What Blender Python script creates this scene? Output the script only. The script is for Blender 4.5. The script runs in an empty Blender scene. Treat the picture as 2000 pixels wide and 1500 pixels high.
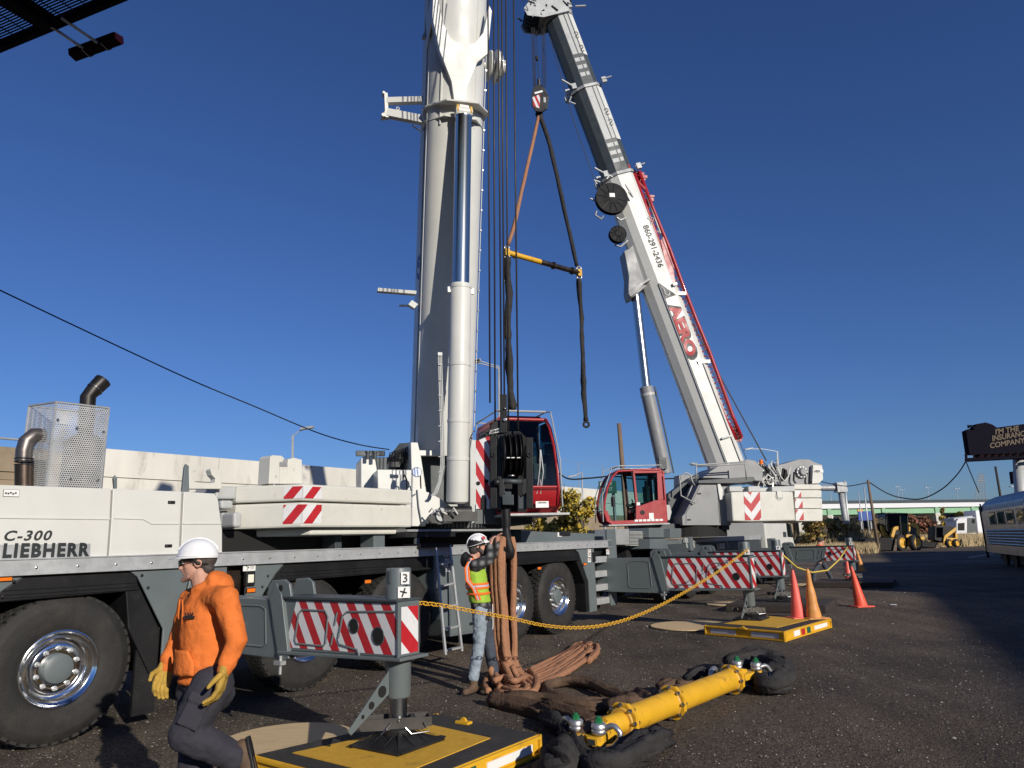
import bpy, bmesh, math, random
from mathutils import Vector as V, Matrix, noise
random.seed(7)
PI = math.pi
sc = bpy.context.scene
# ------------------------------------------------ camera
FPX, CH, PITCH, ROLL = 1400., 1.75, math.radians(12.5), math.radians(1.8)
fw = V((0, math.cos(PITCH), math.sin(PITCH))); _r0 = V((1, 0, 0)); _u0 = _r0.cross(fw)
CR = _r0 * math.cos(ROLL) - _u0 * math.sin(ROLL); CU = _r0 * math.sin(ROLL) + _u0 * math.cos(ROLL)
EYE = V((0, 0, CH))
cd = bpy.data.cameras.new('camera'); cam = bpy.data.objects.new('camera', cd); sc.collection.objects.link(cam)
cam.matrix_world = Matrix(((CR.x, CU.x, -fw.x, 0), (CR.y, CU.y, -fw.y, 0), (CR.z, CU.z, -fw.z, CH), (0, 0, 0, 1)))
cd.sensor_width = 36; cd.lens = 36 * FPX / 2000; cd.clip_end = 5000; cd.clip_start = .05
sc.camera = cam
# ------------------------------------------------ sky, sun, exposure
SUN_EL, SUN_AZ = math.radians(20.5), math.radians(146)      # azimuth clockwise from +Y
w_ = bpy.data.worlds.new('World'); sc.world = w_; w_.use_nodes = True
nt = w_.node_tree; bg = nt.nodes['Background']
sky = nt.nodes.new('ShaderNodeTexSky'); sky.sky_type = 'NISHITA'; sky.sun_disc = False
sky.sun_elevation = SUN_EL; sky.sun_rotation = SUN_AZ; sky.air_density = 1.0; sky.dust_density = .35; sky.ozone_density = 2.6
tint = nt.nodes.new('ShaderNodeMix'); tint.data_type = 'RGBA'; tint.blend_type = 'MULTIPLY'; tint.inputs[0].default_value = 1; tint.inputs[7].default_value = (.57, .82, 1.38, 1)   # the clear, deep blue of this autumn sky
nt.links.new(sky.outputs[0], tint.inputs[6]); nt.links.new(tint.outputs[2], bg.inputs[0]); bg.inputs[1].default_value = .063
sl = bpy.data.lights.new('sun', 'SUN'); sl.energy = 4.6; sl.angle = math.radians(.5); sl.color = (1, .93, .82)
so = bpy.data.objects.new('sun', sl); sc.collection.objects.link(so)
sdir = V((math.sin(SUN_AZ) * math.cos(SUN_EL), math.cos(SUN_AZ) * math.cos(SUN_EL), math.sin(SUN_EL)))
so.rotation_euler = sdir.to_track_quat('Z', 'Y').to_euler(); so.location = (20, -30, 30)
sc.view_settings.view_transform = 'Standard'; sc.view_settings.look = 'None'; sc.view_settings.exposure = 0.0; sc.view_settings.gamma = 1
sc.render.engine = 'CYCLES'
# ------------------------------------------------ measuring helpers: photo direction -> real point on a real plane
def ray(x, y): return fw + CR * ((x - 1000) / FPX) + CU * ((750 - y) / FPX)
def hit(x, y, p0, n):
    d = ray(x, y); return EYE + d * ((p0 - EYE).dot(n) / d.dot(n))
def pZ(x, y, z=0.): return hit(x, y, V((0, 0, z)), V((0, 0, 1)))
def pY(x, y, Y): return hit(x, y, V((0, Y, 0)), V((0, 1, 0)))
OA = V((-4.45, 7.27, 0)); DD = V((.583, .812, 0)).normalized(); DN = V((-DD.y, DD.x, 0))   # near crane: along the carrier, away from us
def A(s, d, z=0.): return OA + DD * s + DN * d + V((0, 0, z))
def pA(x, y, d=0.): return hit(x, y, A(0, d), DN)
def pS(x, y, s): return hit(x, y, A(s, 0), DD)
UP = V((0, 0, 1))
# ------------------------------------------------ materials
MT = {}
def _n(nt, t, **k):
    n = nt.nodes.new(t)
    for a, b in k.items(): setattr(n, a, b)
    return n
def mat(name, col, rough=.5, metal=0., var=.0, scale=6., dirt=None, damt=.0, dscale=2.5, bump=0., bscale=40., coat=0., spec=.5, stretch=None, dlo=.55, dhi=.75, bdist=.02):
    m = bpy.data.materials.new(name); m.use_nodes = True; t = m.node_tree; b = t.nodes['Principled BSDF']
    b.inputs['Roughness'].default_value = rough; b.inputs['Metallic'].default_value = metal
    b.inputs['Coat Weight'].default_value = coat; b.inputs['Specular IOR Level'].default_value = spec
    tc = _n(t, 'ShaderNodeTexCoord'); co = tc.outputs['Object']
    if stretch:
        mp = _n(t, 'ShaderNodeMapping'); mp.inputs['Scale'].default_value = stretch; t.links.new(co, mp.inputs[0]); co = mp.outputs[0]
    c4 = (*col, 1); out = None
    if var > 0:
        nz = _n(t, 'ShaderNodeTexNoise'); nz.inputs['Scale'].default_value = scale; nz.inputs['Detail'].default_value = 6; nz.inputs['Roughness'].default_value = .65
        t.links.new(co, nz.inputs[0])
        r = _n(t, 'ShaderNodeValToRGB'); r.color_ramp.elements[0].position = .3; r.color_ramp.elements[1].position = .7
        r.color_ramp.elements[0].color = tuple(max(0, c * (1 - var)) for c in col) + (1,); r.color_ramp.elements[1].color = tuple(min(1, c * (1 + var)) for c in col) + (1,)
        t.links.new(nz.outputs[0], r.inputs[0]); out = r.outputs[0]
    if dirt:
        nz = _n(t, 'ShaderNodeTexNoise'); nz.inputs['Scale'].default_value = dscale; nz.inputs['Detail'].default_value = 10; nz.inputs['Roughness'].default_value = .72
        t.links.new(co, nz.inputs[0])
        mr = _n(t, 'ShaderNodeMapRange'); mr.inputs[1].default_value = dlo; mr.inputs[2].default_value = dhi; mr.inputs[4].default_value = damt
        t.links.new(nz.outputs[0], mr.inputs[0])
        mx = _n(t, 'ShaderNodeMix', data_type='RGBA'); t.links.new(mr.outputs[0], mx.inputs[0]); mx.inputs[6].default_value = c4; mx.inputs[7].default_value = (*dirt, 1)
        if out: t.links.new(out, mx.inputs[6])
        out = mx.outputs[2]
    if out: t.links.new(out, b.inputs['Base Color'])
    else: b.inputs['Base Color'].default_value = c4
    if rough < .6 and not metal > .9:
        nz = _n(t, 'ShaderNodeTexNoise'); nz.inputs['Scale'].default_value = 3; nz.inputs['Detail'].default_value = 5; t.links.new(co, nz.inputs[0])
        mr = _n(t, 'ShaderNodeMapRange'); mr.inputs[1].default_value = .3; mr.inputs[2].default_value = .7; mr.inputs[3].default_value = rough * .8; mr.inputs[4].default_value = min(1, rough * 1.35)
        t.links.new(nz.outputs[0], mr.inputs[0]); t.links.new(mr.outputs[0], b.inputs['Roughness'])
    if bump > 0:
        nz = _n(t, 'ShaderNodeTexNoise'); nz.inputs['Scale'].default_value = bscale; nz.inputs['Detail'].default_value = 6; t.links.new(co, nz.inputs[0])
        bp = _n(t, 'ShaderNodeBump'); bp.inputs['Strength'].default_value = bump; bp.inputs['Distance'].default_value = bdist; t.links.new(nz.outputs[0], bp.inputs['Height']); t.links.new(bp.outputs[0], b.inputs['Normal'])
    MT[name] = m; return m
mat('white_paint', (.61, .61, .57), .38, var=.04, scale=1.5, dirt=(.42, .39, .32), damt=.35, dscale=4, dlo=.6, dhi=.85, coat=.2)
mat('old_white_paint', (.60, .59, .53), .5, var=.08, scale=2, dirt=(.24, .15, .08), damt=.75, dscale=6, dlo=.60, dhi=.74)
mat('light_grey_paint', (.42, .43, .42), .42, var=.06, dirt=(.2, .19, .17), damt=.4)
mat('mid_grey_paint', (.23, .235, .24), .45, var=.08, dirt=(.12, .11, .1), damt=.5)
mat('grey_paint', (.118, .140, .145), .42, var=.07, scale=2, dirt=(.16, .15, .13), damt=.5, dscale=5, coat=.15)
mat('dark_grey_paint', (.045, .055, .06), .45, var=.1, dirt=(.09, .08, .07), damt=.5)
mat('black_paint', (.012, .012, .013), .45, var=.3, dirt=(.05, .045, .04), damt=.5, dscale=6)
mat('black_plastic', (.010, .010, .011), .5, var=.15, scale=8, dirt=(.04, .037, .033), damt=.25, dscale=8, spec=.3)
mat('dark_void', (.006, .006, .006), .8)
mat('rubber', (.017, .016, .015), .75, var=.25, scale=5, dirt=(.06, .052, .043), damt=.5, dscale=4, dlo=.5, dhi=.8, bump=.25, bscale=60)
mat('chrome', (.82, .83, .84), .13, metal=1)
mat('bare_steel', (.42, .42, .42), .33, metal=1, var=.15)
mat('aluminium', (.50, .51, .51), .42, metal=.45, var=.1, scale=12, bump=.1, bscale=90)
mat('galvanised', (.36, .37, .37), .55, metal=.35, var=.15, scale=14)
mat('brown_steel', (.10, .075, .06), .35, metal=.9, var=.2)
mat('red_paint', (.34, .014, .02), .38, var=.08, dirt=(.2, .03, .03), damt=.4, coat=.3)
mat('sign_red', (.44, .015, .022), .45, var=.08, dirt=(.25, .06, .05), damt=.4, dscale=9)
mat('sign_white', (.66, .66, .66), .42, var=.05, dirt=(.33, .31, .28), damt=.5, dscale=9)
mat('yellow_paint', (.66, .36, .015), .5, var=.1, scale=4, dirt=(.13, .075, .02), damt=.8, dscale=7, dlo=.57, dhi=.70, coat=.05)
mat('machine_yellow', (.62, .35, .05), .5, var=.1, dirt=(.12, .08, .04), damt=.5)
mat('mat_yellow', (.66, .37, .03), .75, var=.12, scale=20, dirt=(.04, .03, .02), damt=.85, dscale=5, dlo=.6, dhi=.74, bump=.3, bscale=120)
mat('mat_black', (.03, .028, .026), .8, var=.3, scale=12, dirt=(.10, .085, .07), damt=.5, bump=.4, bscale=90)
mat('chain_yellow', (.74, .40, .03), .5)
mat('rope_yellow', (.62, .45, .08), .7)
mat('plywood', (.62, .46, .26), .8, var=.18, scale=3, dirt=(.16, .11, .06), damt=.6, dscale=3, stretch=(1, 7, 1), bump=.2, bscale=20)
mat('dark_wood', (.035, .026, .022), .85, var=.3, scale=6)
mat('sling_tan', (.35, .175, .10), .95, var=.22, scale=5, dirt=(.17, .09, .055), damt=.8, dscale=5, dlo=.5, dhi=.72, bump=.6, bscale=24, bdist=.02, spec=.1)
mat('sling_brown', (.115, .075, .052), .92, var=.25, scale=6, dirt=(.04, .03, .025), damt=.6, bump=.6, bscale=20, bdist=.025, spec=.1)
mat('sling_black', (.038, .036, .036), .9, var=.25, scale=6, dirt=(.08, .07, .06), damt=.4, bump=.6, bscale=18, bdist=.03, spec=.15)
mat('guard_steel', (.62, .62, .60), .36, metal=.45, var=.08)
mat('sooty_steel', (.022, .019, .018), .42, metal=.4, var=.3)
mat('pipe_steel', (.17, .15, .14), .35, metal=.8, var=.3)
mat('deep_red', (.36, .010, .016), .5, var=.1)
mat('worn_steel', (.05, .045, .04), .5, var=.3, dirt=(.10, .09, .08), damt=.6, dscale=9)
mat('rope_steel', (.05, .045, .042), .5, metal=.5)
mat('shackle_steel', (.5, .5, .5), .35, metal=.8, var=.15, dirt=(.2, .16, .12), damt=.5, dscale=12)
mat('green_paint', (.01, .14, .05), .4)
mat('orange_lens', (.75, .17, .01), .3)
mat('lamp_glass', (.75, .72, .6), .15)
mat('sticker', (.75, .75, .73), .5, var=.02)
mat('text_dark', (.02, .024, .026), .5)
mat('cone_orange', (.80, .10, .05), .5, var=.08, dirt=(.35, .10, .05), damt=.5, dscale=7)
mat('cone_pink', (.82, .13, .10), .5, var=.08, dirt=(.45, .16, .1), damt=.5, dscale=7)
mat('cone_faded', (.62, .27, .07), .55, var=.25, scale=9, dirt=(.3, .16, .06), damt=.6, dscale=8)
mat('concrete', (.60, .575, .51), .9, var=.14, scale=.35, dirt=(.28, .25, .20), damt=.85, dscale=.9, stretch=(1, 1, .35))
mat('old_concrete', (.27, .21, .14), .9, var=.2, scale=.5, dirt=(.13, .10, .07), damt=.7, dscale=.9)
mat('wood_pole', (.17, .12, .085), .9, var=.2, scale=3, stretch=(4, 4, .6))
mat('bridge_green', (.22, .40, .24), .6, var=.1, scale=.1)
mat('sign_blue', (.01, .06, .30), .5)
mat('sign_green', (.01, .09, .06), .5)
mat('tree_bark', (.10, .08, .06), .9, var=.3)
mat('board_dark', (.006, .005, .011), .9, spec=.1)  # on the billboard face this near-black stands for shade
mat('board_frame', (.016, .007, .008), .9, spec=.1)
mat('train_steel', (.26, .265, .27), .35, metal=.75, var=.2, scale=2, dirt=(.13, .12, .12), damt=.6, dscale=4)
mat('skin', (.50, .27, .19), .55, var=.1, scale=18)
mat('hair', (.06, .05, .045), .8, var=.4, scale=60)
mat('stubble', (.30, .17, .13), .7, var=.2, scale=60)
mat('hoodie', (.68, .175, .04), .95, var=.1, scale=9, dirt=(.30, .09, .03), damt=.7, dscale=6, dlo=.55, dhi=.75, bump=.6, bscale=12, bdist=.03, spec=.1)
mat('trousers', (.030, .028, .038), .9, var=.2, scale=7, bump=.5, bscale=16)
mat('glove', (.40, .25, .04), .75, var=.25, scale=12, dirt=(.12, .07, .02), damt=.7, dscale=14, bump=.4, bscale=50)
mat('boot', (.10, .06, .035), .8, var=.3, scale=14)
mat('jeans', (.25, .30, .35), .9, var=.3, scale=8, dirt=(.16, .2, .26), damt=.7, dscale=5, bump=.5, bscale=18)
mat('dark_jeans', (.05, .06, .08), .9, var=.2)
mat('helmet_white', (.78, .78, .78), .3, var=.03, coat=.4, dirt=(.4, .39, .37), damt=.3, dscale=9)
mat('hivis', (.30, .48, .04), .8, var=.15, bump=.5, bscale=20)
mat('hivis_orange', (.85, .16, .02), .7)
mat('reflective', (.5, .5, .55), .4)
mat('eye_white', (.6, .58, .55), .3)
def custom(name):
    m = bpy.data.materials.new(name); m.use_nodes = True; MT[name] = m; t = m.node_tree; return m, t, t.nodes['Principled BSDF'], t.nodes['Material Output']
def glass(name, tint, gl=.12):
    m, t, b, o = custom(name)
    tr = _n(t, 'ShaderNodeBsdfTransparent'); tr.inputs[0].default_value = (*tint, 1); g = _n(t, 'ShaderNodeBsdfGlossy'); g.inputs['Roughness'].default_value = .02
    fr = _n(t, 'ShaderNodeFresnel'); fr.inputs[0].default_value = 1.5
    mx = _n(t, 'ShaderNodeMixShader'); t.links.new(fr.outputs[0], mx.inputs[0]); t.links.new(tr.outputs[0], mx.inputs[1]); t.links.new(g.outputs[0], mx.inputs[2]); t.links.new(mx.outputs[0], o.inputs[0])
glass('cab_glass', (.55, .72, .72)); glass('dark_glass', (.10, .12, .12)); glass('lens_glass', (.8, .85, .85))
# plaid shirt
m, t, b, o = custom('plaid'); tc = _n(t, 'ShaderNodeTexCoord'); b.inputs['Roughness'].default_value = .9
w1 = _n(t, 'ShaderNodeTexWave', bands_direction='X'); w1.inputs['Scale'].default_value = 3.2; w2 = _n(t, 'ShaderNodeTexWave', bands_direction='Z'); w2.inputs['Scale'].default_value = 3.2
t.links.new(tc.outputs['Object'], w1.inputs[0]); t.links.new(tc.outputs['Object'], w2.inputs[0])
ad = _n(t, 'ShaderNodeMath', operation='MULTIPLY'); t.links.new(w1.outputs[1], ad.inputs[0]); t.links.new(w2.outputs[1], ad.inputs[1])
r = _n(t, 'ShaderNodeValToRGB'); r.color_ramp.elements[0].color = (.015, .015, .017, 1); r.color_ramp.elements[1].color = (.2, .2, .2, 1); t.links.new(ad.outputs[0], r.inputs[0]); t.links.new(r.outputs[0], b.inputs['Base Color'])
# brushed chrome rod
m, t, b, o = custom('polished_rod'); b.inputs['Metallic'].default_value = 1; b.inputs['Roughness'].default_value = .22; b.inputs['Base Color'].default_value = (.50, .52, .54, 1)
# ground
m, t, b, o = custom('gravel_ground'); b.inputs['Roughness'].default_value = .9; b.inputs['Specular IOR Level'].default_value = .35
tc = _n(t, 'ShaderNodeTexCoord'); co = tc.outputs['Object']
n1 = _n(t, 'ShaderNodeTexNoise'); n1.inputs['Scale'].default_value = .55; n1.inputs['Detail'].default_value = 8; n1.inputs['Roughness'].default_value = .6; t.links.new(co, n1.inputs[0])
r1 = _n(t, 'ShaderNodeValToRGB'); r1.color_ramp.elements[0].position = .32; r1.color_ramp.elements[1].position = .7
r1.color_ramp.elements[0].color = (.058, .047, .037, 1); r1.color_ramp.elements[1].color = (.145, .112, .084, 1); t.links.new(n1.outputs[0], r1.inputs[0])
v1 = _n(t, 'ShaderNodeTexVoronoi'); v1.inputs['Scale'].default_value = 75; t.links.new(co, v1.inputs[0])
hs = _n(t, 'ShaderNodeSeparateColor'); t.links.new(v1.outputs['Color'], hs.inputs[0])
mr = _n(t, 'ShaderNodeMapRange'); mr.inputs[1].default_value = 0; mr.inputs[2].default_value = 1; mr.inputs[3].default_value = .3; mr.inputs[4].default_value = 1.9; t.links.new(hs.outputs[0], mr.inputs[0])
mx = _n(t, 'ShaderNodeMix', data_type='RGBA', blend_type='MULTIPLY'); mx.inputs[0].default_value = 1; n9 = _n(t, 'ShaderNodeTexNoise'); n9.inputs['Scale'].default_value = .16; n9.inputs['Detail'].default_value = 5; t.links.new(co, n9.inputs[0])
m9 = _n(t, 'ShaderNodeMapRange'); m9.inputs[1].default_value = .47; m9.inputs[2].default_value = .66; t.links.new(n9.outputs[0], m9.inputs[0])
x9 = _n(t, 'ShaderNodeMix', data_type='RGBA'); t.links.new(m9.outputs[0], x9.inputs[0]); t.links.new(r1.outputs[0], x9.inputs[6]); x9.inputs[7].default_value = (.165, .122, .084, 1)
mp8 = _n(t, 'ShaderNodeMapping'); mp8.inputs['Rotation'].default_value = (0, 0, math.radians(27)); mp8.inputs['Scale'].default_value = (1.6, .10, 1); t.links.new(co, mp8.inputs[0])
n8 = _n(t, 'ShaderNodeTexNoise'); n8.inputs['Scale'].default_value = 1.1; n8.inputs['Detail'].default_value = 4; t.links.new(mp8.outputs[0], n8.inputs[0])
m8 = _n(t, 'ShaderNodeMapRange'); m8.inputs[1].default_value = .35; m8.inputs[2].default_value = .65; m8.inputs[3].default_value = .78; m8.inputs[4].default_value = 1.22; t.links.new(n8.outputs[0], m8.inputs[0])
x8 = _n(t, 'ShaderNodeMix', data_type='RGBA', blend_type='MULTIPLY'); x8.inputs[0].default_value = 1; t.links.new(x9.outputs[2], x8.inputs[6]); t.links.new(m8.outputs[0], x8.inputs[7])
t.links.new(x8.outputs[2], mx.inputs[6]); t.links.new(mr.outputs[0], mx.inputs[7])
gt = _n(t, 'ShaderNodeMath', operation='GREATER_THAN'); gt.inputs[1].default_value = .982; t.links.new(hs.outputs[1], gt.inputs[0])
mx2 = _n(t, 'ShaderNodeMix', data_type='RGBA'); t.links.new(gt.outputs[0], mx2.inputs[0]); t.links.new(mx.outputs[2], mx2.inputs[6]); mx2.inputs[7].default_value = (.22, .20, .17, 1)
t.links.new(mx2.outputs[2], b.inputs['Base Color'])
n2 = _n(t, 'ShaderNodeTexNoise'); n2.inputs['Scale'].default_value = 5; n2.inputs['Detail'].default_value = 10; n2.inputs['Roughness'].default_value = .7; t.links.new(co, n2.inputs[0])
bp0 = _n(t, 'ShaderNodeBump'); bp0.inputs['Distance'].default_value = .09; bp0.inputs['Strength'].default_value = .9; t.links.new(n2.outputs[0], bp0.inputs['Height'])
bp = _n(t, 'ShaderNodeBump'); bp.invert = True; bp.inputs['Distance'].default_value = .02; bp.inputs['Strength'].default_value = 1; t.links.new(v1.outputs['Distance'], bp.inputs['Height']); t.links.new(bp0.outputs[0], bp.inputs['Normal']); t.links.new(bp.outputs[0], b.inputs['Normal'])
def leafmat(name, cols):
    m, t, b, o = custom(name); b.inputs['Roughness'].default_value = .7
    g = _n(t, 'ShaderNodeNewGeometry'); r = _n(t, 'ShaderNodeValToRGB')
    e = r.color_ramp.elements
    while len(e) < len(cols): e.new(.5)
    for i, c in enumerate(cols): e[i].position = i / (len(cols) - 1); e[i].color = (*c, 1)
    t.links.new(g.outputs['Random Per Island'], r.inputs[0]); t.links.new(r.outputs[0], b.inputs['Base Color'])
leafmat('leaf_yellow', [(.55, .38, .04), (.62, .46, .06), (.42, .32, .05), (.16, .16, .04), (.50, .33, .04)])
leafmat('leaf_mixed', [(.26, .20, .07), (.36, .26, .08), (.42, .32, .08), (.24, .13, .07)])
leafmat('leaf_red', [(.28, .08, .05), (.24, .12, .07), (.32, .18, .09)])
leafmat('grass_dry', [(.34, .25, .13), (.42, .31, .16), (.26, .20, .10), (.20, .16, .08)])
leafmat('stone', [(.04, .036, .032), (.09, .08, .07), (.16, .15, .13), (.30, .28, .25)])
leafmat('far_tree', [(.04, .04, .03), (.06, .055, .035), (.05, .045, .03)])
# ------------------------------------------------ mesh builder
class B:
    def __init__(s): s.v = []; s.f = []; s.m = []; s.mats = []
    def mi(s, m):
        if m not in s.mats: s.mats.append(m)
        return s.mats.index(m)
    def add(s, vs, fs, m):
        o = len(s.v); s.v += [V(p) for p in vs]; k = s.mi(m)
        for f in fs: s.f.append(tuple(i + o for i in f)); s.m.append(k)
        return s
    def prism(s, pts, vec, m):
        n = len(pts); vec = V(vec); a = [V(p) for p in pts]; b = [p + vec for p in a]
        nrm = V((0, 0, 0))
        for i in range(n): nrm += a[i].cross(a[(i + 1) % n])
        fs = [tuple(range(n)), tuple(reversed(range(n, 2 * n)))] + [(i, i + n, (i + 1) % n + n, (i + 1) % n) for i in range(n)]
        if nrm.dot(vec) > 0: fs = [tuple(reversed(f)) for f in fs]
        return s.add(a + b, fs, m)
    def box(s, c, ax, ay, az, m):      # centre + three half vectors
        c = V(c); ax = V(ax); ay = V(ay); az = V(az)
        return s.prism([c - ax - ay - az, c + ax - ay - az, c + ax + ay - az, c - ax + ay - az], az * 2, m)
    def fbox(s, F, a0, a1, b0, b1, c0, c1, m):   # box in frame function F(a,b,c)
        return s.prism([F(a0, b0, c0), F(a1, b0, c0), F(a1, b1, c0), F(a0, b1, c0)], F(a0, b0, c1) - F(a0, b0, c0), m)
    def tube(s, pts, r, m, n=10, caps=True, closed=False, flat=None):
        pts = [V(p) for p in pts]; L = len(pts); rs = r if isinstance(r, (list, tuple)) else [r] * L
        rings = []; up = None
        for i in range(L):
            if closed: tg = pts[(i + 1) % L] - pts[i - 1]
            else: tg = pts[min(i + 1, L - 1)] - pts[max(i - 1, 0)]
            if tg.length < 1e-9: tg = V((0, 0, 1))
            tg.normalize()
            if up is None:
                up = V((0, 0, 1)) if abs(tg.z) < .9 else V((1, 0, 0))
            a = up - tg * up.dot(tg)
            if a.length < 1e-6: a = tg.orthogonal()
            a.normalize(); b = tg.cross(a); up = a
            fx, fy = flat if flat else (1, 1)
            rings.append([pts[i] + (a * math.cos(2 * PI * j / n) * fx + b * math.sin(2 * PI * j / n) * fy) * rs[i] for j in range(n)])
        vs = [p for rg in rings for p in rg]; fs = []
        for i in range(L if closed else L - 1):
            k = (i + 1) % L
            for j in range(n): fs.append((i * n + j, i * n + (j + 1) % n, k * n + (j + 1) % n, k * n + j))
        if caps and not closed: fs += [tuple(reversed(range(n))), tuple((L - 1) * n + j for j in range(n))]
        return s.add(vs, fs, m)
    def lathe(s, o, ax, prof, m, n=32, cap0=True, cap1=True):   # prof: (t along axis, radius)
        ax = V(ax).normalized(); o = V(o); a = ax.orthogonal().normalized(); b = ax.cross(a)
        vs = [o + ax * t + (a * math.cos(2 * PI * j / n) + b * math.sin(2 * PI * j / n)) * r for t, r in prof for j in range(n)]; L = len(prof)
        fs = [(i * n + j, i * n + (j + 1) % n, (i + 1) * n + (j + 1) % n, (i + 1) * n + j) for i in range(L - 1) for j in range(n)]
        if cap0: fs.append(tuple(reversed(range(n))))
        if cap1: fs.append(tuple((L - 1) * n + j for j in range(n)))
        return s.add(vs, fs, m)
    def torus(s, c, ax, R, r, m, n=24, k=8, a0=0, a1=2 * PI):
        ax = V(ax).normalized(); a = ax.orthogonal().normalized(); b = ax.cross(a); full = abs(a1 - a0 - 2 * PI) < 1e-6
        N = n if full else n + 1
        return s.tube([V(c) + (a * math.cos(a0 + (a1 - a0) * i / n) + b * math.sin(a0 + (a1 - a0) * i / n)) * R for i in range(N)], r, m, k, closed=full)
    def ball(s, c, r, m, n=12, k=8, sc=(1, 1, 1)):
        c = V(c); vs = [c + V((0, 0, r * sc[2]))]; 
        for i in range(1, k):
            th = PI * i / k
            for j in range(n): vs.append(c + V((r * sc[0] * math.sin(th) * math.cos(2 * PI * j / n), r * sc[1] * math.sin(th) * math.sin(2 * PI * j / n), r * sc[2] * math.cos(th))))
        vs.append(c - V((0, 0, r * sc[2]))); e = len(vs) - 1
        fs = [(0, 1 + j, 1 + (j + 1) % n) for j in range(n)]
        for i in range(k - 2):
            for j in range(n): fs.append((1 + i * n + j, 1 + (i + 1) * n + j, 1 + (i + 1) * n + (j + 1) % n, 1 + i * n + (j + 1) % n))
        fs += [(e, 1 + (k - 2) * n + (j + 1) % n, 1 + (k - 2) * n + j) for j in range(n)]
        return s.add(vs, fs, m)
C = sc.collection
def kids_base(o):
    while o.parent: o = o.parent
    return o.location.copy()
def loft(b, secs, m, n=24):
    """elliptical rings (centre, half axis u, half axis v) skinned and capped"""
    vs = [c + u * math.cos(2 * PI * j / n) + v * math.sin(2 * PI * j / n) for c, u, v in secs for j in range(n)]; L = len(secs)
    fs = [(i * n + j, i * n + (j + 1) % n, (i + 1) * n + (j + 1) % n, (i + 1) * n + j) for i in range(L - 1) for j in range(n)] + [tuple(reversed(range(n))), tuple((L - 1) * n + j for j in range(n))]
    return b.add(vs, fs, m)
def obj(name, b, parent=None, smooth=False, bevel=0., base=None, sub=0, auto=None, **tags):
    me = bpy.data.meshes.new(name)
    if parent is not None: base = kids_base(parent)
    elif base is None:
        lo = [min(p[i] for p in b.v) for i in range(3)]; hi = [max(p[i] for p in b.v) for i in range(3)]
        base = V(((lo[0] + hi[0]) / 2, (lo[1] + hi[1]) / 2, lo[2]))
    base = V(base)
    me.from_pydata([p - base for p in b.v], [], b.f)
    for m in b.mats: me.materials.append(MT[m])
    me.polygons.foreach_set('material_index', b.m)
    if smooth: me.polygons.foreach_set('use_smooth', [True] * len(me.polygons))
    me.update()
    o = bpy.data.objects.new(name, me); C.objects.link(o)
    if parent is not None: o.parent = parent
    else: o.location = base
    if auto is not None:
        me.polygons.foreach_set('use_smooth', [True] * len(me.polygons)); me.set_sharp_from_angle(angle=math.radians(auto))
    if bevel > 0:
        md = o.modifiers.new('bevel', 'BEVEL'); md.width = bevel; md.segments = 2; md.limit_method = 'ANGLE'; md.angle_limit = math.radians(35); md.harden_normals = False
    if sub:
        md = o.modifiers.new('sub', 'SUBSURF'); md.levels = sub; md.render_levels = sub
    for k, v in tags.items(): o[{'cat': 'category'}.get(k, k)] = v
    return o
def thing(name, loc, label, cat, group=None):
    o = bpy.data.objects.new(name, None); C.objects.link(o); o.location = V(loc); o.empty_display_size = .2
    o['label'] = label; o['category'] = cat
    if group: o['group'] = group
    return o
def copy_tree(o, parent=None):
    c = o.copy(); C.objects.link(c)
    if parent: c.parent = parent
    for ch in list(o.children): copy_tree(ch, c)
    return c
def text(s, org, xd, yd, w, h, m, parent, shear=0., bold=.0, gap=1., name='lettering', depth=.002, off=.003, squash=True):
    cu = bpy.data.curves.new('t', 'FONT'); cu.body = s; cu.extrude = .0; cu.shear = shear; cu.offset = bold; cu.resolution_u = 3; cu.space_character = gap
    to = bpy.data.objects.new('t', cu); C.objects.link(to)
    dg = bpy.context.evaluated_depsgraph_get(); me = bpy.data.meshes.new_from_object(to.evaluated_get(dg)); bpy.data.objects.remove(to)
    xs = [v.co.x for v in me.vertices]; ys = [v.co.y for v in me.vertices]
    x0, x1, y0, y1 = min(xs), max(xs), min(ys), max(ys); xd = V(xd).normalized(); yd = V(yd).normalized(); nd = xd.cross(yd)
    b = B(); b.mi(m)
    b.v = [V(org) + xd * ((v.co.x - x0) / (x1 - x0) * w) + yd * ((v.co.y - y0) / (y1 - y0) * h) + nd * off for v in me.vertices]
    for p in me.polygons: b.f.append(tuple(p.vertices)); b.m.append(0)
    bpy.data.meshes.remove(me); bpy.data.curves.remove(cu)
    return obj(name, b, parent)
def clip(poly, a, b, c):      # keep a*x+b*y<=c
    out = []
    for i in range(len(poly)):
        p, q = poly[i], poly[(i + 1) % len(poly)]; dp = a * p[0] + b * p[1] - c; dq = a * q[0] + b * q[1] - c
        if dp <= 0: out.append(p)
        if dp * dq < 0: t = dp / (dp - dq); out.append((p[0] + (q[0] - p[0]) * t, p[1] + (q[1] - p[1]) * t))
    return out
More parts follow.
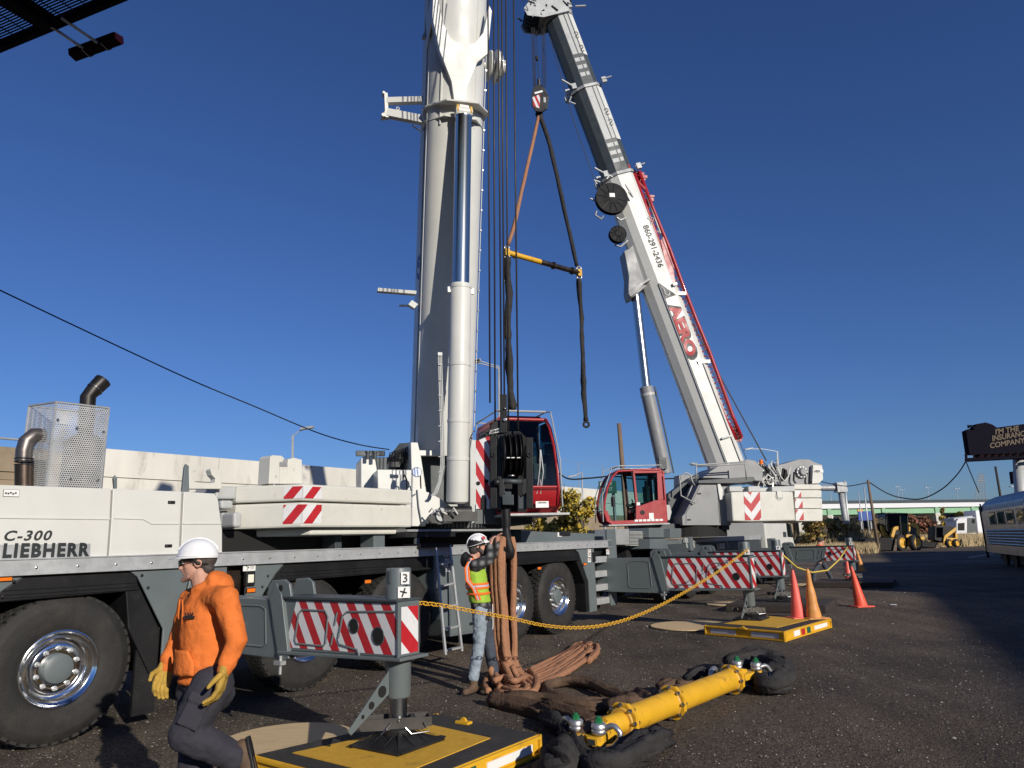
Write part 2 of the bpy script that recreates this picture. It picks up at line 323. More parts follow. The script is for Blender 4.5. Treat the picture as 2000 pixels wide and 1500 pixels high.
def stripes(b, quad, period, slope, off=.003, inset=0., phase=0., m1='sign_red', m2='sign_white', out=None):
    """hazard tape on a flat quad (bl, br, tr, tl): bands slanting by slope (dx per dy)"""
    q = [V(p) for p in quad]; xd = (q[1] - q[0]).normalized(); nn = (q[1] - q[0]).cross(q[3] - q[0]).normalized(); yd = nn.cross(xd)
    if out is not None and nn.dot(out) < 0: nn = -nn; 
    P = [((p - q[0]).dot(xd), (p - q[0]).dot(yd)) for p in q]
    cx = sum(p[0] for p in P) / 4; cy = sum(p[1] for p in P) / 4
    if inset: P = [(p[0] + (inset if p[0] < cx else -inset), p[1] + (inset if p[1] < cy else -inset)) for p in P]
    ks = [p[0] - slope * p[1] for p in P]; k0 = math.floor((min(ks) - phase) / (period / 2)) - 1; k1 = math.ceil((max(ks) - phase) / (period / 2)) + 1
    for k in range(k0, k1):
        lo = phase + k * period / 2; hi = lo + period / 2
        pl = clip(clip(P, 1, -slope, hi), -1, slope, -lo)
        if len(pl) >= 3:
            ar = sum(pl[i][0] * pl[(i + 1) % len(pl)][1] - pl[(i + 1) % len(pl)][0] * pl[i][1] for i in range(len(pl))) / 2
            if abs(ar) < 1e-6: continue
            b.add([q[0] + xd * p[0] + yd * p[1] + nn * off for p in pl], [tuple(range(len(pl)))], m1 if k % 2 == 0 else m2)
    return b
def arcpts(c, a, b, r, a0, a1, n):
    return [V(c) + V(a) * (r * math.cos(a0 + (a1 - a0) * i / n)) + V(b) * (r * math.sin(a0 + (a1 - a0) * i / n)) for i in range(n + 1)]
# ================================================= ground
b = B(); b.add([(-1500, -300, 0), (1500, -300, 0), (1500, 2500, 0), (-1500, 2500, 0)], [(0, 1, 2, 3)], 'gravel_ground'); obj('ground', b, base=(0, 0, 0), kind='structure')
# ================================================= near crane (carrier parallel to its frame A(s,d,z))
def sA(px, py, d=0.):        # (s,z) of a photo direction on the plane d
    p = pA(px, py, d) - OA; return p.dot(DD), p.z
craneA = thing('mobile_crane', A(4.3, 1.4, 0), 'large white and grey telescopic mobile crane nearest the camera, boom almost upright', 'crane')
RA = craneA
def pan(name, pxs, d, th, m, parent=None, bevel=.012, mat2=None):   # flat panel traced on the plane d, th metres thick
    b = B().prism([pA(x, y, d) for x, y in pxs], DN * th, m); return obj(name, b, parent or RA, bevel=bevel)
def panz(name, szs, d, th, m, parent=None, bevel=.012):
    b = B().prism([A(s, d, z) for s, z in szs], DN * th, m); return obj(name, b, parent or RA, bevel=bevel)
def make_wheel(parent, c, out, R=.70, rr=.355, wd=.38, tread=True):
    c = V(c); out = V(out).normalized(); up = UP; sd = up.cross(out).normalized(); k = R / .70
    b = B(); pr = [(-.02, .355), (-.005, .37), (.006, .42), (.014, .48), (.016, .53), (.008, .58), (.008, .585), (.002, .60), (-.012, .635), (-.04, .672), (-.06, .682), (-.32, .682), (-.35, .66), (-.375, .6), (-.38, .5), (-.36, .36)]
    b.lathe(c, out, [(t_, r_ * k if r_ > .36 else rr * k) for t_, r_ in pr[:10]], 'rubber', 64, False, False); b.lathe(c, out, [(t_, r_ * k) for t_, r_ in ((-.035, .668), (-.06, .672), (-.32, .672), (-.345, .66))], 'dark_void', 64, False, False); b.lathe(c, out, [(t_, r_ * k) for t_, r_ in pr[12:]], 'rubber', 48, False, False)  # tread groove floor blackened: shade between the lugs put into the colour
    if tread:
        N = 46; cols = [(-.035, -.105, 0), (-.115, -.185, .5), (-.195, -.265, 0), (-.275, -.345, .5)]
        for t0, t1, ph in cols:
            for i in range(N):
                a = 2 * PI * (i + ph) / N; h = 2 * PI / N * .40
                def q(an, r, t_): return c + (sd * math.cos(an) + up * math.sin(an)) * r * k + out * t_
                sh = .25 * h if ph else -.25 * h; r1 = .703 if (t0 < -.05 or True) else .69
                ra = .66 if t0 == -.035 else .68
                top = [q(a - h, r1 - (.012 if t0 == -.035 else 0), t0), q(a + h * .6, r1 - (.012 if t0 == -.035 else 0), t0), q(a + h, r1, (t0 + t1) / 2), q(a + h * .6 + sh, r1, t1), q(a - h + sh, r1, t1), q(a - h * 1.25, r1, (t0 + t1) / 2)]
                b.prism(top, -(sd * math.cos(a) + up * math.sin(a)) * .035, 'rubber')
    ri = B()
    ri.lathe(c, out, [(-.03, rr * k + .003), (.004, rr * k + .002), (.008, (rr - .008) * k), (-.002, (rr - .02) * k), (-.02, (rr - .03) * k), (-.028, (rr - .045) * k), (-.085, (rr - .062) * k), (-.10, (rr - .08) * k), (-.105, .25 * k), (-.075, .232 * k), (-.07, .225 * k), (-.066, .17 * k), (-.07, .14 * k)], 'chrome', 64, False, True)
    w = obj('wheel', ri, parent, smooth=False, auto=40)
    obj('tyre', b, w, auto=35)
    hb = B().lathe(c, out, [(-.07, .135 * k), (-.02, .135 * k), (-.014, .128 * k), (-.006, .06 * k), (-.004, .001)], 'grey_paint', 40, False, False)
    obj('hub_cap', hb, w, auto=35)
    for i in range(10):
        nb = B(); a = 2 * PI * (i + .5) / 10; p = c + (sd * math.cos(a) + up * math.sin(a)) * .185 * k
        nb.lathe(p, out, [(-.068, .024 * k), (-.058, .024 * k), (-.056, .0165 * k), (-.028, .015 * k), (-.022, .011 * k)], 'aluminium', 8, False, True); obj('wheel_nut', nb, w)
    return w
wheelA = make_wheel(RA, A(.04, .03, .70), -DN)
WS = [2.97, 4.68, 7.52, 9.02]
for s in WS: copy_tree(wheelA, RA).location = DD * (s - .04)
def copy_far(w, parent, loc):
    c = w.copy(); C.objects.link(c); c.parent = parent; c.location = loc
    for ch in w.children:
        if ch.name.startswith('tyre'): k = ch.copy(); C.objects.link(k); k.parent = c
for s in [.04] + WS: copy_far(wheelA, RA, DD * (s - .04) + DN * 2.32)
# chassis
b = B(); F = A
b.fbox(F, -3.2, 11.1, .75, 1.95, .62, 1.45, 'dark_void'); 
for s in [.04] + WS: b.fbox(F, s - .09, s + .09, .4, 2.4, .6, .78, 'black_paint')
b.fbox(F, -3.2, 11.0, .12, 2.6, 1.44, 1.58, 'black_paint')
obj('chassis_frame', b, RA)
b = B(); b.fbox(F, -3.2, 11.12, .03, 2.72, 1.60, 1.70, 'grey_paint'); obj('deck', b, RA)
b = B(); b.fbox(F, -3.2, 11.15, -.05, .025, 1.605, 1.735, 'aluminium'); b.fbox(F, -3.2, 11.15, -.062, .03, 1.735, 1.75, 'aluminium'); b.fbox(F, -3.2, 11.15, -.062, .02, 1.592, 1.606, 'aluminium')
rl = obj('deck_rail', b, RA, bevel=.004)
b = B()
for i in range(34):
    s = -1.4 + i * .37; b.lathe(A(s, -.05, 1.66), -DN, [(0, .012), (.006, .012), (.008, .006)], 'bare_steel', 8)
obj('rivets', b, rl)
# wheel arch over the front wheel
ZB = 1.592
panz('mudguard', [(-.62, 1.40), (-.36, ZB), (.60, ZB), (.70, 1.52), (.74, 1.38), (-.58, 1.36)], .0, .5, 'black_plastic')
b = B()
for z in (1.47, 1.43, 1.40): b.fbox(F, -.55, .70, -.012, 0, z - .008, z + .006, 'black_plastic')
obj('mudguard_ridge', b, RA)
panz('side_panel', [(-3.2, .7), (-1.0, .7), (-.98, 1.15), (-.62, 1.40), (-.36, ZB), (-3.2, ZB)], -.015, .03, 'grey_paint')
panz('side_panel', [(.60, ZB), (.70, 1.52), (1.02, .96), (1.02, .62), (1.13, .60), (1.30, ZB)], -.016, .03, 'grey_paint')
panz('side_panel', [(1.312, ZB), (1.14, .60), (1.62, .60), (1.75, .74), (1.75, ZB)], -.016, .03, 'grey_paint')
panz('wheel_arch_liner', [(.71, 1.48), (1.0, .96), (1.0, .52), (.92, .52), (.66, 1.0), (.60, 1.40)], .012, .55, 'black_plastic')
b = B(); b.fbox(F, .78, 1.02, .05, .09, .12, .98, 'black_plastic')
for i in range(40): b.fbox(F, .785, 1.015, .042, .05, .14 + i * .021, .15 + i * .021, 'black_paint')
obj('mudflap', b, RA)
b = B()
for x, y in ((277, 1124), (289, 1148), (27, 1136), (5, 1165), (523, 1125), (512, 1146)):
    b.lathe(pA(x, y, -.018), -DN, [(0, .016), (.006, .016), (.012, .008)], 'black_paint', 10)
obj('bolts', b, RA)
def marker(x, y, w=26, h=12, d=-.02):
    b = B(); c = pA(x, y, d); b.box(c, DD * .055, UP * .022, DN * .012, 'orange_lens'); b.box(c + DN * .004, DD * .063, UP * .030, DN * .010, 'black_plastic'); return obj('marker_light', b, RA, bevel=.004)
marker(10, 1130); marker(490, 1153); marker(718, 1136, d=.0); marker(1053, 1110, d=.0); marker(1142, 1102)
# recess + headlight panel
panz('storage_recess', [(1.76, .75), (2.02, .75), (2.02, ZB), (1.76, ZB)], .10, .5, 'brown_steel')
panz('lamp_panel', [(2.02, .7), (2.02, ZB), (2.56, ZB), (2.42, 1.46), (2.25, 1.22), (2.25, .7)], -.016, .05, 'grey_paint')
b = B(); c = pA(487, 1130, -.02); b.box(c, DD * .062, UP * .085, DN * .03, 'black_plastic'); lp = obj('work_lamp', b, RA, bevel=.01)
b = B(); b.box(c - DN * .032, DD * .04, UP * .048, DN * .006, 'lamp_glass'); obj('lens', b, lp, bevel=.01)
def sticker(x, y, w, h, d=-.018, marks=3, parent=None, m='sticker', N_=None, xd=None, seed=0):
    p = pA(x, y, d) if N_ is None else N_; xv = (xd or DD) ; nv = xv.cross(UP).normalized(); rnd = random.Random(seed + x)
    b = B(); b.box(p, xv * w / 2, UP * h / 2, nv * .002, m)
    o = p + nv * .003
    b.box(o + UP * h * .36 + xv * w * .15, xv * w * .25, UP * h * .07, nv * .0015, 'sign_red')
    for i in range(marks):   # pictogram strokes
        a = rnd.uniform(0, PI); q = o - xv * w * .22 + xv * rnd.uniform(-.1, .1) * w + UP * rnd.uniform(-.22, .22) * h
        b.tube([q - (xv * math.cos(a) + UP * math.sin(a)) * h * .28, q + (xv * math.cos(a) + UP * math.sin(a)) * h * .28], h * .045, 'text_dark', 5)
    for i in range(3): b.box(o + xv * w * .22 + UP * h * (.1 - i * .16), xv * w * .17, UP * h * .02, nv * .0015, 'text_dark')
    return obj('warning_label', b, parent or RA)
sticker(487, 1108, .17, .085)
# long black mudguards
panz('mudguard', [(2.32, 1.25), (2.42, 1.46), (2.57, ZB), (5.42, ZB), (5.30, 1.38), (2.4, 1.36)], .0, .5, 'black_plastic')
b = B()
for z in (1.48, 1.44, 1.40): b.fbox(F, 2.5, 5.4, -.012, 0, z - .008, z + .006, 'black_plastic')
obj('mudguard_ridge', b, RA)
panz('wheel_arch_liner', [(2.32, 1.25), (2.4, 1.36), (2.5, 1.37), (2.42, 1.1), (2.25, .7)], .0, .45, 'black_plastic')
# equipment cabinet between the axle groups
cb = pan('cabinet', [(848, 1079), (950, 1075), (950, 1233), (877, 1244), (862, 1210), (848, 1150)], -.03, .6, 'grey_paint')
cx = pan('cabinet_door', [(880, 1157), (944, 1151), (946, 1229), (881, 1239)], -.042, .015, 'grey_paint', cb, .004)
for x, y in ((921, 1168), (921, 1218)):
    b = B().box(pA(x, y, -.05), DD * .045, UP * .022, DN * .01, 'black_plastic'); obj('door_latch', b, cb, bevel=.004)
for x, y in ((871, 1083), (873, 1095), (871, 1104), (874, 1113)): sticker(x, y, .10, .065, -.033, parent=cb)
# rear axle group
panz('mudguard', [(6.4, ZB), (9.62, ZB), (9.80, 1.48), (9.86, 1.36), (6.4, 1.34)], .0, .5, 'black_plastic')
b = B()
for z in (1.46, 1.43, 1.40, 1.37): b.fbox(F, 6.5, 9.8, -.012, 0, z - .006, z + .006, 'black_plastic')
obj('mudguard_ridge', b, RA)
panz('wheel_arch_liner', [(9.84, 1.36), (9.80, 1.46), (10.12, .88), (10.12, .34), (10.0, .34), (10.0, .88), (9.7, 1.34)], .0, .5, 'black_plastic')
panz('side_panel', [(9.63, ZB), (9.80, 1.50), (10.13, .9), (10.13, .30), (10.42, .30), (10.42, ZB)], -.016, .3, 'grey_paint')
sp = panz('step_plate', [(10.98, .36), (11.25, .36), (11.30, .9), (11.38, .9), (11.38, 1.98), (10.98, 1.98)], -.05, .06, 'grey_paint')
panz('step_recess', [(10.42, .30), (10.98, .30), (10.98, ZB), (10.42, ZB)], .22, .1, 'black_paint')
for z in (.42, .70, .98, 1.28):
    b = B().fbox(F, 10.43, 10.97, -.02, .2, z, z + .13, 'aluminium'); obj('step', b, RA, bevel=.006)
for x, y in ((1151, 1075), (1151, 1084), (1151, 1094)): sticker(x, y, .12, .085)
sticker(1187, 1078, .13, .10, -.052)
b = B(); b.box(pA(1160, 1088, -.03), DD * .05, UP * .10, DN * .02, 'black_plastic'); obj('rear_reflector', b, RA, bevel=.01)
# boxes on the rear deck
pan('rear_deck_box', [(1018, 1037), (1186, 1043), (1196, 1062), (1018, 1064)], .35, 1.2, 'grey_paint')
pan('rear_deck_box', [(930, 1038), (1000, 1038), (1000, 1062), (930, 1062)], .6, 1.5, 'dark_grey_paint')
b = B().box(pA(1103, 1042, .335), DD * .22, UP * .05, DN * .01, 'black_paint'); obj('recess_handle', b, RA, bevel=.01)
b = B().box(pA(1093, 1044, .34), DD * .08, UP * .045, DN * .004, 'sticker'); obj('warning_label', b, RA)
pan('deck_post', [(730, 1041), (752, 1041), (752, 1074), (730, 1074)], .3, .3, 'grey_paint')
pan('deck_post', [(655, 1041), (668, 1041), (668, 1074), (655, 1074)], .5, .3, 'dark_grey_paint')
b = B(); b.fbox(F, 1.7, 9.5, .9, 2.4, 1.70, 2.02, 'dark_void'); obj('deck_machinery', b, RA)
# walkway shelf by the ladder
b = B(); b.fbox(F, 4.75, 7.2, -.03, .9, 1.965, 2.0, 'galvanised'); b.fbox(F, 4.75, 5.9, .0, .8, 1.88, 1.965, 'black_paint'); obj('walkway_shelf', b, RA, bevel=.006)
pan('deck_post', [(813, 1046), (820, 1046), (820, 1074), (813, 1074)], .02, .06, 'grey_paint')
# engine cover
hd = []
hd.append(pan('engine_cover_panel', [(-120, 942), (0, 947), (217, 954.5), (215, 1010), (209, 1090), (0, 1094.5), (-120, 1097)], -.03, .05, 'white_paint', bevel=.008))
hd.append(pan('engine_cover_panel', [(221, 955), (355.5, 960), (352, 1018), (350, 1085), (212.5, 1090), (218, 1014)], -.03, .05, 'white_paint', bevel=.008))
hd.append(pan('engine_cover_panel', [(359, 960.5), (419, 964), (426, 975), (434, 1035), (434, 1082), (353.5, 1085), (356, 1022)], -.03, .05, 'white_paint', bevel=.008))
pan('engine_cover', [(-120, 944), (415, 966), (423, 980), (430, 1040), (430, 1081), (-120, 1095)], .022, 2.6, 'white_paint', bevel=.03)
b = B()      # pressed crease running along the covers
for x0, x1, ya, yb in ((-100, 215, 1010, 1014), (222, 280, 1012, 1014), (280, 296, 1014, 1023), (296, 350, 1023, 1023), (357, 432, 1023, 1023)):
    b.tube([pA(x0, ya, -.034), pA(x1, yb, -.034)], .008, 'white_paint', 6)
obj('pressed_crease', b, RA)
for i, (x, y) in enumerate(((335, 981), (329, 1066))):
    b = B().box(pA(x, y, -.036), DD * .04, UP * .016, DN * .008, 'black_plastic'); o = obj('latch', b, hd[1], bevel=.003)
    b = B().ball(pA(x - 3, y, -.046), .006, 'bare_steel', 8, 5); obj('latch_button', b, o)
text('C-300', pA(7, 1057, -.03), DD, UP, .405, .098, 'text_dark', hd[0], shear=.22, bold=.028, gap=1.15)
pl_ = pan('nameplate', [(0, 1064), (177, 1061.5), (176, 1089), (0, 1093)], -.034, .004, 'aluminium', hd[0], .001)
a0 = pA(4, 1090.2, -.036); a1 = pA(174, 1086.7, -.036); text('LIEBHERR', a0, a1 - a0, UP, (a1 - a0).length, .135, 'text_dark', hd[0], bold=.05, gap=1.22)
b = B(); c = pA(22, 963, -.033); b.box(c, DD * .066, UP * .034, DN * .003, 'text_dark'); b.box(c - DN * .002, DD * .063, UP * .031, DN * .003, 'sticker')
for i in range(5): b.box(c - DN * .006 + DD * (-.045 + i * .02) + UP * random.uniform(-.008, .008), DD * .007, UP * .008, DN * .0015, 'text_dark')
obj('warning_label', b, hd[0])
sticker(421, 1073, .07, .085, -.034, parent=hd[2])
# exhaust guard: perforated box on the engine cover
GT = [pA(110, 785, .5), pA(213, 797, .5)]; GB = [pA(90, 951, .5), pA(196, 955, .5)]
def perf(b, c00, c10, c01, c11, nx, ny, m='guard_steel'):   # hex tiling with a hole in each cell
    def uv(u, v): return (c00 * (1 - u) + c10 * u) * (1 - v) + (c01 * (1 - u) + c11 * u) * v
    for j in range(ny):
        for i in range(nx):
            cx_ = (i + .5 + (.5 if j % 2 else 0)) / (nx + .5); cy_ = (j + .667) / (ny + .333); du = 1 / (nx + .5); dv = 1 / (ny + .333)
            O_ = []; I_ = []
            for k in range(6):
                a = PI / 6 + k * PI / 3; ox = math.cos(a) * du / math.sqrt(3); oy = math.sin(a) * dv * 2 / 3
                O_.append(uv(cx_ + ox, cy_ + oy)); I_.append(uv(cx_ + ox * .60, cy_ + oy * .60))
            b.add(O_ + I_, [(k, (k + 1) % 6, (k + 1) % 6 + 6, k + 6) for k in range(6)], m)
bk = DN * .42; lf = -DD * .1
g = B(); perf(g, GB[0], GB[1], GT[0], GT[1], 24, 40)
L0 = GB[0] + bk + lf; L1 = GT[0] + bk + lf
perf(g, L0, GB[0], L1, GT[0], 18, 40)
R0 = GB[1] + bk; R1 = GT[1] + bk
perf(g, GB[1], R0, GT[1], R1, 16, 40)
perf(g, R0, L0, R1, L1, 24, 40)
for p, q in ((GB[0], GT[0]), (GB[1], GT[1]), (GT[0], GT[1]), (L0, L1), (GT[0], L1), (GT[1], R1), (R0, R1), (R1, L1)): g.tube([p, q], .012, 'galvanised', 6)
gd = obj('exhaust_guard', g, RA)
b = B()
for x, y in ((150, 836), (202, 843), (137, 935), (191, 938), (113, 820)): b.lathe(pA(x, y, .49), -DN, [(0, .016), (.008, .014), (.016, .008)], 'bare_steel', 8)
obj('bolts', b, gd)
mc = pA(163, 900, .72)
b = B().lathe(V((mc.x, mc.y, 2.44)), UP, [(0, .19), (.02, .21), (.56, .21), (.64, .12)], 'brown_steel', 32); obj('silencer', b, RA, auto=40)
e0 = V((mc.x, mc.y, 2.95)); tp = pA(172, 775, .72); t1 = pA(185, 760, .70); t2 = pA(200, 745, .70)
b = B().tube([e0, tp, t1 + (t1 - tp) * .0, t2], [.075, .082, .086, .092], 'sooty_steel', 20, caps=False)
b.tube([t2 - (t2 - t1) * .1, t2 + (t2 - t1) * .1], .0925, 'sooty_steel', 20, caps=False)
b.tube([t2 + (t2 - t1) * .03, t2 + (t2 - t1) * .08], .088, 'dark_void', 20)
b.torus(t1, t2 - t1, .088, .004, 'bare_steel'); obj('exhaust_pipe', b, RA, auto=50)
i0 = pA(47, 955, .72); i1 = pA(47, 880, .72); i2 = pA(52, 862, .72); i3 = pA(66, 850, .72); i4 = pA(86, 850, .72)
b = B().tube([i0, pA(47, 906, .72)], .085, 'brown_steel', 20); b.tube([pA(46, 900, .72), i1, i2, i3, i4], .078, 'pipe_steel', 20)
for y in (908, 902, 896): b.torus(pA(47, y, .72), UP, .084, .007, 'black_paint')
obj('intake_pipe', b, RA, auto=50)
b = B().tube([pA(70, 955, .8), pA(74, 900, .8)], .075, 'dark_grey_paint', 16); obj('intake_duct', b, RA, auto=50)
# brackets standing behind the covers
for pts in ([(224, 954), (222, 935), (226, 928), (229, 935), (229, 954)], [(356, 960), (361, 912), (364, 906), (369, 910), (370, 960)]):
    pan('support_bracket', pts, .5, .04, 'grey_paint', bevel=.004)
# ---------------- ballast plates resting on the carrier
def ballast(name, top, bot, d, deep, label=None):
    b = B().prism([pA(x, y, d) for x, y in top] + [pA(x, y, d) for x, y in reversed(bot)], DN * deep, 'old_white_paint'); return obj(name, b, RA, bevel=.025)
def blk(front, sideL, z0, z1, deep, notch=None):
    """front edge on plane d0 from s0 to s1, chamfer running back to (sL,dL)"""
    (s0, s1, d0), (sL, dL) = front, sideL
    pts = [A(s0, d0, z0), A(s1, d0, z0), A(s1, d0 + deep, z0), A(sL, d0 + deep, z0), A(sL, dL, z0)]
    b = B().prism(pts, UP * (z1 - z0), 'old_white_paint'); o = obj('ballast_plate', b, RA, bevel=.03); return o
DB = .1
s0, z_ = sA(592, 945, DB); s1, _ = sA(805, 957, DB); zt = z_; zm = sA(592, 979, DB)[1]; zb = sA(592, 1030, DB)[1]
q = pZ(462, 950, zt) - OA; sL, dL = q.dot(DD), q.dot(DN)
bp1 = blk((s0, s1, DB), (sL, dL), zm + .008, zt, 2.3); bp2 = blk((s0, s1, DB), (sL, dL), zb, zm - .012, 2.3)
blk((s0 + .25, s1, DB + .12), (sL + .3, dL + .1), zb - .10, zb - .004, 2.0)
# hazard tape wrapped round the corner
cdir = (A(sL, dL) - A(s0, DB)).normalized(); no = V((cdir.y, -cdir.x, 0)); no = no if no.dot(-DD) > 0 else -no
def tape(za, zb_):
    b = B(); pc = A(s0, DB, za) ; h = UP * (zb_ - za)
    stripes(b, [pc, pc + DD * .32, pc + DD * .32 + h, pc + h], .30, .85, off=.004, phase=.02, out=-DN)
    pl = pc + cdir * .26
    stripes(b, [pl, pc, pc + h, pl + h], .30, .85, off=.004, phase=.28, out=no)
    return b
obj('hazard_tape', tape(zm + .04, zt - .03), bp1); obj('hazard_tape', tape(zb + .05, zm - .04), bp2)
# rounded lugs at the left end
for (x0, y0, x1, y1, dd_) in ((421, 950, 462, 975, .9), (432, 977, 456, 994, .8), (434, 1001, 453, 1025, .8), (457, 1001, 473, 1030, .55)):
    b = B().prism([pA(x0, y0, dd_), pA(x1, y0, dd_), pA(x1, y1, dd_), pA(x0, y1, dd_)], DN * .5, 'light_grey_paint'); obj('ballast_lug', b, RA, bevel=.03)
# C-shaped hook brackets on top of the ballast
def hookb(pts, d, th): return pan('hook_bracket', pts, d, th, 'old_white_paint', bevel=.008)
hookb([(370, 955), (368, 915), (372, 912), (380, 914), (384, 920), (378, 921), (379, 940), (400, 945), (420, 943), (421, 935), (414, 928), (411, 918), (414, 915), (428, 916), (433, 921), (433, 955)], .8, .12)
hookb([(525, 945), (528, 893), (532, 889), (550, 890), (556, 895), (552, 903), (546, 903), (546, 945)], .5, .25)
hookb([(562, 945), (562, 905), (563, 897), (575, 894), (590, 898), (590, 945)], .75, .3)
pan('hook_bracket', [(546, 912), (562, 912), (562, 945), (546, 945)], .75, .03, 'old_white_paint', bevel=.004)
b = B().tube([pA(570, 895, .8), pA(570, 852, .8)], .006, 'aluminium', 6); obj('antenna', b, RA)
# ---------------- outriggers: box, beam, jack, foot
def outrigger(parent, S, dj, zt, zb, d_out, d_in, s_pl, num=None, mirror=False, striped=None):
    """S,dj jack axis; beam faces on plane s_pl .. S+.2"""
    sw = S + (S - s_pl)
    b = B(); b.prism([A(s_pl + .02, d_in, zb - .06), A(s_pl + .02, d_out, zb - .08), A(s_pl + .02, d_out - .10, zb + .02), A(s_pl + .02, d_out + .06, zt), A(s_pl + .02, d_in, zt)], DD * (sw - s_pl - .04), 'grey_paint')
    ob = obj('outrigger_box', b, parent, bevel=.01)
    # pressed ribs on the box
    rb = B()
    for d0, d1 in ((d_out + .22, d_out + .75), (d_out + .95, d_out + 1.45)):
        if d1 > d_in - .2: continue
        rb.tube([A(s_pl + .016, d, z) for d, z in ((d0, zb + .05), (d0 + .03, zt - .1), (d0 + .1, zt - .07), (d1 - .08, zt - .07), (d1, zt - .14), (d1, zb + .06), (d1 - .06, zb + .02), (d0 + .05, zb + .02))], .008, 'grey_paint', 6, closed=True)
    if rb.v: obj('pressed_rib', rb, ob)
    # collar at the mouth of the box
    b = B(); b.prism([A(s_pl - .01, d_out - .02, zb - .1), A(s_pl - .01, d_out - .16, zb - .06), A(s_pl - .01, d_out - .02, zt + .04), A(s_pl - .01, d_out + .07, zt + .15), A(s_pl - .01, d_out + .16, zt + .0)], DD * .07, 'grey_paint')
    b.prism([A(s_pl - .0, d_out - .16, zt + .0), A(s_pl - .0, d_out - .12, zt + .14), A(s_pl - .0, d_out - .04, zt + .18), A(s_pl, d_out + .13, zt + .17), A(s_pl, d_out + .2, zt + .12), A(s_pl, d_out + .2, zt)], DD * .03, 'grey_paint')
    b.prism([A(sw - .03, d_out - .16, zt + .0), A(sw - .03, d_out - .12, zt + .14), A(sw - .03, d_out - .04, zt + .18), A(sw - .03, d_out + .13, zt + .17), A(sw - .03, d_out + .2, zt)], DD * .03, 'grey_paint')
    cl = obj('beam_collar', b, parent, bevel=.006)
    b = B().lathe(A(s_pl - .003, d_out - .0, zt + .1), -DD, [(0, .03), (.004, .03)], 'dark_void', 14); obj('lifting_hole', b, cl)
    b = B().tube([A(s_pl - .02, d_out - .06, zb - .04), A(s_pl - .02, d_out - .06, zb - .2)], .014, 'galvanised', 8); b.box(A(s_pl - .02, d_out - .05, zb - .1), DD * .03, DN * .05, UP * .018, 'galvanised'); obj('locking_pin', b, cl)
    # beam with hazard striping
    de = dj - .13
    b = B(); b.prism([A(s_pl + .03, d_out + .1, zb), A(s_pl + .03, de, zb + .03), A(s_pl + .03, de, zt), A(s_pl + .03, d_out + .1, zt)], DD * (sw - s_pl - .06), 'grey_paint')
    b.prism([A(s_pl + .0, d_out + .0, zt - .0), A(s_pl, de - .0, zt + .0), A(s_pl, de - .0, zt + .02), A(s_pl, d_out, zt + .03)], DD * (sw - s_pl), 'dark_grey_paint')
    b.prism([A(s_pl - .02, d_out + .0, zb - .03), A(s_pl - .02, de - .06, zb + .005), A(s_pl - .02, de - .06, zb + .03), A(s_pl - .02, d_out, zb)], DD * (sw - s_pl + .04), 'grey_paint')
    bm = obj('outrigger_beam', b, parent, bevel=.006)
    xp = s_pl + .03; lo = d_out - .10
    ls = de + striped if striped else lo
    b = B(); stripes(b, [A(xp, ls + .04, zb + .03), A(xp, de + .025, zb + .045), A(xp, de + .025, zt - .015), A(xp, ls - .10, zt - .015)], .215, -.62, off=.003, out=-DD)
    stripes(b, [A(s_pl + .05, de, zb + .05), A(sw - .05, de, zb + .05), A(sw - .05, de, zt - .04), A(s_pl + .05, de, zt - .04)], .34, 1.0 if mirror else -1.0, off=.003, phase=.1, out=-DN)
    obj('hazard_sheet', b, bm)
    b = B(); w_ = lo - de
    r = .009
    def rr_(pts, closed=True): b.tube([A(xp - .006, lo - a * w_, zb + c_ * (zt - zb)) for a, c_ in pts], r, 'grey_paint', 6, closed=closed)
    rr_([(.07, .22), (.10, .72), (.13, .80), (.36, .80), (.385, .70), (.37, .22), (.35, .15), (.09, .15)])
    rr_([(1.0, .84), (.56, .80), (.52, .72), (.485, .30), (.50, .20), (.66, .13), (.68, .0)], False)
    for c_ in ((.45, .55, .78), (.42, .18, .40)): rr_([(c_[0], c_[1]), (c_[0] + .02, c_[2])], False)
    obj('pressed_rib', b, bm)
    b = B()
    b.fbox(lambda a, c_, e: A(a, c_, e), s_pl + .015, s_pl + .035, de - .003, de + .02, zb, zt, 'grey_paint')
    obj('end_post', b, bm, bevel=.004)
    for a, c_, rad in ((.62, .55, .075), (.83, .40, .088)):
        b = B(); pc = A(xp - .004, lo - a * w_, zb + c_ * (zt - zb)); b.torus(pc, DD, rad * .8, .006, 'dark_grey_paint', 24, 6); b.lathe(pc + DD * .0, -DD, [(0, rad * .8), (.003, rad * .8)], 'dark_void', 24); obj('inspection_hole', b, bm)
    # jack
    J = A(S, dj, 0); b = B()
    b.lathe(J + UP * (zb - .30), UP, [(0, .095), (.02, .106), (zt + .27 - zb + .28, .106), (zt + .29 - zb + .28, .10)], 'grey_paint', 32); jk = obj('jack_cylinder', b, parent, auto=40)
    b = B().lathe(J + UP * .36, UP, [(0, .075), (zb - .62, .075)], 'polished_rod', 32); obj('jack_rod', b, jk, auto=40)
    b = B().box(A(S - .115, dj, zt + .2), DD * .012, DN * .02, UP * .05, 'dark_grey_paint'); obj('jack_lug', b, jk)
    b = B(); vd = (V((0, 0, CH)) - J); vd.z = 0; vd.normalize(); sx = UP.cross(vd)
    if num: b.box(J + vd * .112 + sx * .055 + UP * (zt + .19), sx * .035, UP * .05, vd * .012, 'sticker')
    b.box(J + vd * .112 + sx * (.045) + UP * (zt + .075), sx * .05, UP * .045, vd * .012, 'sticker')
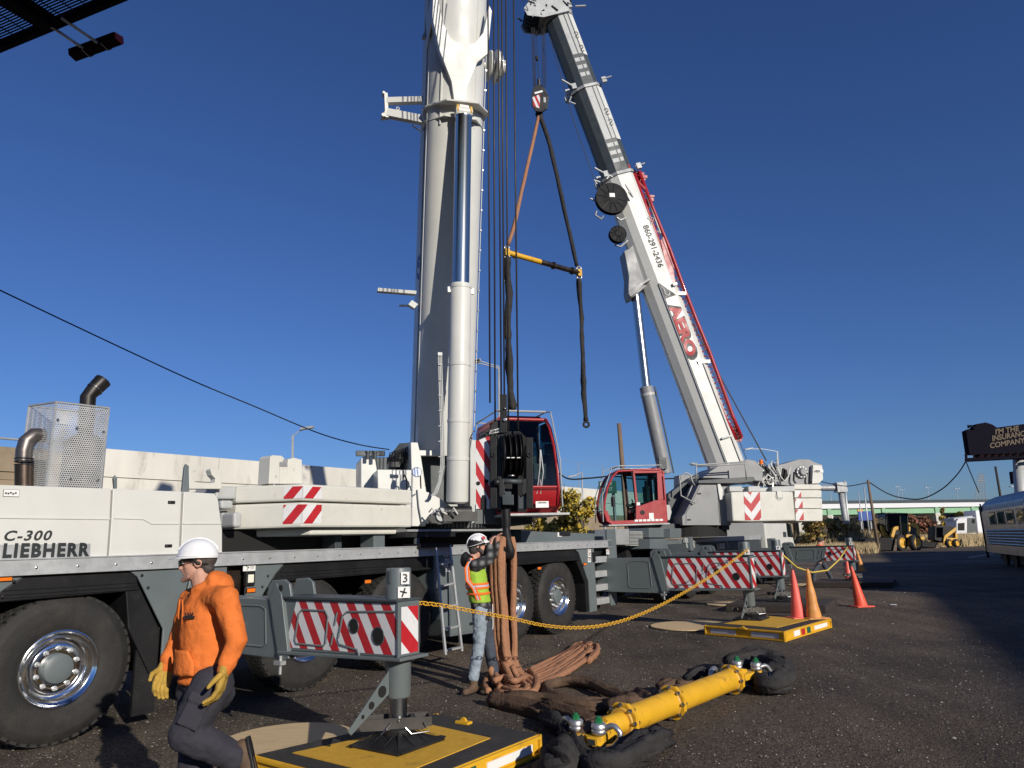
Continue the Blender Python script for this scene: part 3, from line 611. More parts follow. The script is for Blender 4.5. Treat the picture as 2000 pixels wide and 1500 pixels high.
    b.tube([J + vd * .126 + sx * .03 + UP * (zt + .04), J + vd * .126 + sx * .055 + UP * (zt + .11)], .006, 'text_dark', 5); b.tube([J + vd * .126 + sx * .015 + UP * (zt + .085), J + vd * .126 + sx * .07 + UP * (zt + .07)], .006, 'text_dark', 5)
    st = obj('warning_label', b, jk)
    if num: text(num, J + vd * .125 + sx * .036 + UP * (zt + .155), sx, UP, .038, .07, 'text_dark', jk, bold=.01)
    # triangular arm with holes
    b = B(); q0 = J - DD * .10 + UP * (zb - .13); al = -DD * .99 + UP * -.45 
    an = DN
    b.prism([q0 + UP * .05, q0 - UP * .13, q0 - DD * .40 - UP * .36, q0 - DD * .43 - UP * .33, q0 - DD * .40 - UP * .30], an * .012, 'grey_paint'); ar = obj('stowage_arm', b, jk, bevel=.002)
    b = B()
    for k_, rad in ((.20, .045), (.48, .03), (.7, .016)): b = B(); b.lathe(q0 - UP * .04 + (-DD * .41 - UP * .30) * k_ - an * .002, -an, [(0, rad), (.002, rad)], 'dark_void', 16); obj('lightening_hole', b, ar)
    # foot: clamp frame, round head, ribbed pyramid plate
    z0 = .182; b = B()
    b.lathe(J + UP * (z0 + .07), UP, [(0, .125), (.015, .13), (.055, .13), (.065, .12)], 'black_paint', 32)
    b.lathe(J + UP * (z0 + .13), UP, [(0, .08), (.03, .06), (.06, .06)], 'black_paint', 20)
    ft = obj('foot_head', b, parent, auto=40)
    b = B(); hs_ = .27
    base = [J + DD * x + DN * y + UP * z0 for x, y in ((-hs_, -hs_), (hs_, -hs_), (hs_, hs_), (-hs_, hs_))]; top = [J + DD * x + DN * y + UP * (z0 + .09) for x, y in ((-.09, -.09), (.09, -.09), (.09, .09), (-.09, .09))]
    b.add([p + UP * .0 for p in base] + [p + UP * .018 for p in base] + top, [(3, 2, 1, 0), (0, 1, 5, 4), (1, 2, 6, 5), (2, 3, 7, 6), (3, 0, 4, 7), (4, 5, 9, 8), (5, 6, 10, 9), (6, 7, 11, 10), (7, 4, 8, 11), (8, 9, 10, 11)], 'black_paint')
    for i in range(4):
        p, q_ = base[i], base[(i + 1) % 4]; md_ = (p + q_) / 2; t_ = (top[i] + top[(i + 1) % 4]) / 2; e = (q_ - p).normalized()
        for o_ in (-.07, .07): b.prism([md_ + e * o_ + UP * .018, t_ + e * o_ + UP * .02, t_ + e * o_ + (md_ - t_) * .35 + UP * .03], e * .012, 'black_paint')
        b.prism([p + UP * .018, top[i] + UP * .03, top[i] + (p - top[i]) * .5 + UP * .02], e * .014, 'black_paint')
        b.box(p + UP * .02 + (q_ - p) * .08, e * .03, (base[(i + 2) % 4] - q_).normalized() * .03, UP * .006, 'black_paint')
    obj('foot_plate', b, parent, bevel=.003)
    b = B(); cz = z0 + .165
    fa = (DD * .75 - DN * .66).normalized(); fb = UP.cross(fa)
    for sgn in (-1, 1):
        q = J + fb * (.085 * sgn)
        b.prism([q - fa * .34 + UP * (cz + .05), q - fa * .30 + UP * (cz - .03), q + fa * .2 + UP * (cz - .05), q + fa * .26 + UP * (cz - .02), q + fa * .26 + UP * (cz + .04), q - fa * .05 + UP * (cz + .05)], fb * .014 * sgn, 'worn_steel')
    b.box(J + fa * .26 + UP * (cz), fb * .09, fa * .008, UP * .035, 'worn_steel'); b.box(J + fa * .12 + UP * (cz + .03), fb * .085, fa * .02, UP * .01, 'black_paint')
    b.tube([J + fa * .2 - fb * .12 + UP * (cz + .01), J + fa * .24 - fb * .13 + UP * (cz - .06), J + fa * .10 - fb * .13 + UP * (cz - .07), J + fa * .05 - fb * .12 + UP * (cz - .02)], .006, 'bare_steel', 6)
    b.tube([J - fb * .12 + UP * (cz + .03), J + fb * .12 + UP * (cz + .03)], .008, 'bare_steel', 6)
    b.tube([J - fa * .06 - fb * .11 + UP * (cz + .02), J - fa * .1 - fb * .13 + UP * (cz - .02), J - fa * .14 - fb * .12 + UP * (cz - .06)], .006, 'bare_steel', 6)
    obj('foot_clamp', b, parent, bevel=.002)
outrigger(RA, 1.24, -3.33, 1.30, .84, -1.93, -.2, 1.09, '3')
q = pZ(1467, 1207, .2) - OA; SJB, DJB = q.dot(DD), q.dot(DN)
outrigger(RA, SJB, DJB, 1.36, .72, DJB + 1.75, .3, SJB - .15)
# ---------------- near crane: upperworks
fA = V((.31, -.951, 0)).normalized(); lA = V((.951, .31, 0)).normalized()    # forward, operator's left
P0 = pY(864, 860, 14.2); P1 = pY(892, 0, 12.4); uA = (P1 - P0).normalized(); bA = (fA - uA * fA.dot(uA)).normalized(); sAx = uA.cross(bA)  # bA: belly side of the boom
if sAx.dot(lA) < 0: sAx = -sAx
def FB(l, f, t): return P0 + sAx * l + bA * f + uA * t      # boom frame
def boomsec(w, hb, hf, ch=.12, nn=10):
    pts = [(-w + ch * .4, -hb), (w - ch * .4, -hb), (w, -hb + ch * .4)]
    for i in range(nn + 1):
        a = PI * i / nn; pts.append((w * math.cos(a) ** 1 if True else 0, hf - .42 + .42 * math.sin(a)))
    pts += [(-w, -hb + ch * .4)]; return pts
def boom(b, sec, t0, t1, m): b.prism([FB(l, f, t0) for l, f in sec], uA * (t1 - t0), m)
b = B(); boom(b, boomsec(.56, .55, .62), -.25, 10.6, 'white_paint')
bo = obj('boom', b, RA, auto=30)
b = B(); boom(b, boomsec(.50, .48, .56), 10.6, 12.6, 'white_paint'); boom(b, boomsec(.44, .42, .50), 12.6, 13., 'white_paint'); obj('boom_extension', b, bo, auto=30)
b = B()
for l in (-.36, .30): b.tube([FB(l, .60 - abs(l) * .2, 6.1), FB(l, .60 - abs(l) * .2, 10.6)], .022, 'white_paint', 6)
for l in (-.572, .575):
    b.tube([FB(l, .05, -.2), FB(l, .05, 10.5)], .012, 'light_grey_paint', 6); b.tube([FB(l, .28, .3), FB(l, .28, 9)], .008, 'white_paint', 6)
for i in range(22): b.box(FB(-.575, .05, .2 + i * .47), sAx * .012, bA * .025, uA * .015, 'bare_steel')
for i in range(22): b.box(FB(.578, .28, .2 + i * .4), sAx * .014, bA * .025, uA * .015, 'bare_steel')
obj('boom_rail', b, bo)
# collar and Y-shaped saddle
def tpx(px, py): # boom parameter t where axis passes photo height
    best = min((abs((lambda p: 750 - FPX * ((p - EYE).dot(CU)) / ((p - EYE).dot(fw)))(P0 + uA * (k * .02)) - py), k * .02) for k in range(-20, 900)); return best[1]
tc_ = tpx(0, 228); td = tpx(0, 100)
b = B()
b.prism([FB(l, f, tc_ - .02) for l, f in [(-.62, -.2), (-.62, .3), (-.3, .78), (.3, .86), (.62, .45), (.66, -.2)]], uA * .035, 'white_paint')
b.prism([FB(l, f, tc_ - .28) for l, f in [(-.60, -.2), (-.60, .25), (-.3, .68), (.3, .72), (.6, .25), (.6, -.2)]], uA * .02, 'white_paint')
obj('boom_collar', b, bo, bevel=.004)
b = B(); fY = .68
Yp = [(-.13, .02), (.10, .02), (.13, .35), (.30, .85), (.50, 1.05), (.56, 1.9), (.50, 2.0), (.40, 1.45), (.24, 1.22), (0, 1.12), (-.24, 1.22), (-.40, 1.5), (-.60, 2.35), (-.61, 1.55), (-.45, .95), (-.20, .4)]
b.prism([FB(l, fY, tc_ + t_) for l, t_ in Yp], -bA * .14, 'white_paint')
b.prism([FB(-.598, fY - .14, tc_ + 1.6), FB(-.598, fY - .14, tc_ + 2.3), FB(-.598, .1, tc_ + 1.9), FB(-.598, .1, tc_ + 1.2)], sAx * .03, 'white_paint')
for sg_ in (-.13, .11): b.prism([FB(sg_, fY - .14, tc_ + .0), FB(sg_, fY - .14, tc_ + .35), FB(sg_, .5, tc_ + .9), FB(sg_, .5, tc_ + .0)], sAx * .02, 'white_paint')
obj('boom_saddle', b, bo, bevel=.01)
# cable pulley drum on the right of the boom
b = B(); c = FB(.70, .0, tpx(0, 118))
for o_, r_ in ((0, .30), (.07, .16), (.14, .33), (.20, .30), (.26, .16), (.30, .16)): b.lathe(c + sAx * o_, sAx, [(0, r_), (.03, r_)], 'white_paint', 28)
b.lathe(c - sAx * .15, sAx, [(0, .06), (.5, .06)], 'white_paint', 12); obj('cable_drum', b, bo, auto=40)
# folding support arms on the left side
b = B(); y0 = 12.7
def arm(p, q, w, h, m='white_paint', th=.06): 
    p = pY(*p, y0); q = pY(*q, y0); d = (q - p).normalized(); n_ = fA; u_ = n_.cross(d).normalized(); b.box((p + q) / 2, d * ((q - p).length / 2), u_ * h, n_ * th, m)
arm((752, 198), (826, 196), 0, .06); arm((750, 220), (830, 236), 0, .085); arm((753, 184), (755, 232), 0, .035); arm((824, 232), (852, 228), 0, .12, th=.12)
b.lathe(pY(749, 184, y0), fA, [(-.07, .03), (.07, .03)], 'white_paint', 12); b.lathe(pY(748, 228, y0), fA, [(-.08, .04), (.08, .04)], 'white_paint', 12)
b.torus(pY(777, 212, y0), fA, .03, .01, 'white_paint', 14, 6); b.tube([pY(805, 245, y0), pY(822, 256, y0), pY(832, 248, y0)], .02, 'bare_steel', 6)
obj('jib_bracket', b, bo, bevel=.006)
y0 = 13.3; b = B(); arm((737, 567), (812, 573), 0, .035); b.lathe(pY(741, 567, y0), fA, [(-.062, .012), (.062, .012)], 'dark_void', 8); arm((800, 592), (812, 600), 0, .06); b.tube([pY(780, 597, y0), pY(805, 597, y0)], .022, 'bare_steel', 8)
obj('jib_bracket', b, bo, bevel=.004)
b = B(); y0 = 12.6; b.tube([pY(838, -40, y0), pY(832, 62, y0), pY(826, 75, y0)], .03, 'light_grey_paint', 6); b.tube([pY(846, -20, y0), pY(838, 70, y0)], .012, 'light_grey_paint', 6); b.box(pY(829, 74, y0), sAx * .05, bA * .04, UP * .03, 'light_grey_paint'); obj('hose_guide', b, bo)
# company lettering on the left side of the boom (reads along the boom)
def sidetext(s, t0, t1, f0, f1, m, bold=.03): text(s, FB(-.563, f1, t1), -uA, bA * -1 if False else (bA * -1), t1 - t0, f1 - f0, m, bo, bold=bold, off=.004)
sidetext('AERO', tpx(0, 480), tpx(0, 285), -.38, .12, 'sign_red', .05)
b = B(); b.lathe(FB(-.562, -.13, tpx(0, 525)), -sAx, [(0, .25), (.003, .25)], 'sign_blue', 24); b.lathe(FB(-.566, -.13, tpx(0, 525)), -sAx, [(0, .14), (.003, .14)], 'sign_white', 20); b.lathe(FB(-.57, -.13, tpx(0, 520)), -sAx, [(0, .07), (.003, .07)], 'sign_blue', 20); obj('company_emblem', b, bo)
# ropes along the back of the boom
b = B()
for l in (-.5, -.42): b.tube([FB(l, -.62, -.4), FB(l, -.62, 13)], .012, 'rope_steel', 6)
obj('hoist_rope', b, RA)
# boom foot opening
b = B(); b.prism([FB(l, f, -.27) for l, f in boomsec(.50, .48, .56)], uA * .02, 'dark_void'); obj('boom_foot_opening', b, bo)
# luffing cylinder
c0 = pY(893, 980, 12.75); c1 = pY(905, 229, 12.2); cu = (c1 - c0).normalized(); Lc = (c1 - c0).length
cm = .0
tj = min((abs((lambda p: 750 - FPX * ((p - EYE).dot(CU)) / ((p - EYE).dot(fw)))(c0 + cu * (k * .02)) - 556), k * .02) for k in range(0, 400))[1]
b = B().lathe(c0, cu, [(-.03, .15), (0, .19), (.02, .195), (tj - .02, .195), (tj, .185)], 'white_paint', 40)
for f_ in (.19, .36, .62, .985): b.lathe(c0 + cu * (tj * f_), cu, [(-.03, .196), (-.025, .204), (.025, .204), (.03, .196)], 'white_paint', 40, False, False)
for sg in (-1, 1): b.box(c0 + cu * (tj - .12) + lA * .215 * sg, lA * .03, fA * .03, UP * .05, 'white_paint')
lc = obj('luffing_cylinder', b, RA, auto=35)
b = B().lathe(c0 + cu * tj, cu, [(-.1, .158), (Lc - tj - .05, .158), (Lc - tj - .03, .168), (Lc - tj, .168)], 'polished_rod', 40); obj('cylinder_rod', b, lc, auto=35)
b = B().lathe(c1 + cu * .1 - lA * .16, lA, [(0, .10), (.32, .10)], 'white_paint', 24); b.box(c1 + cu * .08, lA * .09, fA * .08, UP * .13, 'white_paint')
for sg in (-1, 1): b.lathe(c1 + cu * .12 + lA * .13 * sg, lA, [(-.02, .11), (.02, .11)], 'machine_yellow', 20)
obj('cylinder_eye', b, lc, auto=40)
# hoses beside the cylinder
b = B()
for k_ in range(3):
    o_ = V((.025 * k_, -.02 * k_, 0)); b.tube([pY(856 + 3 * k_, 690, 12.6), pY(858 + 3 * k_, 760, 12.6), pY(861 + 3 * k_, 850, 12.6), pY(861 + 3 * k_, 905, 12.6), pY(857 + 2 * k_, 940, 12.6), pY(848 + 3 * k_, 962, 12.6), pY(842 + 3 * k_, 968, 12.6)], .012, 'light_grey_paint', 8)
for y in range(712, 940, 30): b.box(pY(859, y, 12.57), lA * .026, fA * .010, UP * .006, 'light_grey_paint')
b.box(pY(859, 692, 12.6), lA * .04, fA * .03, UP * .03, 'light_grey_paint'); obj('hydraulic_hose', b, RA, smooth=False, auto=50)
# uprights carrying the boom foot
def plF(name, pts, Y, th, m, bevel=.012, parent=None, dirv=None):  # traced on a plane facing forward (fA) through depth Y
    pc = pY(pts[0][0], pts[0][1], Y); b = B().prism([hit(x, y, pc, fA) for x, y in pts], (dirv or -fA) * th, m); return obj(name, b, parent or RA, bevel=bevel)
plF('boom_upright', [(802, 864), (816, 864), (822, 890), (832, 955), (836, 990), (806, 990)], 12.9, 1.9, 'white_paint')
plF('boom_upright', [(921, 858), (932, 860), (932, 1022), (918, 1022), (918, 880)], 13.2, 1.6, 'light_grey_paint')
plF('boom_foot_recess', [(820, 888), (926, 888), (926, 1012), (820, 1012)], 13.9, .3, 'dark_grey_paint')
b = B().lathe(pY(893, 1000, 12.75) - lA * .25, lA, [(0, .10), (.5, .10)], 'black_paint', 20); b.box(pY(893, 1010, 12.8), lA * .3, fA * .25, UP * .08, 'black_paint'); obj('cylinder_pivot', b, RA, auto=40)
plF('cross_beam', [(812, 879), (860, 880), (860, 890), (812, 890)], 13.0, .12, 'white_paint')
plF('turntable_body', [(815, 955), (838, 962), (862, 975), (882, 990), (884, 1022), (824, 1022), (818, 990)], 12.75, 1.5, 'white_paint')
plF('turntable_body', [(800, 985), (935, 985), (935, 1024), (800, 1024)], 13.3, 1.5, 'light_grey_paint')
b = B(); b.lathe(pY(860, 1008, 12.6), fA, [(-.1, .14), (.02, .14), (.06, .09), (.10, .09)], 'light_grey_paint', 20)
for i in range(7): x = 838 + i * 7; b.tube([pY(x, 1000 + (i % 3) * 5, 12.55), pY(x + 6, 992 + (i % 2) * 8, 12.45), pY(x + 14, 1004 + (i % 3) * 4, 12.5)], .014, ('white_paint', 'bare_steel', 'black_paint')[i % 3], 6)
b.box(pY(850, 1015, 12.6), lA * .12, fA * .08, UP * .06, 'black_paint'); obj('slewing_gear', b, RA, auto=40)
plF('side_housing', [(737, 917), (826, 918), (836, 990), (831, 1028), (740, 1028)], 12.6, 1.2, 'white_paint')
plF('side_housing', [(705, 896), (708, 892), (716, 890), (733, 892), (737, 917), (737, 960), (705, 960)], 13.1, .9, 'white_paint')
plF('side_housing', [(733, 893), (770, 893), (772, 918), (737, 918)], 13.15, .8, 'dark_grey_paint')
plF('machinery_bracket', [(695, 880), (752, 880), (752, 891), (695, 891)], 13.4, .03, 'dark_grey_paint')
b = B()
for x in (718, 732): b.lathe(pY(x, 897, 13.0), UP, [(0, .035), (.11, .035), (.11, .05), (.15, .05)], 'dark_grey_paint', 14)
obj('breather', b, RA, auto=40)
b = B()
rnd = random.Random(3)
for i in range(46):
    x = rnd.uniform(755, 800); y = 915 - (x - 745) * .75 * rnd.uniform(.35, 1.); r_ = rnd.uniform(.02, .05); b.box(pY(x, y, 13.4 + rnd.uniform(-.2, .2)), lA * r_ * 1.6, fA * r_, UP * r_, rnd.choice(['dark_grey_paint', 'black_paint', 'light_grey_paint']))
for i in range(9): x = 757 + i * 5; b.tube([pY(x, 905, 13.2), pY(x + 5, 885 - i, 13.15), pY(x + 14, 880 - i * 1.5, 13.2), pY(x + 16, 900, 13.2)], .012, 'black_paint', 6)
b.prism([pY(x, y, 13.6) for x, y in [(760, 892), (780, 866), (804, 864), (810, 920), (765, 920)]], V((0, .3, 0)), 'dark_grey_paint')
obj('winch_machinery', b, RA)
# mirrors
for x, y, rx, ry, m_, r2 in ((787, 927, .05, .10, 'chrome', 1), (814, 922, .095, .065, 'chrome', 0)):
    c = pY(x, y, 12.35); b = B(); vs = []
    nv = (-fA * .2 + lA * -.95) if r2 else fA; nv = nv.normalized() if r2 else (fA * .9 + UP * .2).normalized()
    b.lathe(c, nv, [(-.025, .03), (-.015, .085), (0, .09)], 'black_plastic', 24); b.lathe(c, nv, [(.001, .08), (.004, .08)], 'chrome', 24)
    b.tube([c - nv * .02, pY(x + 7, y + 8, 12.45), pY(x + 8, y + 30, 12.5), pY(x + 8, y + 32, 12.62)], .012, 'black_plastic', 6); obj('mirror', b, RA, auto=40)
b = B().box(pY(776, 923, 12.58), lA * .075, UP * .035, fA * .004, 'sticker'); b.tube([pY(769, 920, 12.57), pY(774, 926, 12.57)], .006, 'text_dark', 5); obj('warning_label', b, RA)
plF('railing_panel', [(915, 885), (930, 885), (930, 1020), (917, 1020)], 13.3, .1, 'light_grey_paint')
# slewing ring
sc_ = pY(880, 1034, 14.1); 
b = B().lathe(V((sc_.x, sc_.y, 2.02)), UP, [(0, .95), (.03, 1.02), (.13, 1.02), (.13, .9)], 'black_paint', 64)
for i in range(96):
    a = 2 * PI * i / 96; d = V((math.cos(a), math.sin(a), 0)); b.box(V((sc_.x, sc_.y, 2.09)) + d * 1.03, d * .02, UP.cross(d) * .012, UP * .055, 'dark_grey_paint')
obj('slewing_ring', b, RA)
b = B().lathe(V((sc_.x, sc_.y, 1.7)), UP, [(0, .85), (.33, .85)], 'dark_void', 32); obj('ring_pedestal', b, RA)
plF('turntable_body', [(928, 985), (1040, 985), (1040, 1024), (928, 1024)], 13.2, 1.2, 'dark_grey_paint')
# ---------------- operator cab (shared by both cranes)
def cab(parent, org, f, l, W=.98, Ln=2.05, H=1.78, open_door=False, guard_dz=.12, door_left=True):
    """org: rear right bottom corner; f forward, l left"""
    def K(a, w, z): return org + f * a + l * w + UP * z
    prof = [(0, 0), (1.78, 0), (1.98, .12), (2.05, .38), (2.02, .75), (1.90, 1.2), (1.72, 1.55), (1.52, 1.74), (.12, 1.78), (0, 1.68)]
    prof = [(a / 2.05 * Ln, z / 1.78 * H) for a, z in prof]
    b = B().prism([K(a, 0, z) for a, z in ((.0, 0), (Ln * .87, 0), (Ln * .96, .06 * H), (Ln * .97, .10), (0, .10))], l * W, 'red_paint'); cb = obj('operator_cab', b, parent, bevel=.02)
    b = B()      # pillars along the profile, both sides, plus cross bars
    for w in (.03, W - .03):
        b.tube([K(a, w, z) for a, z in prof[1:8]], .035, 'red_paint', 8)
        b.tube([K(prof[7][0], w, prof[7][1]), K(*(prof[8][0], w, prof[8][1])), K(prof[9][0], w, prof[9][1]), K(0, w, .02)], .035, 'red_paint', 8)
        b.tube([K(Ln * .47, w, .05), K(Ln * .50, w, H * .8), K(Ln * .52, w, H * .97)], .028, 'black_plastic', 8)
    b.tube([K(*(prof[7][0], .03, prof[7][1])), K(prof[7][0], W - .03, prof[7][1])], .03, 'red_paint', 8)
    b.tube([K(Ln * .99, .03, H * .25), K(Ln * .99, W - .03, H * .25)], .02, 'red_paint', 8); b.prism([K(Ln * .87, .02, .02), K(Ln * .955, .02, H * .06), K(Ln * .99, .02, H * .2), K(Ln * .995, .02, H * .25), K(Ln * .95, .02, H * .25), K(Ln * .9, .02, .1)], l * (W - .04), 'red_paint')
    obj('cab_frame', b, cb, auto=50)
    b = B().prism([K(0, 0, .08), K(0, 0, H * .42), K(.10, 0, H * .42), K(.10, 0, .08)], l * W, 'red_paint'); b.prism([K(.0, 0, H * .86), K(.06, 0, H * .97), K(.12, 0, H * .97), K(.10, 0, H * .86)], l * W, 'red_paint'); b.prism([K(.03, .03, H * .42), K(.04, .03, H * .42), K(.04, .03, H * .86), K(.03, .03, H * .86)], l * (W - .06), 'cab_glass'); obj('rear_wall', b, cb, bevel=.01)
    b = B().prism([K(.1, .02, H * .965), K(Ln * .74, .02, H * .965), K(Ln * .74, .02, H * .995), K(.1, .02, H * .995)], l * (W - .04), 'black_plastic'); b.fbox(lambda a, c_, e: K(a, c_, e), Ln * .3, Ln * .7, .1, W - .1, H * 1.0, H * 1.02, 'dark_glass'); obj('roof', b, cb)
    # side walls
    for w, nm in ((W - .02, 'door'), (-.01, 'side_wall')):
        b = B(); a0, a1 = .06, Ln * .5
        b.prism([K(a0, w, .04), K(a1 * 1.02, w, .04), K(a1 * .98, w, H * .30), K(a0 + .25, w, H * .42), K(a0, w, H * .42)], l * .03, 'red_paint')
        b.prism([K(a0, w, H * .42), K(a0 + .17, w, H * .42), K(a0 + .14, w, H * .93), K(a0, w, H * .93)], l * .03, 'red_paint'); b.prism([K(a0, w, H * .93), K(a1, w, H * .93), K(a1, w, H * .975), K(a0, w, H * .975)], l * .03, 'red_paint')
        b.prism([K(a1 * .9, w, H * .3), K(a1 * .98, w, H * .3), K(a1, w, H * .93), K(a1 * .94, w, H * .93)], l * .03, 'red_paint')
        dr = obj(nm, b, cb, bevel=.008)
        b = B().prism([K(a0 + .17, w + .012, H * .42), K(a0 + .25, w + .012, H * .42), K(a1 * .94, w + .012, H * .31), K(a1 * .96, w + .012, H * .93), K(a0 + .14, w + .012, H * .93)], l * .006, 'cab_glass'); obj('window_pane', b, dr)
        b = B().prism([K(a1 * 1.06, w + .012, H * .06), K(Ln * .95, w + .012, H * .1), K(Ln * .975, w + .012, H * .25), K(Ln * .95, w + .012, H * .55), K(Ln * .83, w + .012, H * .85), K(Ln * .72, w + .012, H * .95), K(a1 * 1.06, w + .012, H * .95)], l * .006, 'cab_glass')
        if not (open_door and nm == 'door'): obj('front_side_window', b, cb)
        b = B().lathe(K(a1 * .78, w + .035, H * .2), l, [(0, .07), (.01, .065)], 'black_plastic', 20); b.box(K(a1 * .9, w + .04, H * .36), f * .05, UP * .045, l * .006, 'sticker'); b.box(K(a1 * .5, w + .035, H * .13), f * .07, UP * .09, l * .004, 'sticker')
        for i in range(7): b.box(K(a0 + .12 + i * .125, w + .035, H * .055), f * .05, UP * .03, l * .003, 'sticker')
        obj('warning_label', b, dr)
    # windshield, curved like the pillar
    b = B(); n_ = len(prof)
    ws = prof[3:8]; vs = []
    for a, z in ws: vs += [K(a - .01, .04, z), K(a - .01, W - .04, z)]
    b.add(vs, [(2 * i, 2 * i + 1, 2 * i + 3, 2 * i + 2) for i in range(len(ws) - 1)], 'cab_glass'); obj('windshield', b, cb, smooth=True)
    b = B().tube([K(Ln * .985, W * .55, H * .18), K(Ln * 1.0, W * .62, H * .45), K(Ln * .97, W * .66, H * .62)], .010, 'aluminium', 6); b.tube([K(Ln * .985, W * .62, H * .18), K(Ln * 1.0, W * .68, H * .4), K(Ln * .97, W * .67, H * .62)], .010, 'aluminium', 6); b.tube([K(Ln * .97, W * .66, H * .40), K(Ln * .93, W * .66, H * .80)], .012, 'black_plastic', 6)
    obj('wiper', b, cb)
    b = B().prism([K(-.02, -.04, -.05), K(Ln * .97, -.04, -.05), K(Ln * .97, -.04, -.01), K(-.02, -.04, -.01)], l * (W + .22), 'galvanised'); obj('cab_step', b, cb, bevel=.004)
    b = B()     # roof guard rail
    for w in (.0, W): b.tube([K(.0, w, H * 1.0), K(.05, w, H + guard_dz), K(Ln * .72, w, H + guard_dz), K(Ln * .84, w, H + guard_dz * .6), K(Ln * 1.02, w, H * .52), K(Ln * 1.03, w, H * .05)], .014, 'galvanised', 8)
    b.tube([K(Ln * .72, 0, H + guard_dz), K(Ln * .72, W, H + guard_dz)], .022, 'galvanised', 8); b.tube([K(.05, 0, H + guard_dz), K(.05, W, H + guard_dz)], .014, 'galvanised', 8); obj('roof_guard', b, cb)
    b = B().box(K(Ln * .35, W * .5, H * .25), f * .24, l * .22, UP * .06, 'black_plastic'); b.box(K(Ln * .22, W * .5, H * .5), f * .06, l * .2, UP * .32, 'black_plastic'); b.box(K(Ln * .20, W * .5, H * .75), f * .05, l * .12, UP * .1, 'black_plastic'); b.box(K(Ln * .35, W * .5, H * .12), f * .15, l * .15, UP * .18, 'black_paint')
    for w in (.2, .8): b.box(K(Ln * .42, W * w, H * .36), f * .2, l * .05, UP * .04, 'black_plastic'); b.tube([K(Ln * .5, W * w, H * .38), K(Ln * .52, W * w, H * .46)], .02, 'black_plastic', 8)
    obj('seat', b, cb, bevel=.01)
    b = B().box(K(Ln * .82, W * .75, H * .42), f * .03, l * .12, UP * .14, 'black_plastic'); b.tube([K(Ln * .82, W * .8, .1), K(Ln * .82, W * .78, H * .42)], .02, 'black_plastic', 8); obj('console', b, cb)
    return cb
oc = pY(1094, 1000, 12.95)          # front left bottom of the cab
cabA = cab(RA, oc - lA * .98 - fA * 1.98, fA, lA)
b = B(); q = pY(1054, 986, 12.86) + fA * .10; b.box(q + fA * .03, lA * .12, UP * .055, fA * .004, 'sticker'); obj('maker_plate', b, cabA); text('LIEBHERR', q + fA * .036 - lA * .085 + UP * .018, lA, UP, .17, .022, 'text_dark', cabA, bold=.03)
# hoist ropes falling from the boom head
hbx = [(953, 957, 787), (964, 967, 832), (973, 979, 770), (980, 985, 770), (988, 993, 840), (1003, 1012, 840)]
b = B()
for xt, xb, yb in hbx:
    q0 = pY(xb, yb, 9.95); d_ = ray(xt, 0); q1 = EYE + d_ * (9.95 / d_.y); u_ = (q1 - q0).normalized(); b.tube([q0, q0 + u_ * 9.5], .0125, 'rope_steel', 6)
obj('hoist_rope', b, RA, smooth=True)
hd_ = FB(0, .3, 19.4); b = B().lathe(FB(-.35, .95, 13.2), sAx, [(0, .35), (.7, .35)], 'light_grey_paint', 24); b.box(FB(0, .4, 13.3), sAx * .35, bA * .8, uA * .4, 'white_paint'); obj('boom_head', b, bo)
# ================================================= far crane
craneB = thing('mobile_crane', A(19, 2.2, 0), 'white and grey mobile crane farther off, leaning boom with red lattice jib along it', 'crane'); RB = craneB
CB = V((5.4, 23, 0)); fB = V((-.99, -.12, 0)).normalized(); lB = V((.12, -.99, 0)).normalized()
def SB(f, l, z): return CB + fB * f + lB * l + UP * z
def pB(x, y, l=0.): return hit(x, y, CB + lB * l, lB)
def pb(name, pts, l, th, m, parent=None, bevel=.012): return obj(name, B().prism([pB(x, y, l) for x, y in pts], -lB * th, m), parent or RB, bevel=bevel)
def pd(name, pts, d, th, m, parent=None, bevel=.012): return obj(name, B().prism([pA(x, y, d) for x, y in pts], DN * th, m), parent or RB, bevel=bevel)
# carrier
J2 = pZ(1527, 1172, .2) - OA; J3 = pZ(1668, 1132, .2) - OA
outrigger(RB, J2.dot(DD), J2.dot(DN), 1.36, .74, J2.dot(DN) + 1.75, J2.dot(DN) + 3.2, J2.dot(DD) - .15, mirror=True)
outrigger(RB, J3.dot(DD), J3.dot(DN), 1.30, .80, J3.dot(DN) + 2.0, J3.dot(DN) + 4.3, J3.dot(DD) - .15, striped=.95)
dB0 = J2.dot(DN) + 3.2; sB0 = J2.dot(DD) - .6; sB1 = J3.dot(DD) + 3.2
b = B(); b.fbox(A, sB0, sB1, dB0 + .6, dB0 + 2.0, .6, 1.5, 'dark_void'); b.fbox(A, sB0 + 1, sB1 - 1.5, dB0 + .05, dB0 + 2.6, 1.58, 1.70, 'grey_paint'); b.fbox(A, sB0 + 1, sB1 - 2.5, dB0 + .0, dB0 + .05, 1.2, 1.58, 'dark_grey_paint'); obj('chassis_frame', b, RB)
b = B(); b.fbox(A, sB0 + 2.5, sB1 - 2.6, dB0 - .04, dB0 + .02, 1.60, 1.74, 'aluminium'); obj('deck_rail', b, RB)
wB = None
for s in (1.3, 2.9, 4.6, 9.6, 11.3):
    c = A(sB0 + s, dB0 + .02, .7)
    if wB is None: wB = make_wheel(RB, c, -DN, tread=False); ws0 = s
    else: copy_tree(wB, RB).location = DD * (s - ws0)
    copy_far(wB, RB, DD * (s - ws0) + DN * 2.3)
pd('mesh_locker', [(1201, 1033), (1229, 1033), (1229, 1064), (1201, 1064)], dB0 + .3, .6, 'galvanised')
lv = pd('vent_locker', [(1231, 1038), (1256, 1038), (1256, 1066), (1231, 1066)], dB0 + .3, .6, 'light_grey_paint')
b = B()
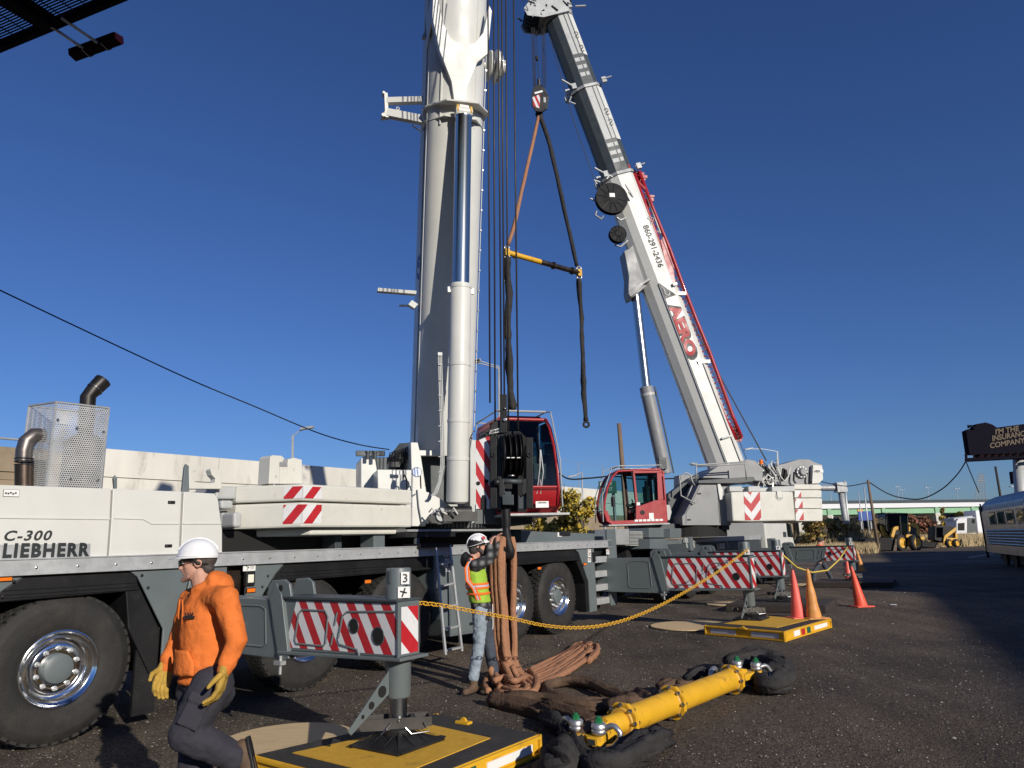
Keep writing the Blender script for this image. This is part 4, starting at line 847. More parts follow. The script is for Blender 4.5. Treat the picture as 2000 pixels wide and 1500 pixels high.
for i in range(9): b.prism([pA(1232, 1040 + i * 2.8, dB0 + .28), pA(1255, 1040 + i * 2.8, dB0 + .28), pA(1255, 1041 + i * 2.8, dB0 + .28), pA(1232, 1041 + i * 2.8, dB0 + .28)], DN * .02, 'dark_grey_paint')
obj('louvre', b, lv)
pd('deck_locker', [(1196, 1034), (1270, 1034), (1270, 1072), (1196, 1072)], dB0 + .9, .8, 'dark_grey_paint')
pd('deck_locker', [(1268, 1031), (1309, 1031), (1309, 1050), (1268, 1050)], dB0 + .1, .9, 'grey_paint'); pd('deck_locker', [(1309, 1032), (1331, 1032), (1331, 1051), (1309, 1051)], dB0 - .1, .9, 'grey_paint'); pd('deck_locker', [(1270, 1052), (1300, 1052), (1306, 1072), (1270, 1072)], dB0 - .05, .9, 'grey_paint')
b = B()
for x in (1338, 1352, 1400, 1418): b.tube([pA(x, 1050, dB0), pA(x + 4, 1070, dB0)], .03, 'light_grey_paint', 6)
b.box(pA(1405, 1067, dB0), DD * .25, DN * .1, UP * .09, 'light_grey_paint'); b.box(pA(1345, 1062, dB0), DD * .12, DN * .1, UP * .2, 'grey_paint'); obj('deck_machinery', b, RB, bevel=.01)
b = B(); b.box(pA(1502, 1063, dB0 - .1), DD * .22, DN * .2, UP * .22, 'grey_paint'); obj('deck_locker', b, RB, bevel=.02)
# driver's cab
sc0 = (pA(1490, 1040, dB0) - OA).dot(DD); sc1 = (pA(1537, 1040, dB0) - OA).dot(DD); zt_ = pA(1500, 1012, dB0).z
def KC(a, c_, z): return A(sc0 + a, dB0 + c_, z)
LC = sc1 - sc0; prC = [(0, .75), (LC + .55, .75), (LC + .62, 1.2), (LC + .45, 1.7), (LC + .1, zt_), (0, zt_)]
b = B().prism([KC(a, -.1, z) for a, z in prC], DN * 2.6, 'white_paint'); dc = obj('driver_cab', b, RB, bevel=.05)
b = B().prism([KC(LC - .35, -.115, 1.65), KC(LC + .42, -.115, 1.62), KC(LC + .3, -.115, zt_ - .25), KC(LC - .35, -.115, zt_ - .15)], DN * .02, 'dark_glass'); b.prism([KC(LC + .58, .1, 1.55), KC(LC + .20, .1, zt_ - .15), KC(LC + .20, 2.3, zt_ - .15), KC(LC + .58, 2.3, 1.55)], DD * .02, 'dark_glass'); obj('cab_window', b, dc)
b = B().box(KC(LC + .55, -.3, 2.0), DD * .06, DN * .05, UP * .28, 'black_plastic'); b.tube([KC(LC + .2, -.1, zt_ - .2), KC(LC + .5, -.3, 2.2)], .02, 'black_plastic', 6); b.box(KC(LC + .5, -.3, 1.55), DD * .06, DN * .05, UP * .12, 'black_plastic'); obj('mirror', b, dc, bevel=.02)
b = B().box(KC(LC - .75, -.112, 1.75), DD * .2, DN * .01, UP * .1, 'dark_grey_paint'); obj('vent', b, dc); b = B().box(KC(LC + .2, -.112, 1.1), DD * .15, DN * .01, UP * .12, 'sign_red'); obj('warning_label', b, dc)
# ---- upperworks
b = B().lathe(SB(0, 0, 1.75), UP, [(0, 1.15), (.4, 1.15)], 'dark_void', 40); obj('slewing_ring', b, RB)
orgc = pB(1303, 1021, 1.35); orgc = orgc - lB * .98
fl = (pB(1182, 1021, 1.35) - pB(1303, 1021, 1.35)).length
cabB = cab(RB, orgc, fB, lB, W=.98, Ln=fl, H=1.58, open_door=True)
pb('turntable_body', [(1255, 1022), (1425, 1024), (1425, 1035), (1262, 1035)], .9, 1.8, 'dark_grey_paint')
pb('turntable_body', [(1305, 965), (1325, 950), (1345, 935), (1365, 925), (1365, 1025), (1305, 1025)], .35, .3, 'dark_grey_paint')
pb('step_box', [(1291, 1000), (1296, 986), (1308, 986), (1312, 1000), (1308, 1016), (1290, 1016)], 1.2, .4, 'light_grey_paint')
hs = pb('engine_housing', [(1333, 1026), (1332, 1009), (1338, 1002), (1366, 944), (1402, 944), (1408, 1026)], 1.2, .9, 'mid_grey_paint'); pb('engine_housing', [(1410, 1026), (1404, 946), (1426, 948), (1428, 1026)], 1.1, .9, 'mid_grey_paint')
pb('engine_housing', [(1401, 943), (1407, 945), (1412, 957), (1411, 975), (1406, 977), (1403, 960)], 1.25, .2, 'white_paint')
b = B()
for x, y in ((1366, 964), (1346, 1015)): b.box(pB(x, y, 1.21), fB * .05, lB * .01, UP * .02, 'black_plastic')
b.tube([pB(x, y, 1.205) for x, y in ((1340, 1022), (1340, 1003), (1368, 948))], .006, 'dark_grey_paint', 5); b.tube([pB(x, y, 1.205) for x, y in ((1406, 1022), (1401, 950))], .006, 'dark_grey_paint', 5); obj('latch', b, hs)
pb('walkway', [(1364, 938), (1472, 931), (1475, 936), (1470, 941), (1440, 944), (1364, 944)], 1.3, 1.1, 'dark_grey_paint')
b = B()
for pts in ([(1358, 983), (1330, 968), (1328, 940), (1332, 928), (1340, 923), (1348, 927), (1352, 940), (1357, 948)], [(1340, 976), (1352, 948)], [(1360, 940), (1360, 904)], [(1458, 936), (1455, 899)], [(1350, 908), (1362, 908), (1455, 902)], [(1362, 911), (1455, 906)], [(1347, 907), (1352, 905), (1362, 906)]): b.tube([pB(x, y, 1.3) for x, y in pts], .022, 'galvanised', 8)
obj('handrail', b, RB, smooth=True)
pb('boom_foot_frame', [(1372, 933), (1385, 922), (1400, 912), (1440, 902), (1460, 897), (1475, 900), (1490, 915), (1490, 940), (1440, 935)], .7, 1.4, 'mid_grey_paint')
pb('rear_frame', [(1326, 928), (1372, 926), (1372, 950), (1326, 955)], -.2, .5, 'mid_grey_paint')
wf = pb('winch_frame', [(1455, 935), (1460, 905), (1480, 905), (1500, 912), (1530, 906), (1560, 897), (1580, 897), (1592, 903), (1606, 908), (1608, 936), (1596, 948), (1540, 948), (1500, 945)], .35, .9, 'mid_grey_paint')
pb('winch_end_box', [(1588, 908), (1606, 909), (1608, 936), (1600, 944), (1586, 945)], .5, 1.2, 'white_paint', wf)
for x, y, r_ in ((1566, 922, .12), (1482, 925, .22), (1423, 921, .15)):
    b = B()
    b.lathe(pB(x, y, .38), lB, [(0, r_ * 1.6), (.04, r_ * 1.6), (.05, r_ * 1.2), (.1, r_), (.13, r_ * .8)], 'mid_grey_paint' if x > 1500 else 'dark_grey_paint', 24)
    for i in range(10): a = i * PI / 5; b.lathe(pB(x, y, .42) + (fB * math.cos(a) + UP * math.sin(a)) * r_ * 1.35, lB, [(0, .02), (.03, .02)], 'bare_steel', 6)
    obj('winch', b, wf, auto=40)
b = B(); b.prism([pB(x, y, .37) for x, y in [(1524, 918), (1530, 914), (1537, 918), (1539, 930), (1533, 940), (1525, 938)]], -lB * .03, 'dark_void'); obj('frame_opening', b, wf)
b = B(); rnd = random.Random(5)
for i in range(40):
    x = rnd.uniform(1488, 1522); y = rnd.uniform(902, 945); q = pB(x, y, .5); b.tube([q, q + V((rnd.uniform(-.12, .12), -.04, rnd.uniform(-.2, .2))), q + V((rnd.uniform(-.2, .2), 0, rnd.uniform(-.3, .1)))], rnd.uniform(.012, .03), rnd.choice(['light_grey_paint', 'white_paint', 'bare_steel', 'black_plastic']), 6)
for pts in ([(1502, 906), (1500, 912), (1508, 920), (1515, 930), (1515, 942)], [(1518, 912), (1524, 930), (1532, 940), (1540, 930), (1543, 912)], [(1508, 900), (1505, 906), (1512, 918)]): b.tube([pB(x, y, .55) for x, y in pts], .022, 'white_paint', 8)
b.tube([pB(1518, 908, .5), pB(1518, 898, .5)], .05, 'light_grey_paint', 8); b.tube([pB(1518, 898, .5), pB(1518, 882, .5)], .012, 'aluminium', 6)
for x in (1551, 1582): b.tube([pB(x, 922, .5), pB(x - 1, 938, .5), pB(x + 3, 944, .5)], .03, 'black_plastic', 8)
obj('hydraulic_lines', b, RB, auto=50)
b = B().lathe(pB(1487, 907, .6), UP, [(0, .07), (.03, .07), (.04, .06), (.12, .06), (.15, .04)], 'orange_lens', 16); obj('beacon', b, RB, auto=50)
b = B(); q = pB(1602, 920, .52); b.box(q, fB * .1, lB * .005, UP * .05, 'sticker'); obj('maker_plate', b, wf); text('LIEBHERR', pB(1591, 921.5, .53), -fB, UP, .2, .05, 'text_dark', wf, bold=.03)
# ballast
cw = pb('ballast_block', [(1427, 961), (1466, 960), (1549, 960), (1554, 1017), (1468, 1019), (1431, 1018)], 1.5, 1.4, 'old_white_paint', bevel=.04)
for x0, x1, y0, y1, l_ in ((1551, 1604, 946, 956, 1.2), (1552, 1605, 957, 972, 1.25), (1553, 1606, 973, 993, 1.3), (1554, 1607, 994, 1018, 1.35)): pb('ballast_plate', [(x0, y0), (x1 - 8, y0), (x1, y0 + 1), (x1, y1), (x0, y1)], l_, 2.2, 'old_white_paint', bevel=.02)
for x0, x1 in ((1424, 1449), (1461, 1485), (1507, 1552)): pb('ballast_cap', [(x0, 950), (x1, 949), (x1 + 2, 960), (x0 + 1, 960)], 1.3, .9, 'light_grey_paint', bevel=.02)
pb('ballast_cap', [(1440, 953), (1552, 952), (1552, 960), (1441, 960)], 1.1, .9, 'light_grey_paint')
b = B(); pb_ = lambda x, y: pB(x, y, 1.5)
stripes(b, [pb_(1467, 1016), pb_(1487, 1015.5), pb_(1484, 961), pb_(1466, 961)], .42, .85, off=.006, phase=.05, out=lB)
stripes(b, [pb_(1455, 1016), pb_(1467, 1016), pb_(1466, 961), pb_(1452, 961)], .42, -.85, off=.006, phase=.0, out=lB); obj('hazard_tape', b, cw)
b = B()
for x0, x1, y0, y1, l_ in ((1552, 1564, 958, 971, 1.25), (1553, 1567, 975, 992, 1.3), (1554, 1569, 995, 1016, 1.35)): stripes(b, [pB(x0, y1, l_), pB(x1 + 1, y1, l_), pB(x1, y0, l_), pB(x0, y0, l_)], .42, .7, off=.006, phase=.1, out=lB)
obj('hazard_tape', b, cw)
b = B().lathe(pB(1522, 969, 1.5), lB, [(.0, .13), (.008, .13)], 'light_grey_paint', 20); b.box(pB(1522, 966, 1.505), fB * .08, lB * .03, UP * .10, 'old_white_paint'); obj('lifting_lug', b, cw, bevel=.02)
# ---- boom
b0 = pB(1410, 884, 0); b1 = pB(1092, 40, 0); uB = (b1 - b0).normalized(); bB = (fB - uB * fB.dot(uB)).normalized()
def FC(l, f, t): return b0 + lB * l + bB * f + uB * t
def pxy(p): q = p - EYE; z = q.dot(fw); return 1000 + FPX * q.dot(CR) / z, 750 - FPX * q.dot(CU) / z
def tb(py): return min((abs(pxy(b0 + uB * (k * .02))[1] - py), k * .02) for k in range(-50, 1300))[1]
def secB(k, W=.44, Hb=.50, Hf=.62): 
    W *= k; Hb *= k; Hf *= k
    return [(-W + .06, -Hb), (W - .16 * k, -Hb), (W, -Hb + .22 * k), (W, Hf - .44 * k), (W - .14 * k, Hf - .2 * k), (W - .34 * k, Hf - .02 * k), (0, Hf), (-W + .3 * k, Hf - .02 * k), (-W + .1 * k, Hf - .22 * k), (-W, Hf - .5 * k), (-W, -Hb + .22 * k)]
tA, tB_, tC = tb(345), tb(178), tb(38)
secs = [(1.0, -.7, tA), (.93, tA, tB_), (.86, tB_, tC)]
bmB = None
for k, t0, t1 in secs:
    b = B().prism([FC(l, f, t0) for l, f in secB(k)], uB * (t1 - t0), 'white_paint' if k == 1 else 'dark_grey_paint')
    if k < 1:   # lit side and edge painted pale, shaded belly painted dark; bands at section foot
        W, Hb, Hf = .44 * k, .5 * k, .62 * k
        for (f0, f1) in ((-Hb + .38, Hf - .46 * k), (-Hb + .22, -Hb + .34)):
            segs = [(t0 + 1.25, t1)] + [(t0 + .35 + i * .3, t0 + .50 + i * .3) for i in range(3)]
            for a, c_ in segs: b.prism([FC(W, f0, a), FC(W, f1, a - .0), FC(W, f1, c_), FC(W, f0, c_)], lB * .006, 'light_grey_paint')
        b.prism([FC(W - .16 * k + .012, -Hb - .004, t0 + 1.2), FC(W + .006, -Hb + .21 * k, t0 + 1.2), FC(W + .006, -Hb + .21 * k, t1), FC(W - .16 * k + .012, -Hb - .004, t1)], lB * .004 - bB * .004, 'white_paint')
    o = obj('boom' if bmB is None else 'boom_extension', b, RB if bmB is None else bmB, bevel=.015)
    if bmB is None: bmB = o
for k, t in ((1.0, tA), (.93, tB_)):
    b = B(); q = [(l * 1.12, f * 1.1) for l, f in secB(k)]; b.prism([FC(l, f, t - .12) for l, f in q], uB * .1, 'galvanised')
    for l, f in ((.5, -.62), (.5, .6), (.2, .78), (-.3, .7)): b.box(FC(l * k, f * k, t - .02), lB * .05, bB * .08, uB * .10, 'galvanised')
    b.tube([FC(.5, .62, t), FC(.6, .95, t + .25)], .035, 'galvanised', 6); b.tube([FC(.5, .75, t - .7), FC(.55, .95, t - .6), FC(.5, .8, t - .4)], .03, 'galvanised', 6); b.tube([FC(.5, -.5, t), FC(.55, -.85, t)], .03, 'galvanised', 6); obj('boom_collar', b, bmB)
b = B()
b.tube([FC(.455, -.27, -.6), FC(.455, -.27, tb(720))], .014, 'dark_grey_paint', 6); b.tube([FC(.455, .19, -.6), FC(.455, .19, tb(560))], .014, 'light_grey_paint', 6); b.tube([FC(.455, .16, -.6), FC(.455, .16, tb(560))], .008, 'dark_grey_paint', 6); b.tube([FC(.40, -.52, -.5), FC(.40, -.52, tA - 1)], .012, 'rope_steel', 6); obj('boom_rail', b, bmB)
b = B().prism([FC(l * .9, f * .9, -.72) for l, f in secB(1)], uB * .02, 'dark_void'); obj('boom_foot_opening', b, bmB)
# writing along the boom
def alongB(s, y_top, y_bot, f0, f1, m, bold=.02, k=1.0, off=.006, l=.44, shear=0): t1, t0 = tb(y_top), tb(y_bot); return text(s, FC(l * k, f1, t1), -uB, -bB, t1 - t0, f1 - f0, m, bmB, bold=bold, off=off, shear=shear)
alongB('860-291-2436', 452, 533, -.22, .0, 'text_dark', .03)
alongB('AERO', 601, 710, -.27, .19, 'text_dark', .07, off=.006, shear=-.1)
t1, t0 = tb(604), tb(705); text('AERO', FC(.44, .16, t1 - .03), -uB, -bB, t1 - t0 - .10, .40, 'deep_red', bmB, bold=.05, off=.010, shear=-.1)
b = B(); tq = tb(578); b.prism([FC(.444, .18, tq + .38), FC(.444, .16, tq - .22), FC(.444, -.26, tq - .2)], lB * .005, 'text_dark'); emb = obj('company_emblem', b, bmB, bevel=.0)
b = B().tube([FC(.456, a, tq + c_) for a, c_ in ((.10, .16), (.08, .04), (.11, -.04), (.07, -.12), (0, -.14), (-.06, -.08), (-.05, -.02))], .018, 'sign_white', 8); obj('hook_mark', b, emb, smooth=True)
for k, t in ((.93, tb(232)), (.93, tb(252)), (.86, tb(82)), (.86, tb(108))):
    b = B(); b.torus(FC(.447 * k, -.30 * k, t), lB, .07, .012, 'text_dark', 16, 6, .6, 2 * PI - .6); b.torus(FC(.447 * k, -.30 * k, t - .12), lB, .06, .012, 'text_dark', 16, 6, 3.5, 2 * PI + 2.4); obj('boom_mark', b, bmB)
b = B(); b.box(FC(.47, -.2, tb(716)), lB * .02, bB * .08, uB * .06, 'bare_steel'); b.box(FC(.5, -.1, tb(860)), lB * .03, bB * .16, uB * .03, 'light_grey_paint'); b.box(FC(.5, -.32, tb(570)), lB * .03, bB * .08, uB * .05, 'light_grey_paint')
b.tube([FC(.47, -.35, tb(452)), FC(.5, -.45, tb(445)), FC(.5, -.3, tb(440))], .02, 'light_grey_paint', 6); obj('boom_fitting', b, bmB)
# cable reels
for x, y, r_ in ((1195, 387, 32), (1207, 457, 17)):
    c = pB(x, y, .75); R_ = r_ / FPX * (c - EYE).dot(fw); b = B()
    b.lathe(c, lB, [(-.16, R_), (-.14, R_), (-.13, R_ * .6), (-.02, R_ * .6), (0, R_), (.03, R_), (.035, R_ * .97), (.02, R_ * .9), (.03, R_ * .4), (.06, R_ * .3), (.06, .001)], 'dark_void', 40, True, False)
    for i in range(12): a = i * PI / 6 + .2; e = fB * math.cos(a) + UP * math.sin(a); b.tube([c + e * R_ * .35 + lB * .045, c + e * R_ * .95 + lB * .03], .010, 'black_paint', 5)
    rl_ = obj('cable_reel', b, bmB, auto=40)
    b = B()
    for i in range(10): a = i * PI / 5; e = fB * math.cos(a) + UP * math.sin(a); b.ball(c + e * R_ * .5 + lB * .04, .014, 'bare_steel', 6, 4)
    if r_ > 20: b.box(c + lB * .065 + UP * .08, fB * .09, lB * .003, UP * .07, 'sticker')
    obj('reel_plate', b, rl_)
b = B()
for pts in ([(1166, 360), (1160, 352), (1172, 356)], [(1153, 388), (1163, 392), (1175, 390)], [(1166, 412), (1163, 420), (1175, 428), (1178, 422)], [(1228, 375), (1236, 385), (1222, 360)], [(1185, 350), (1190, 342), (1196, 346)], [(1205, 425), (1212, 430), (1222, 426)], [(1200, 478), (1212, 482), (1226, 470)]): b.tube([pB(x, y, .6) for x, y in pts], .035, 'galvanised', 6)
obj('rope_guide', b, bmB)
# luffing cylinder and its bracket
pb('cylinder_bracket', [(1219, 490), (1228, 486), (1236, 478), (1262, 560), (1254, 566), (1243, 576), (1232, 582), (1227, 568), (1228, 540), (1222, 505)], .30, .6, 'mid_grey_paint', bmB, .02)
pb('cylinder_bracket', [(1232, 580), (1227, 572), (1244, 556), (1262, 546), (1272, 538), (1272, 546), (1258, 554), (1245, 570)], .46, .12, 'mid_grey_paint', bmB, .01)
q0 = pB(1299, 925, 0); q1 = pB(1262, 757, 0); q2 = pB(1241, 576, 0); cu = (q1 - q0).normalized()
b = B().lathe(q0, q1 - q0, [(0, .22), ((q1 - q0).length, .22), ((q1 - q0).length + .02, .20)], 'mid_grey_paint', 28); b.lathe(q0 + cu * ((q1 - q0).length - .25), cu, [(-.05, .235), (.05, .235)], 'light_grey_paint', 28); cy = obj('luffing_cylinder', b, RB, auto=40)
b = B().lathe(q1, q2 - q1, [(0, .145), ((q2 - q1).length, .145)], 'polished_rod', 28); obj('cylinder_rod', b, cy, auto=40)
b = B().tube([q1 + lB * .1 - fB * .26, q1 * .5 + q0 * .5 - fB * .27 + lB * .1, q0 - fB * .25 + lB * .1], .025, 'dark_grey_paint', 6); b.box(q1 - fB * .24 - UP * .2, fB * .05, lB * .05, UP * .06, 'dark_grey_paint'); b.box(pB(1293, 905, .2), fB * .12, lB * .1, UP * .18, 'dark_grey_paint'); obj('hydraulic_line', b, cy)
# stowed lattice jib
def pj(x, y, l=.25): return pB(x, y, l)
jl = [(1238, 338), (1264, 412), (1294, 494), (1315, 556), (1342, 632), (1366, 694), (1390, 756), (1416, 818), (1438, 858)]
wj = [9, 10, 13, 14, 16, 17, 16, 13, 9]
b = B(); n_ = len(jl); tr = {}
for l_ in (.30, -.25):
    Aa = [pj(x + 0, y, l_) for (x, y) in jl]; Bb = [pj(x + w * 1.15, y - w * .4, l_) for (x, y), w in zip(jl, wj)]; tr[l_] = (Aa, Bb)
    b.tube(Aa, .075, 'red_paint', 8); b.tube(Bb, .065, 'red_paint', 8)
for i in range(n_ - 1):
    for s_ in range(3):
        u0 = s_ / 3; u1 = (s_ + .5) / 3; u2 = (s_ + 1) / 3
        for l_ in (.30, -.25):
            Aa, Bb = tr[l_]; b.tube([Aa[i].lerp(Aa[i + 1], u0), Bb[i].lerp(Bb[i + 1], u1), Aa[i].lerp(Aa[i + 1], u2)], .025, 'red_paint', 5)
        b.tube([tr[.30][0][i].lerp(tr[.30][0][i + 1], u0), tr[-.25][0][i].lerp(tr[-.25][0][i + 1], u1), tr[.30][0][i].lerp(tr[.30][0][i + 1], u2)], .025, 'red_paint', 5)
jb = obj('lattice_jib', b, RB, smooth=True)
b = B(); rnd = random.Random(2)
for x, y, r_ in ((1246, 345, .16), (1240, 352, .14), (1254, 350, .12), (1266, 395, .13), (1270, 388, .08), (1436, 850, .14), (1441, 858, .1), (1432, 842, .12)): b.lathe(pB(x, y, .1), lB, [(-.12, r_), (-.05, r_ * .7), (.05, r_ * .7), (.12, r_)], 'red_paint', 14); b.box(pB(x + 3, y - 4, .2), fB * r_, lB * .05, UP * r_ * .4, 'red_paint')
b.tube([pB(1226, 322, .3), pB(1236, 345, .3), pB(1262, 372, .3)], .06, 'red_paint', 6); b.prism([pB(x, y, .4) for x, y in [(1290, 470), (1296, 462), (1316, 520), (1318, 560), (1308, 545)]], -lB * .5, 'red_paint'); obj('jib_fittings', b, jb, auto=40)
b = B()
for x, y in ((1331, 573), (1378, 706)): b.box(pB(x, y, .4), fB * .16, lB * .02, UP * .06, 'white_paint')
b.tube([pB(1262, 378, .3), pB(1290, 456, .3), pB(1266, 438, .3)], .03, 'white_paint', 6); obj('jib_mounting', b, jb)
b = B().tube([pB(1341, 610, -.1), pB(1420, 760, -.1), pB(1497, 900, -.1)], .022, 'rope_steel', 6); obj('winch_rope', b, RB); b = B().tube([pB(1074, 72, .6), pB(1120, 235, .6), pB(1163, 358, .6)], .012, 'rope_steel', 6); obj('reel_rope', b, RB)
# boom head
t = tC; b = B(); b.prism([FC(l * 1.15, f * 1.1, t - .12) for l, f in secB(.86)], uB * .22, 'galvanised'); b.prism([FC(l, f, t + .1) for l, f in [(.4, -.5), (.4, .7), (-.4, .7), (-.4, -.5)]], uB * .8, 'light_grey_paint'); bh = obj('boom_head', b, bmB, bevel=.02)
for l in (-.28, -.1, .1, .28):
    for f, tt, r_ in ((.98, .25, .28), (.2, 1.0, .25)): b = B(); b.lathe(FC(l - .05, f, t + tt), lB, [(0, r_), (.03, r_ * .85), (.07, r_ * .85), (.1, r_)], 'dark_grey_paint', 20); obj('sheave', b, bh, auto=40)
b = B(); rnd = random.Random(9)
for sg in (-.45, .45): b.prism([FC(sg, f, t + q_) for f, q_ in [(-.3, -.1), (.7, -.15), (1.25, .05), (1.3, .35), (1.0, .6), (.3, 1.3), (-.3, 1.2)]], lB * .03, 'galvanised')
for i in range(26):
    p = FC(rnd.choice((-.5, .5)), rnd.uniform(-.6, 1.35), t + rnd.uniform(-.1, .7)); b.tube([p, p + V((rnd.uniform(-.22, .22), rnd.uniform(-.1, .1), rnd.uniform(-.2, .25)))], rnd.uniform(.015, .035), rnd.choice(['galvanised', 'dark_grey_paint', 'black_plastic']), 6)
b.tube([FC(.5, .9, t + .5), FC(.55, 1.4, t + .9), FC(.55, 1.5, t + 1.0)], .04, 'galvanised', 6); b.tube([FC(.5, -.55, t), FC(.55, -.9, t - .1)], .04, 'galvanised', 6); obj('head_fittings', b, bh)
# hoist rope, hook block and rigging of the far crane
hk = pY(1052, 190, 22.3); YH = hk.y
b = B()
for xt, xb in ((1038, 1042), (1041, 1044), (1044, 1046), (1058, 1060), (1061, 1063), (1064, 1066)): b.tube([pY(xt, 54, YH), pY(xb, 170, YH)], .014, 'rope_steel', 5)
b.tube([pY(1048, 60, YH), pY(1049, 110, YH), pY(1052, 160, YH)], .012, 'rope_steel', 5); b.lathe(pY(1049, 118, YH), UP, [(0, .05), (.15, .05)], 'black_plastic', 10); obj('hoist_rope', b, RB)
# ================================================= hook blocks
def pyp(pts, Y, th, m, b=None):   # polygon at depth Y, thickness away from us
    b = b or B(); return b.prism([pY(x, y, Y) for x, y in pts], V((0, th, 0)), m)
def hookshape(b, c, r, tk, m, xd=V((1, 0, 0))):
    pts = [c + UP * r * 2.6, c + UP * r * 1.5, c + UP * r * 1.05 + xd * r * .1] ; rr = [tk * .8, tk * .8, tk]
    for i in range(15):
        a = PI * .35 - (PI * 1.55) * i / 14; pts.append(c + xd * (r * math.cos(a)) + UP * (r * math.sin(a))); rr.append(tk * (1 + .35 * math.sin(PI * i / 14)) * (1 if i < 12 else 1 - (i - 11) * .22))
    return b.tube(pts, rr, m, 12)
YF = 22.3
hb2 = thing('hook_block', pY(1053, 215, YF), 'black hook block with red and white stripes hanging high from the leaning boom', 'hook block')
b = pyp([(1038, 183), (1041, 172), (1049, 164), (1056, 166), (1064, 175), (1070, 188), (1067, 212), (1058, 218), (1046, 217), (1038, 205)], YF - .22, .06, 'black_paint'); pyp([(1040, 183), (1043, 172), (1051, 164), (1058, 166), (1066, 175), (1072, 188), (1069, 212), (1060, 218), (1048, 217), (1040, 205)], YF + .2, .06, 'black_paint', b); obj('cheek_plate', b, hb2, bevel=.01)
b = B()
for y in (-.15, 0., .15): b.lathe(pY(1054, 190, YF) + V((0, y - .04, 0)), V((0, 1, 0)), [(0, .25), (.03, .21), (.05, .21), (.08, .25)], 'dark_grey_paint', 24)
b.tube([pY(1052, 155, YF), pY(1053, 172, YF)], .06, 'black_paint', 8); obj('sheave', b, hb2, auto=40)
b = B(); stripes(b, [pY(1042, 208, YF - .22), pY(1054, 212, YF - .22), pY(1055, 184, YF - .22), pY(1040, 190, YF - .22)], .22, -.9, off=.01, out=V((0, -1, 0))); b.box(pY(1052, 180, YF - .225), V((.14, 0, .04)), V((0, .004, 0)), V((-.01, 0, .035)), 'sticker'); b.box(pY(1064, 195, YF - .225), V((.04, 0, 0)), V((0, .004, 0)), V((0, 0, .1)), 'light_grey_paint'); obj('hazard_sheet', b, hb2)
b = B(); c = pY(1053, 222, YF); hookshape(b, c - UP * .02, .09, .04, 'black_paint'); hookshape(b, c - UP * .02, .09, .04, 'black_paint', V((-1, 0, 0))); b.lathe(pY(1053, 216, YF), UP, [(-.1, .07), (.05, .09)], 'black_paint', 14); obj('hook', b, hb2, auto=50)
# slings of the far crane
def sling(name, pts, r, m, label, cat='sling', group=None, n=12, wr=.18, seed=0, flat=None, step=.12, parent=None):
    # resample, wrinkle
    P = [V(p) for p in pts]; out = []; rs = []; n = 22 if (r if not isinstance(r, (list, tuple)) else r[0]) > .055 and step < .15 else n
    for i in range(len(P) - 1):
        p0 = P[max(i - 1, 0)]; p1 = P[i]; p2 = P[i + 1]; p3 = P[min(i + 2, len(P) - 1)]; k = max(2, int((p2 - p1).length / step))
        for j in range(k):
            t = j / k; out.append(.5 * ((2 * p1) + (p2 - p0) * t + (2 * p0 - 5 * p1 + 4 * p2 - p3) * t * t + (3 * p1 - p0 - 3 * p2 + p3) * t ** 3))
    out.append(P[-1]); b = B(); L = len(out)
    for i in range(L):
        base = r if not isinstance(r, (list, tuple)) else r[0] + (r[1] - r[0]) * i / (L - 1)
        rs.append(base * (1 + wr * (noise.noise(out[i] * 7 + V((seed, 0, 0))))))
    b.tube(out, rs, m, n, flat=flat)
    # surface folds
    for i in range(L):
        for j in range(n):
            v = b.v[i * n + j]; c = out[i]; d = v - c; s = noise.noise(v * 6 + V((seed * 3.1, j * .25, 0))); cr_ = noise.noise(V((j * 1.13, i * step * 1.3, seed * 2.3))); b.v[i * n + j] = c + d * (1 + wr * 1.1 * s + min(wr, .3) * 1.9 * cr_)
    if parent: return obj(name, b, parent, smooth=True)
    o = obj(name, b, smooth=True); o['label'] = label; o['category'] = cat
    if group: o['group'] = group
    return o
bL = pY(990, 493, YF - 1.1); bR = pY(1131, 533, YF + .5)
sling('sling', [c, pY(1038, 290, YF - .3), pY(1022, 360, YF - .6), pY(1002, 450, YF - 1.), pY(992, 478, YF - 1.1)], [.055, .065], 'sling_tan', 'tan fabric sling slanting from the high hook to the left end of the yellow bar', n=10, step=.3, wr=.1)
sling('sling', [c, pY(1070, 270, YF), pY(1088, 345, YF + .2), pY(1108, 435, YF + .4), pY(1127, 520, YF + .5)], [.08, .065], 'sling_black', 'black fabric sling slanting from the high hook to the right end of the yellow bar', n=10, step=.3, wr=.1)
sling('sling', [pY(1131, 545, YF + .5), pY(1134, 600, YF + .5), pY(1138, 690, YF + .5), pY(1142, 790, YF + .5), pY(1144, 822, YF + .5)], .075, 'sling_black', 'black sling hanging straight down from the right end of the yellow bar', n=10, step=.2, wr=.3)
o = bpy.data.objects['sling.002']; b = B(); b.torus(pY(1145, 829, YF + .5), V((0, 1, 0)), .085, .038, 'sling_black', 20, 8); obj('loop', b, o, smooth=True)
sling('sling', [pY(991, 503, YF - 1.1), pY(993, 560, YF - 1.1), pY(992, 640, YF - 1.1), pY(996, 720, YF - 1.1), pY(1000, 800, YF - 1.1)], .10, 'sling_black', 'black bundled sling hanging from the left end of the yellow bar', n=10, step=.2, wr=.3)
sb = thing('spreader_bar', (bL + bR) / 2, 'yellow and brown spreader bar hanging level in mid air between two slings', 'spreader bar')
ub = (bR - bL).normalized(); L_ = (bR - bL).length
b = B().lathe(bL, ub, [(.0, .06), (.1, .085), (L_ * .45, .085)], 'yellow_paint', 20); b.lathe(bL, ub, [(L_ * .45, .085), (L_ - .1, .085), (L_, .06)], 'brown_steel', 20)
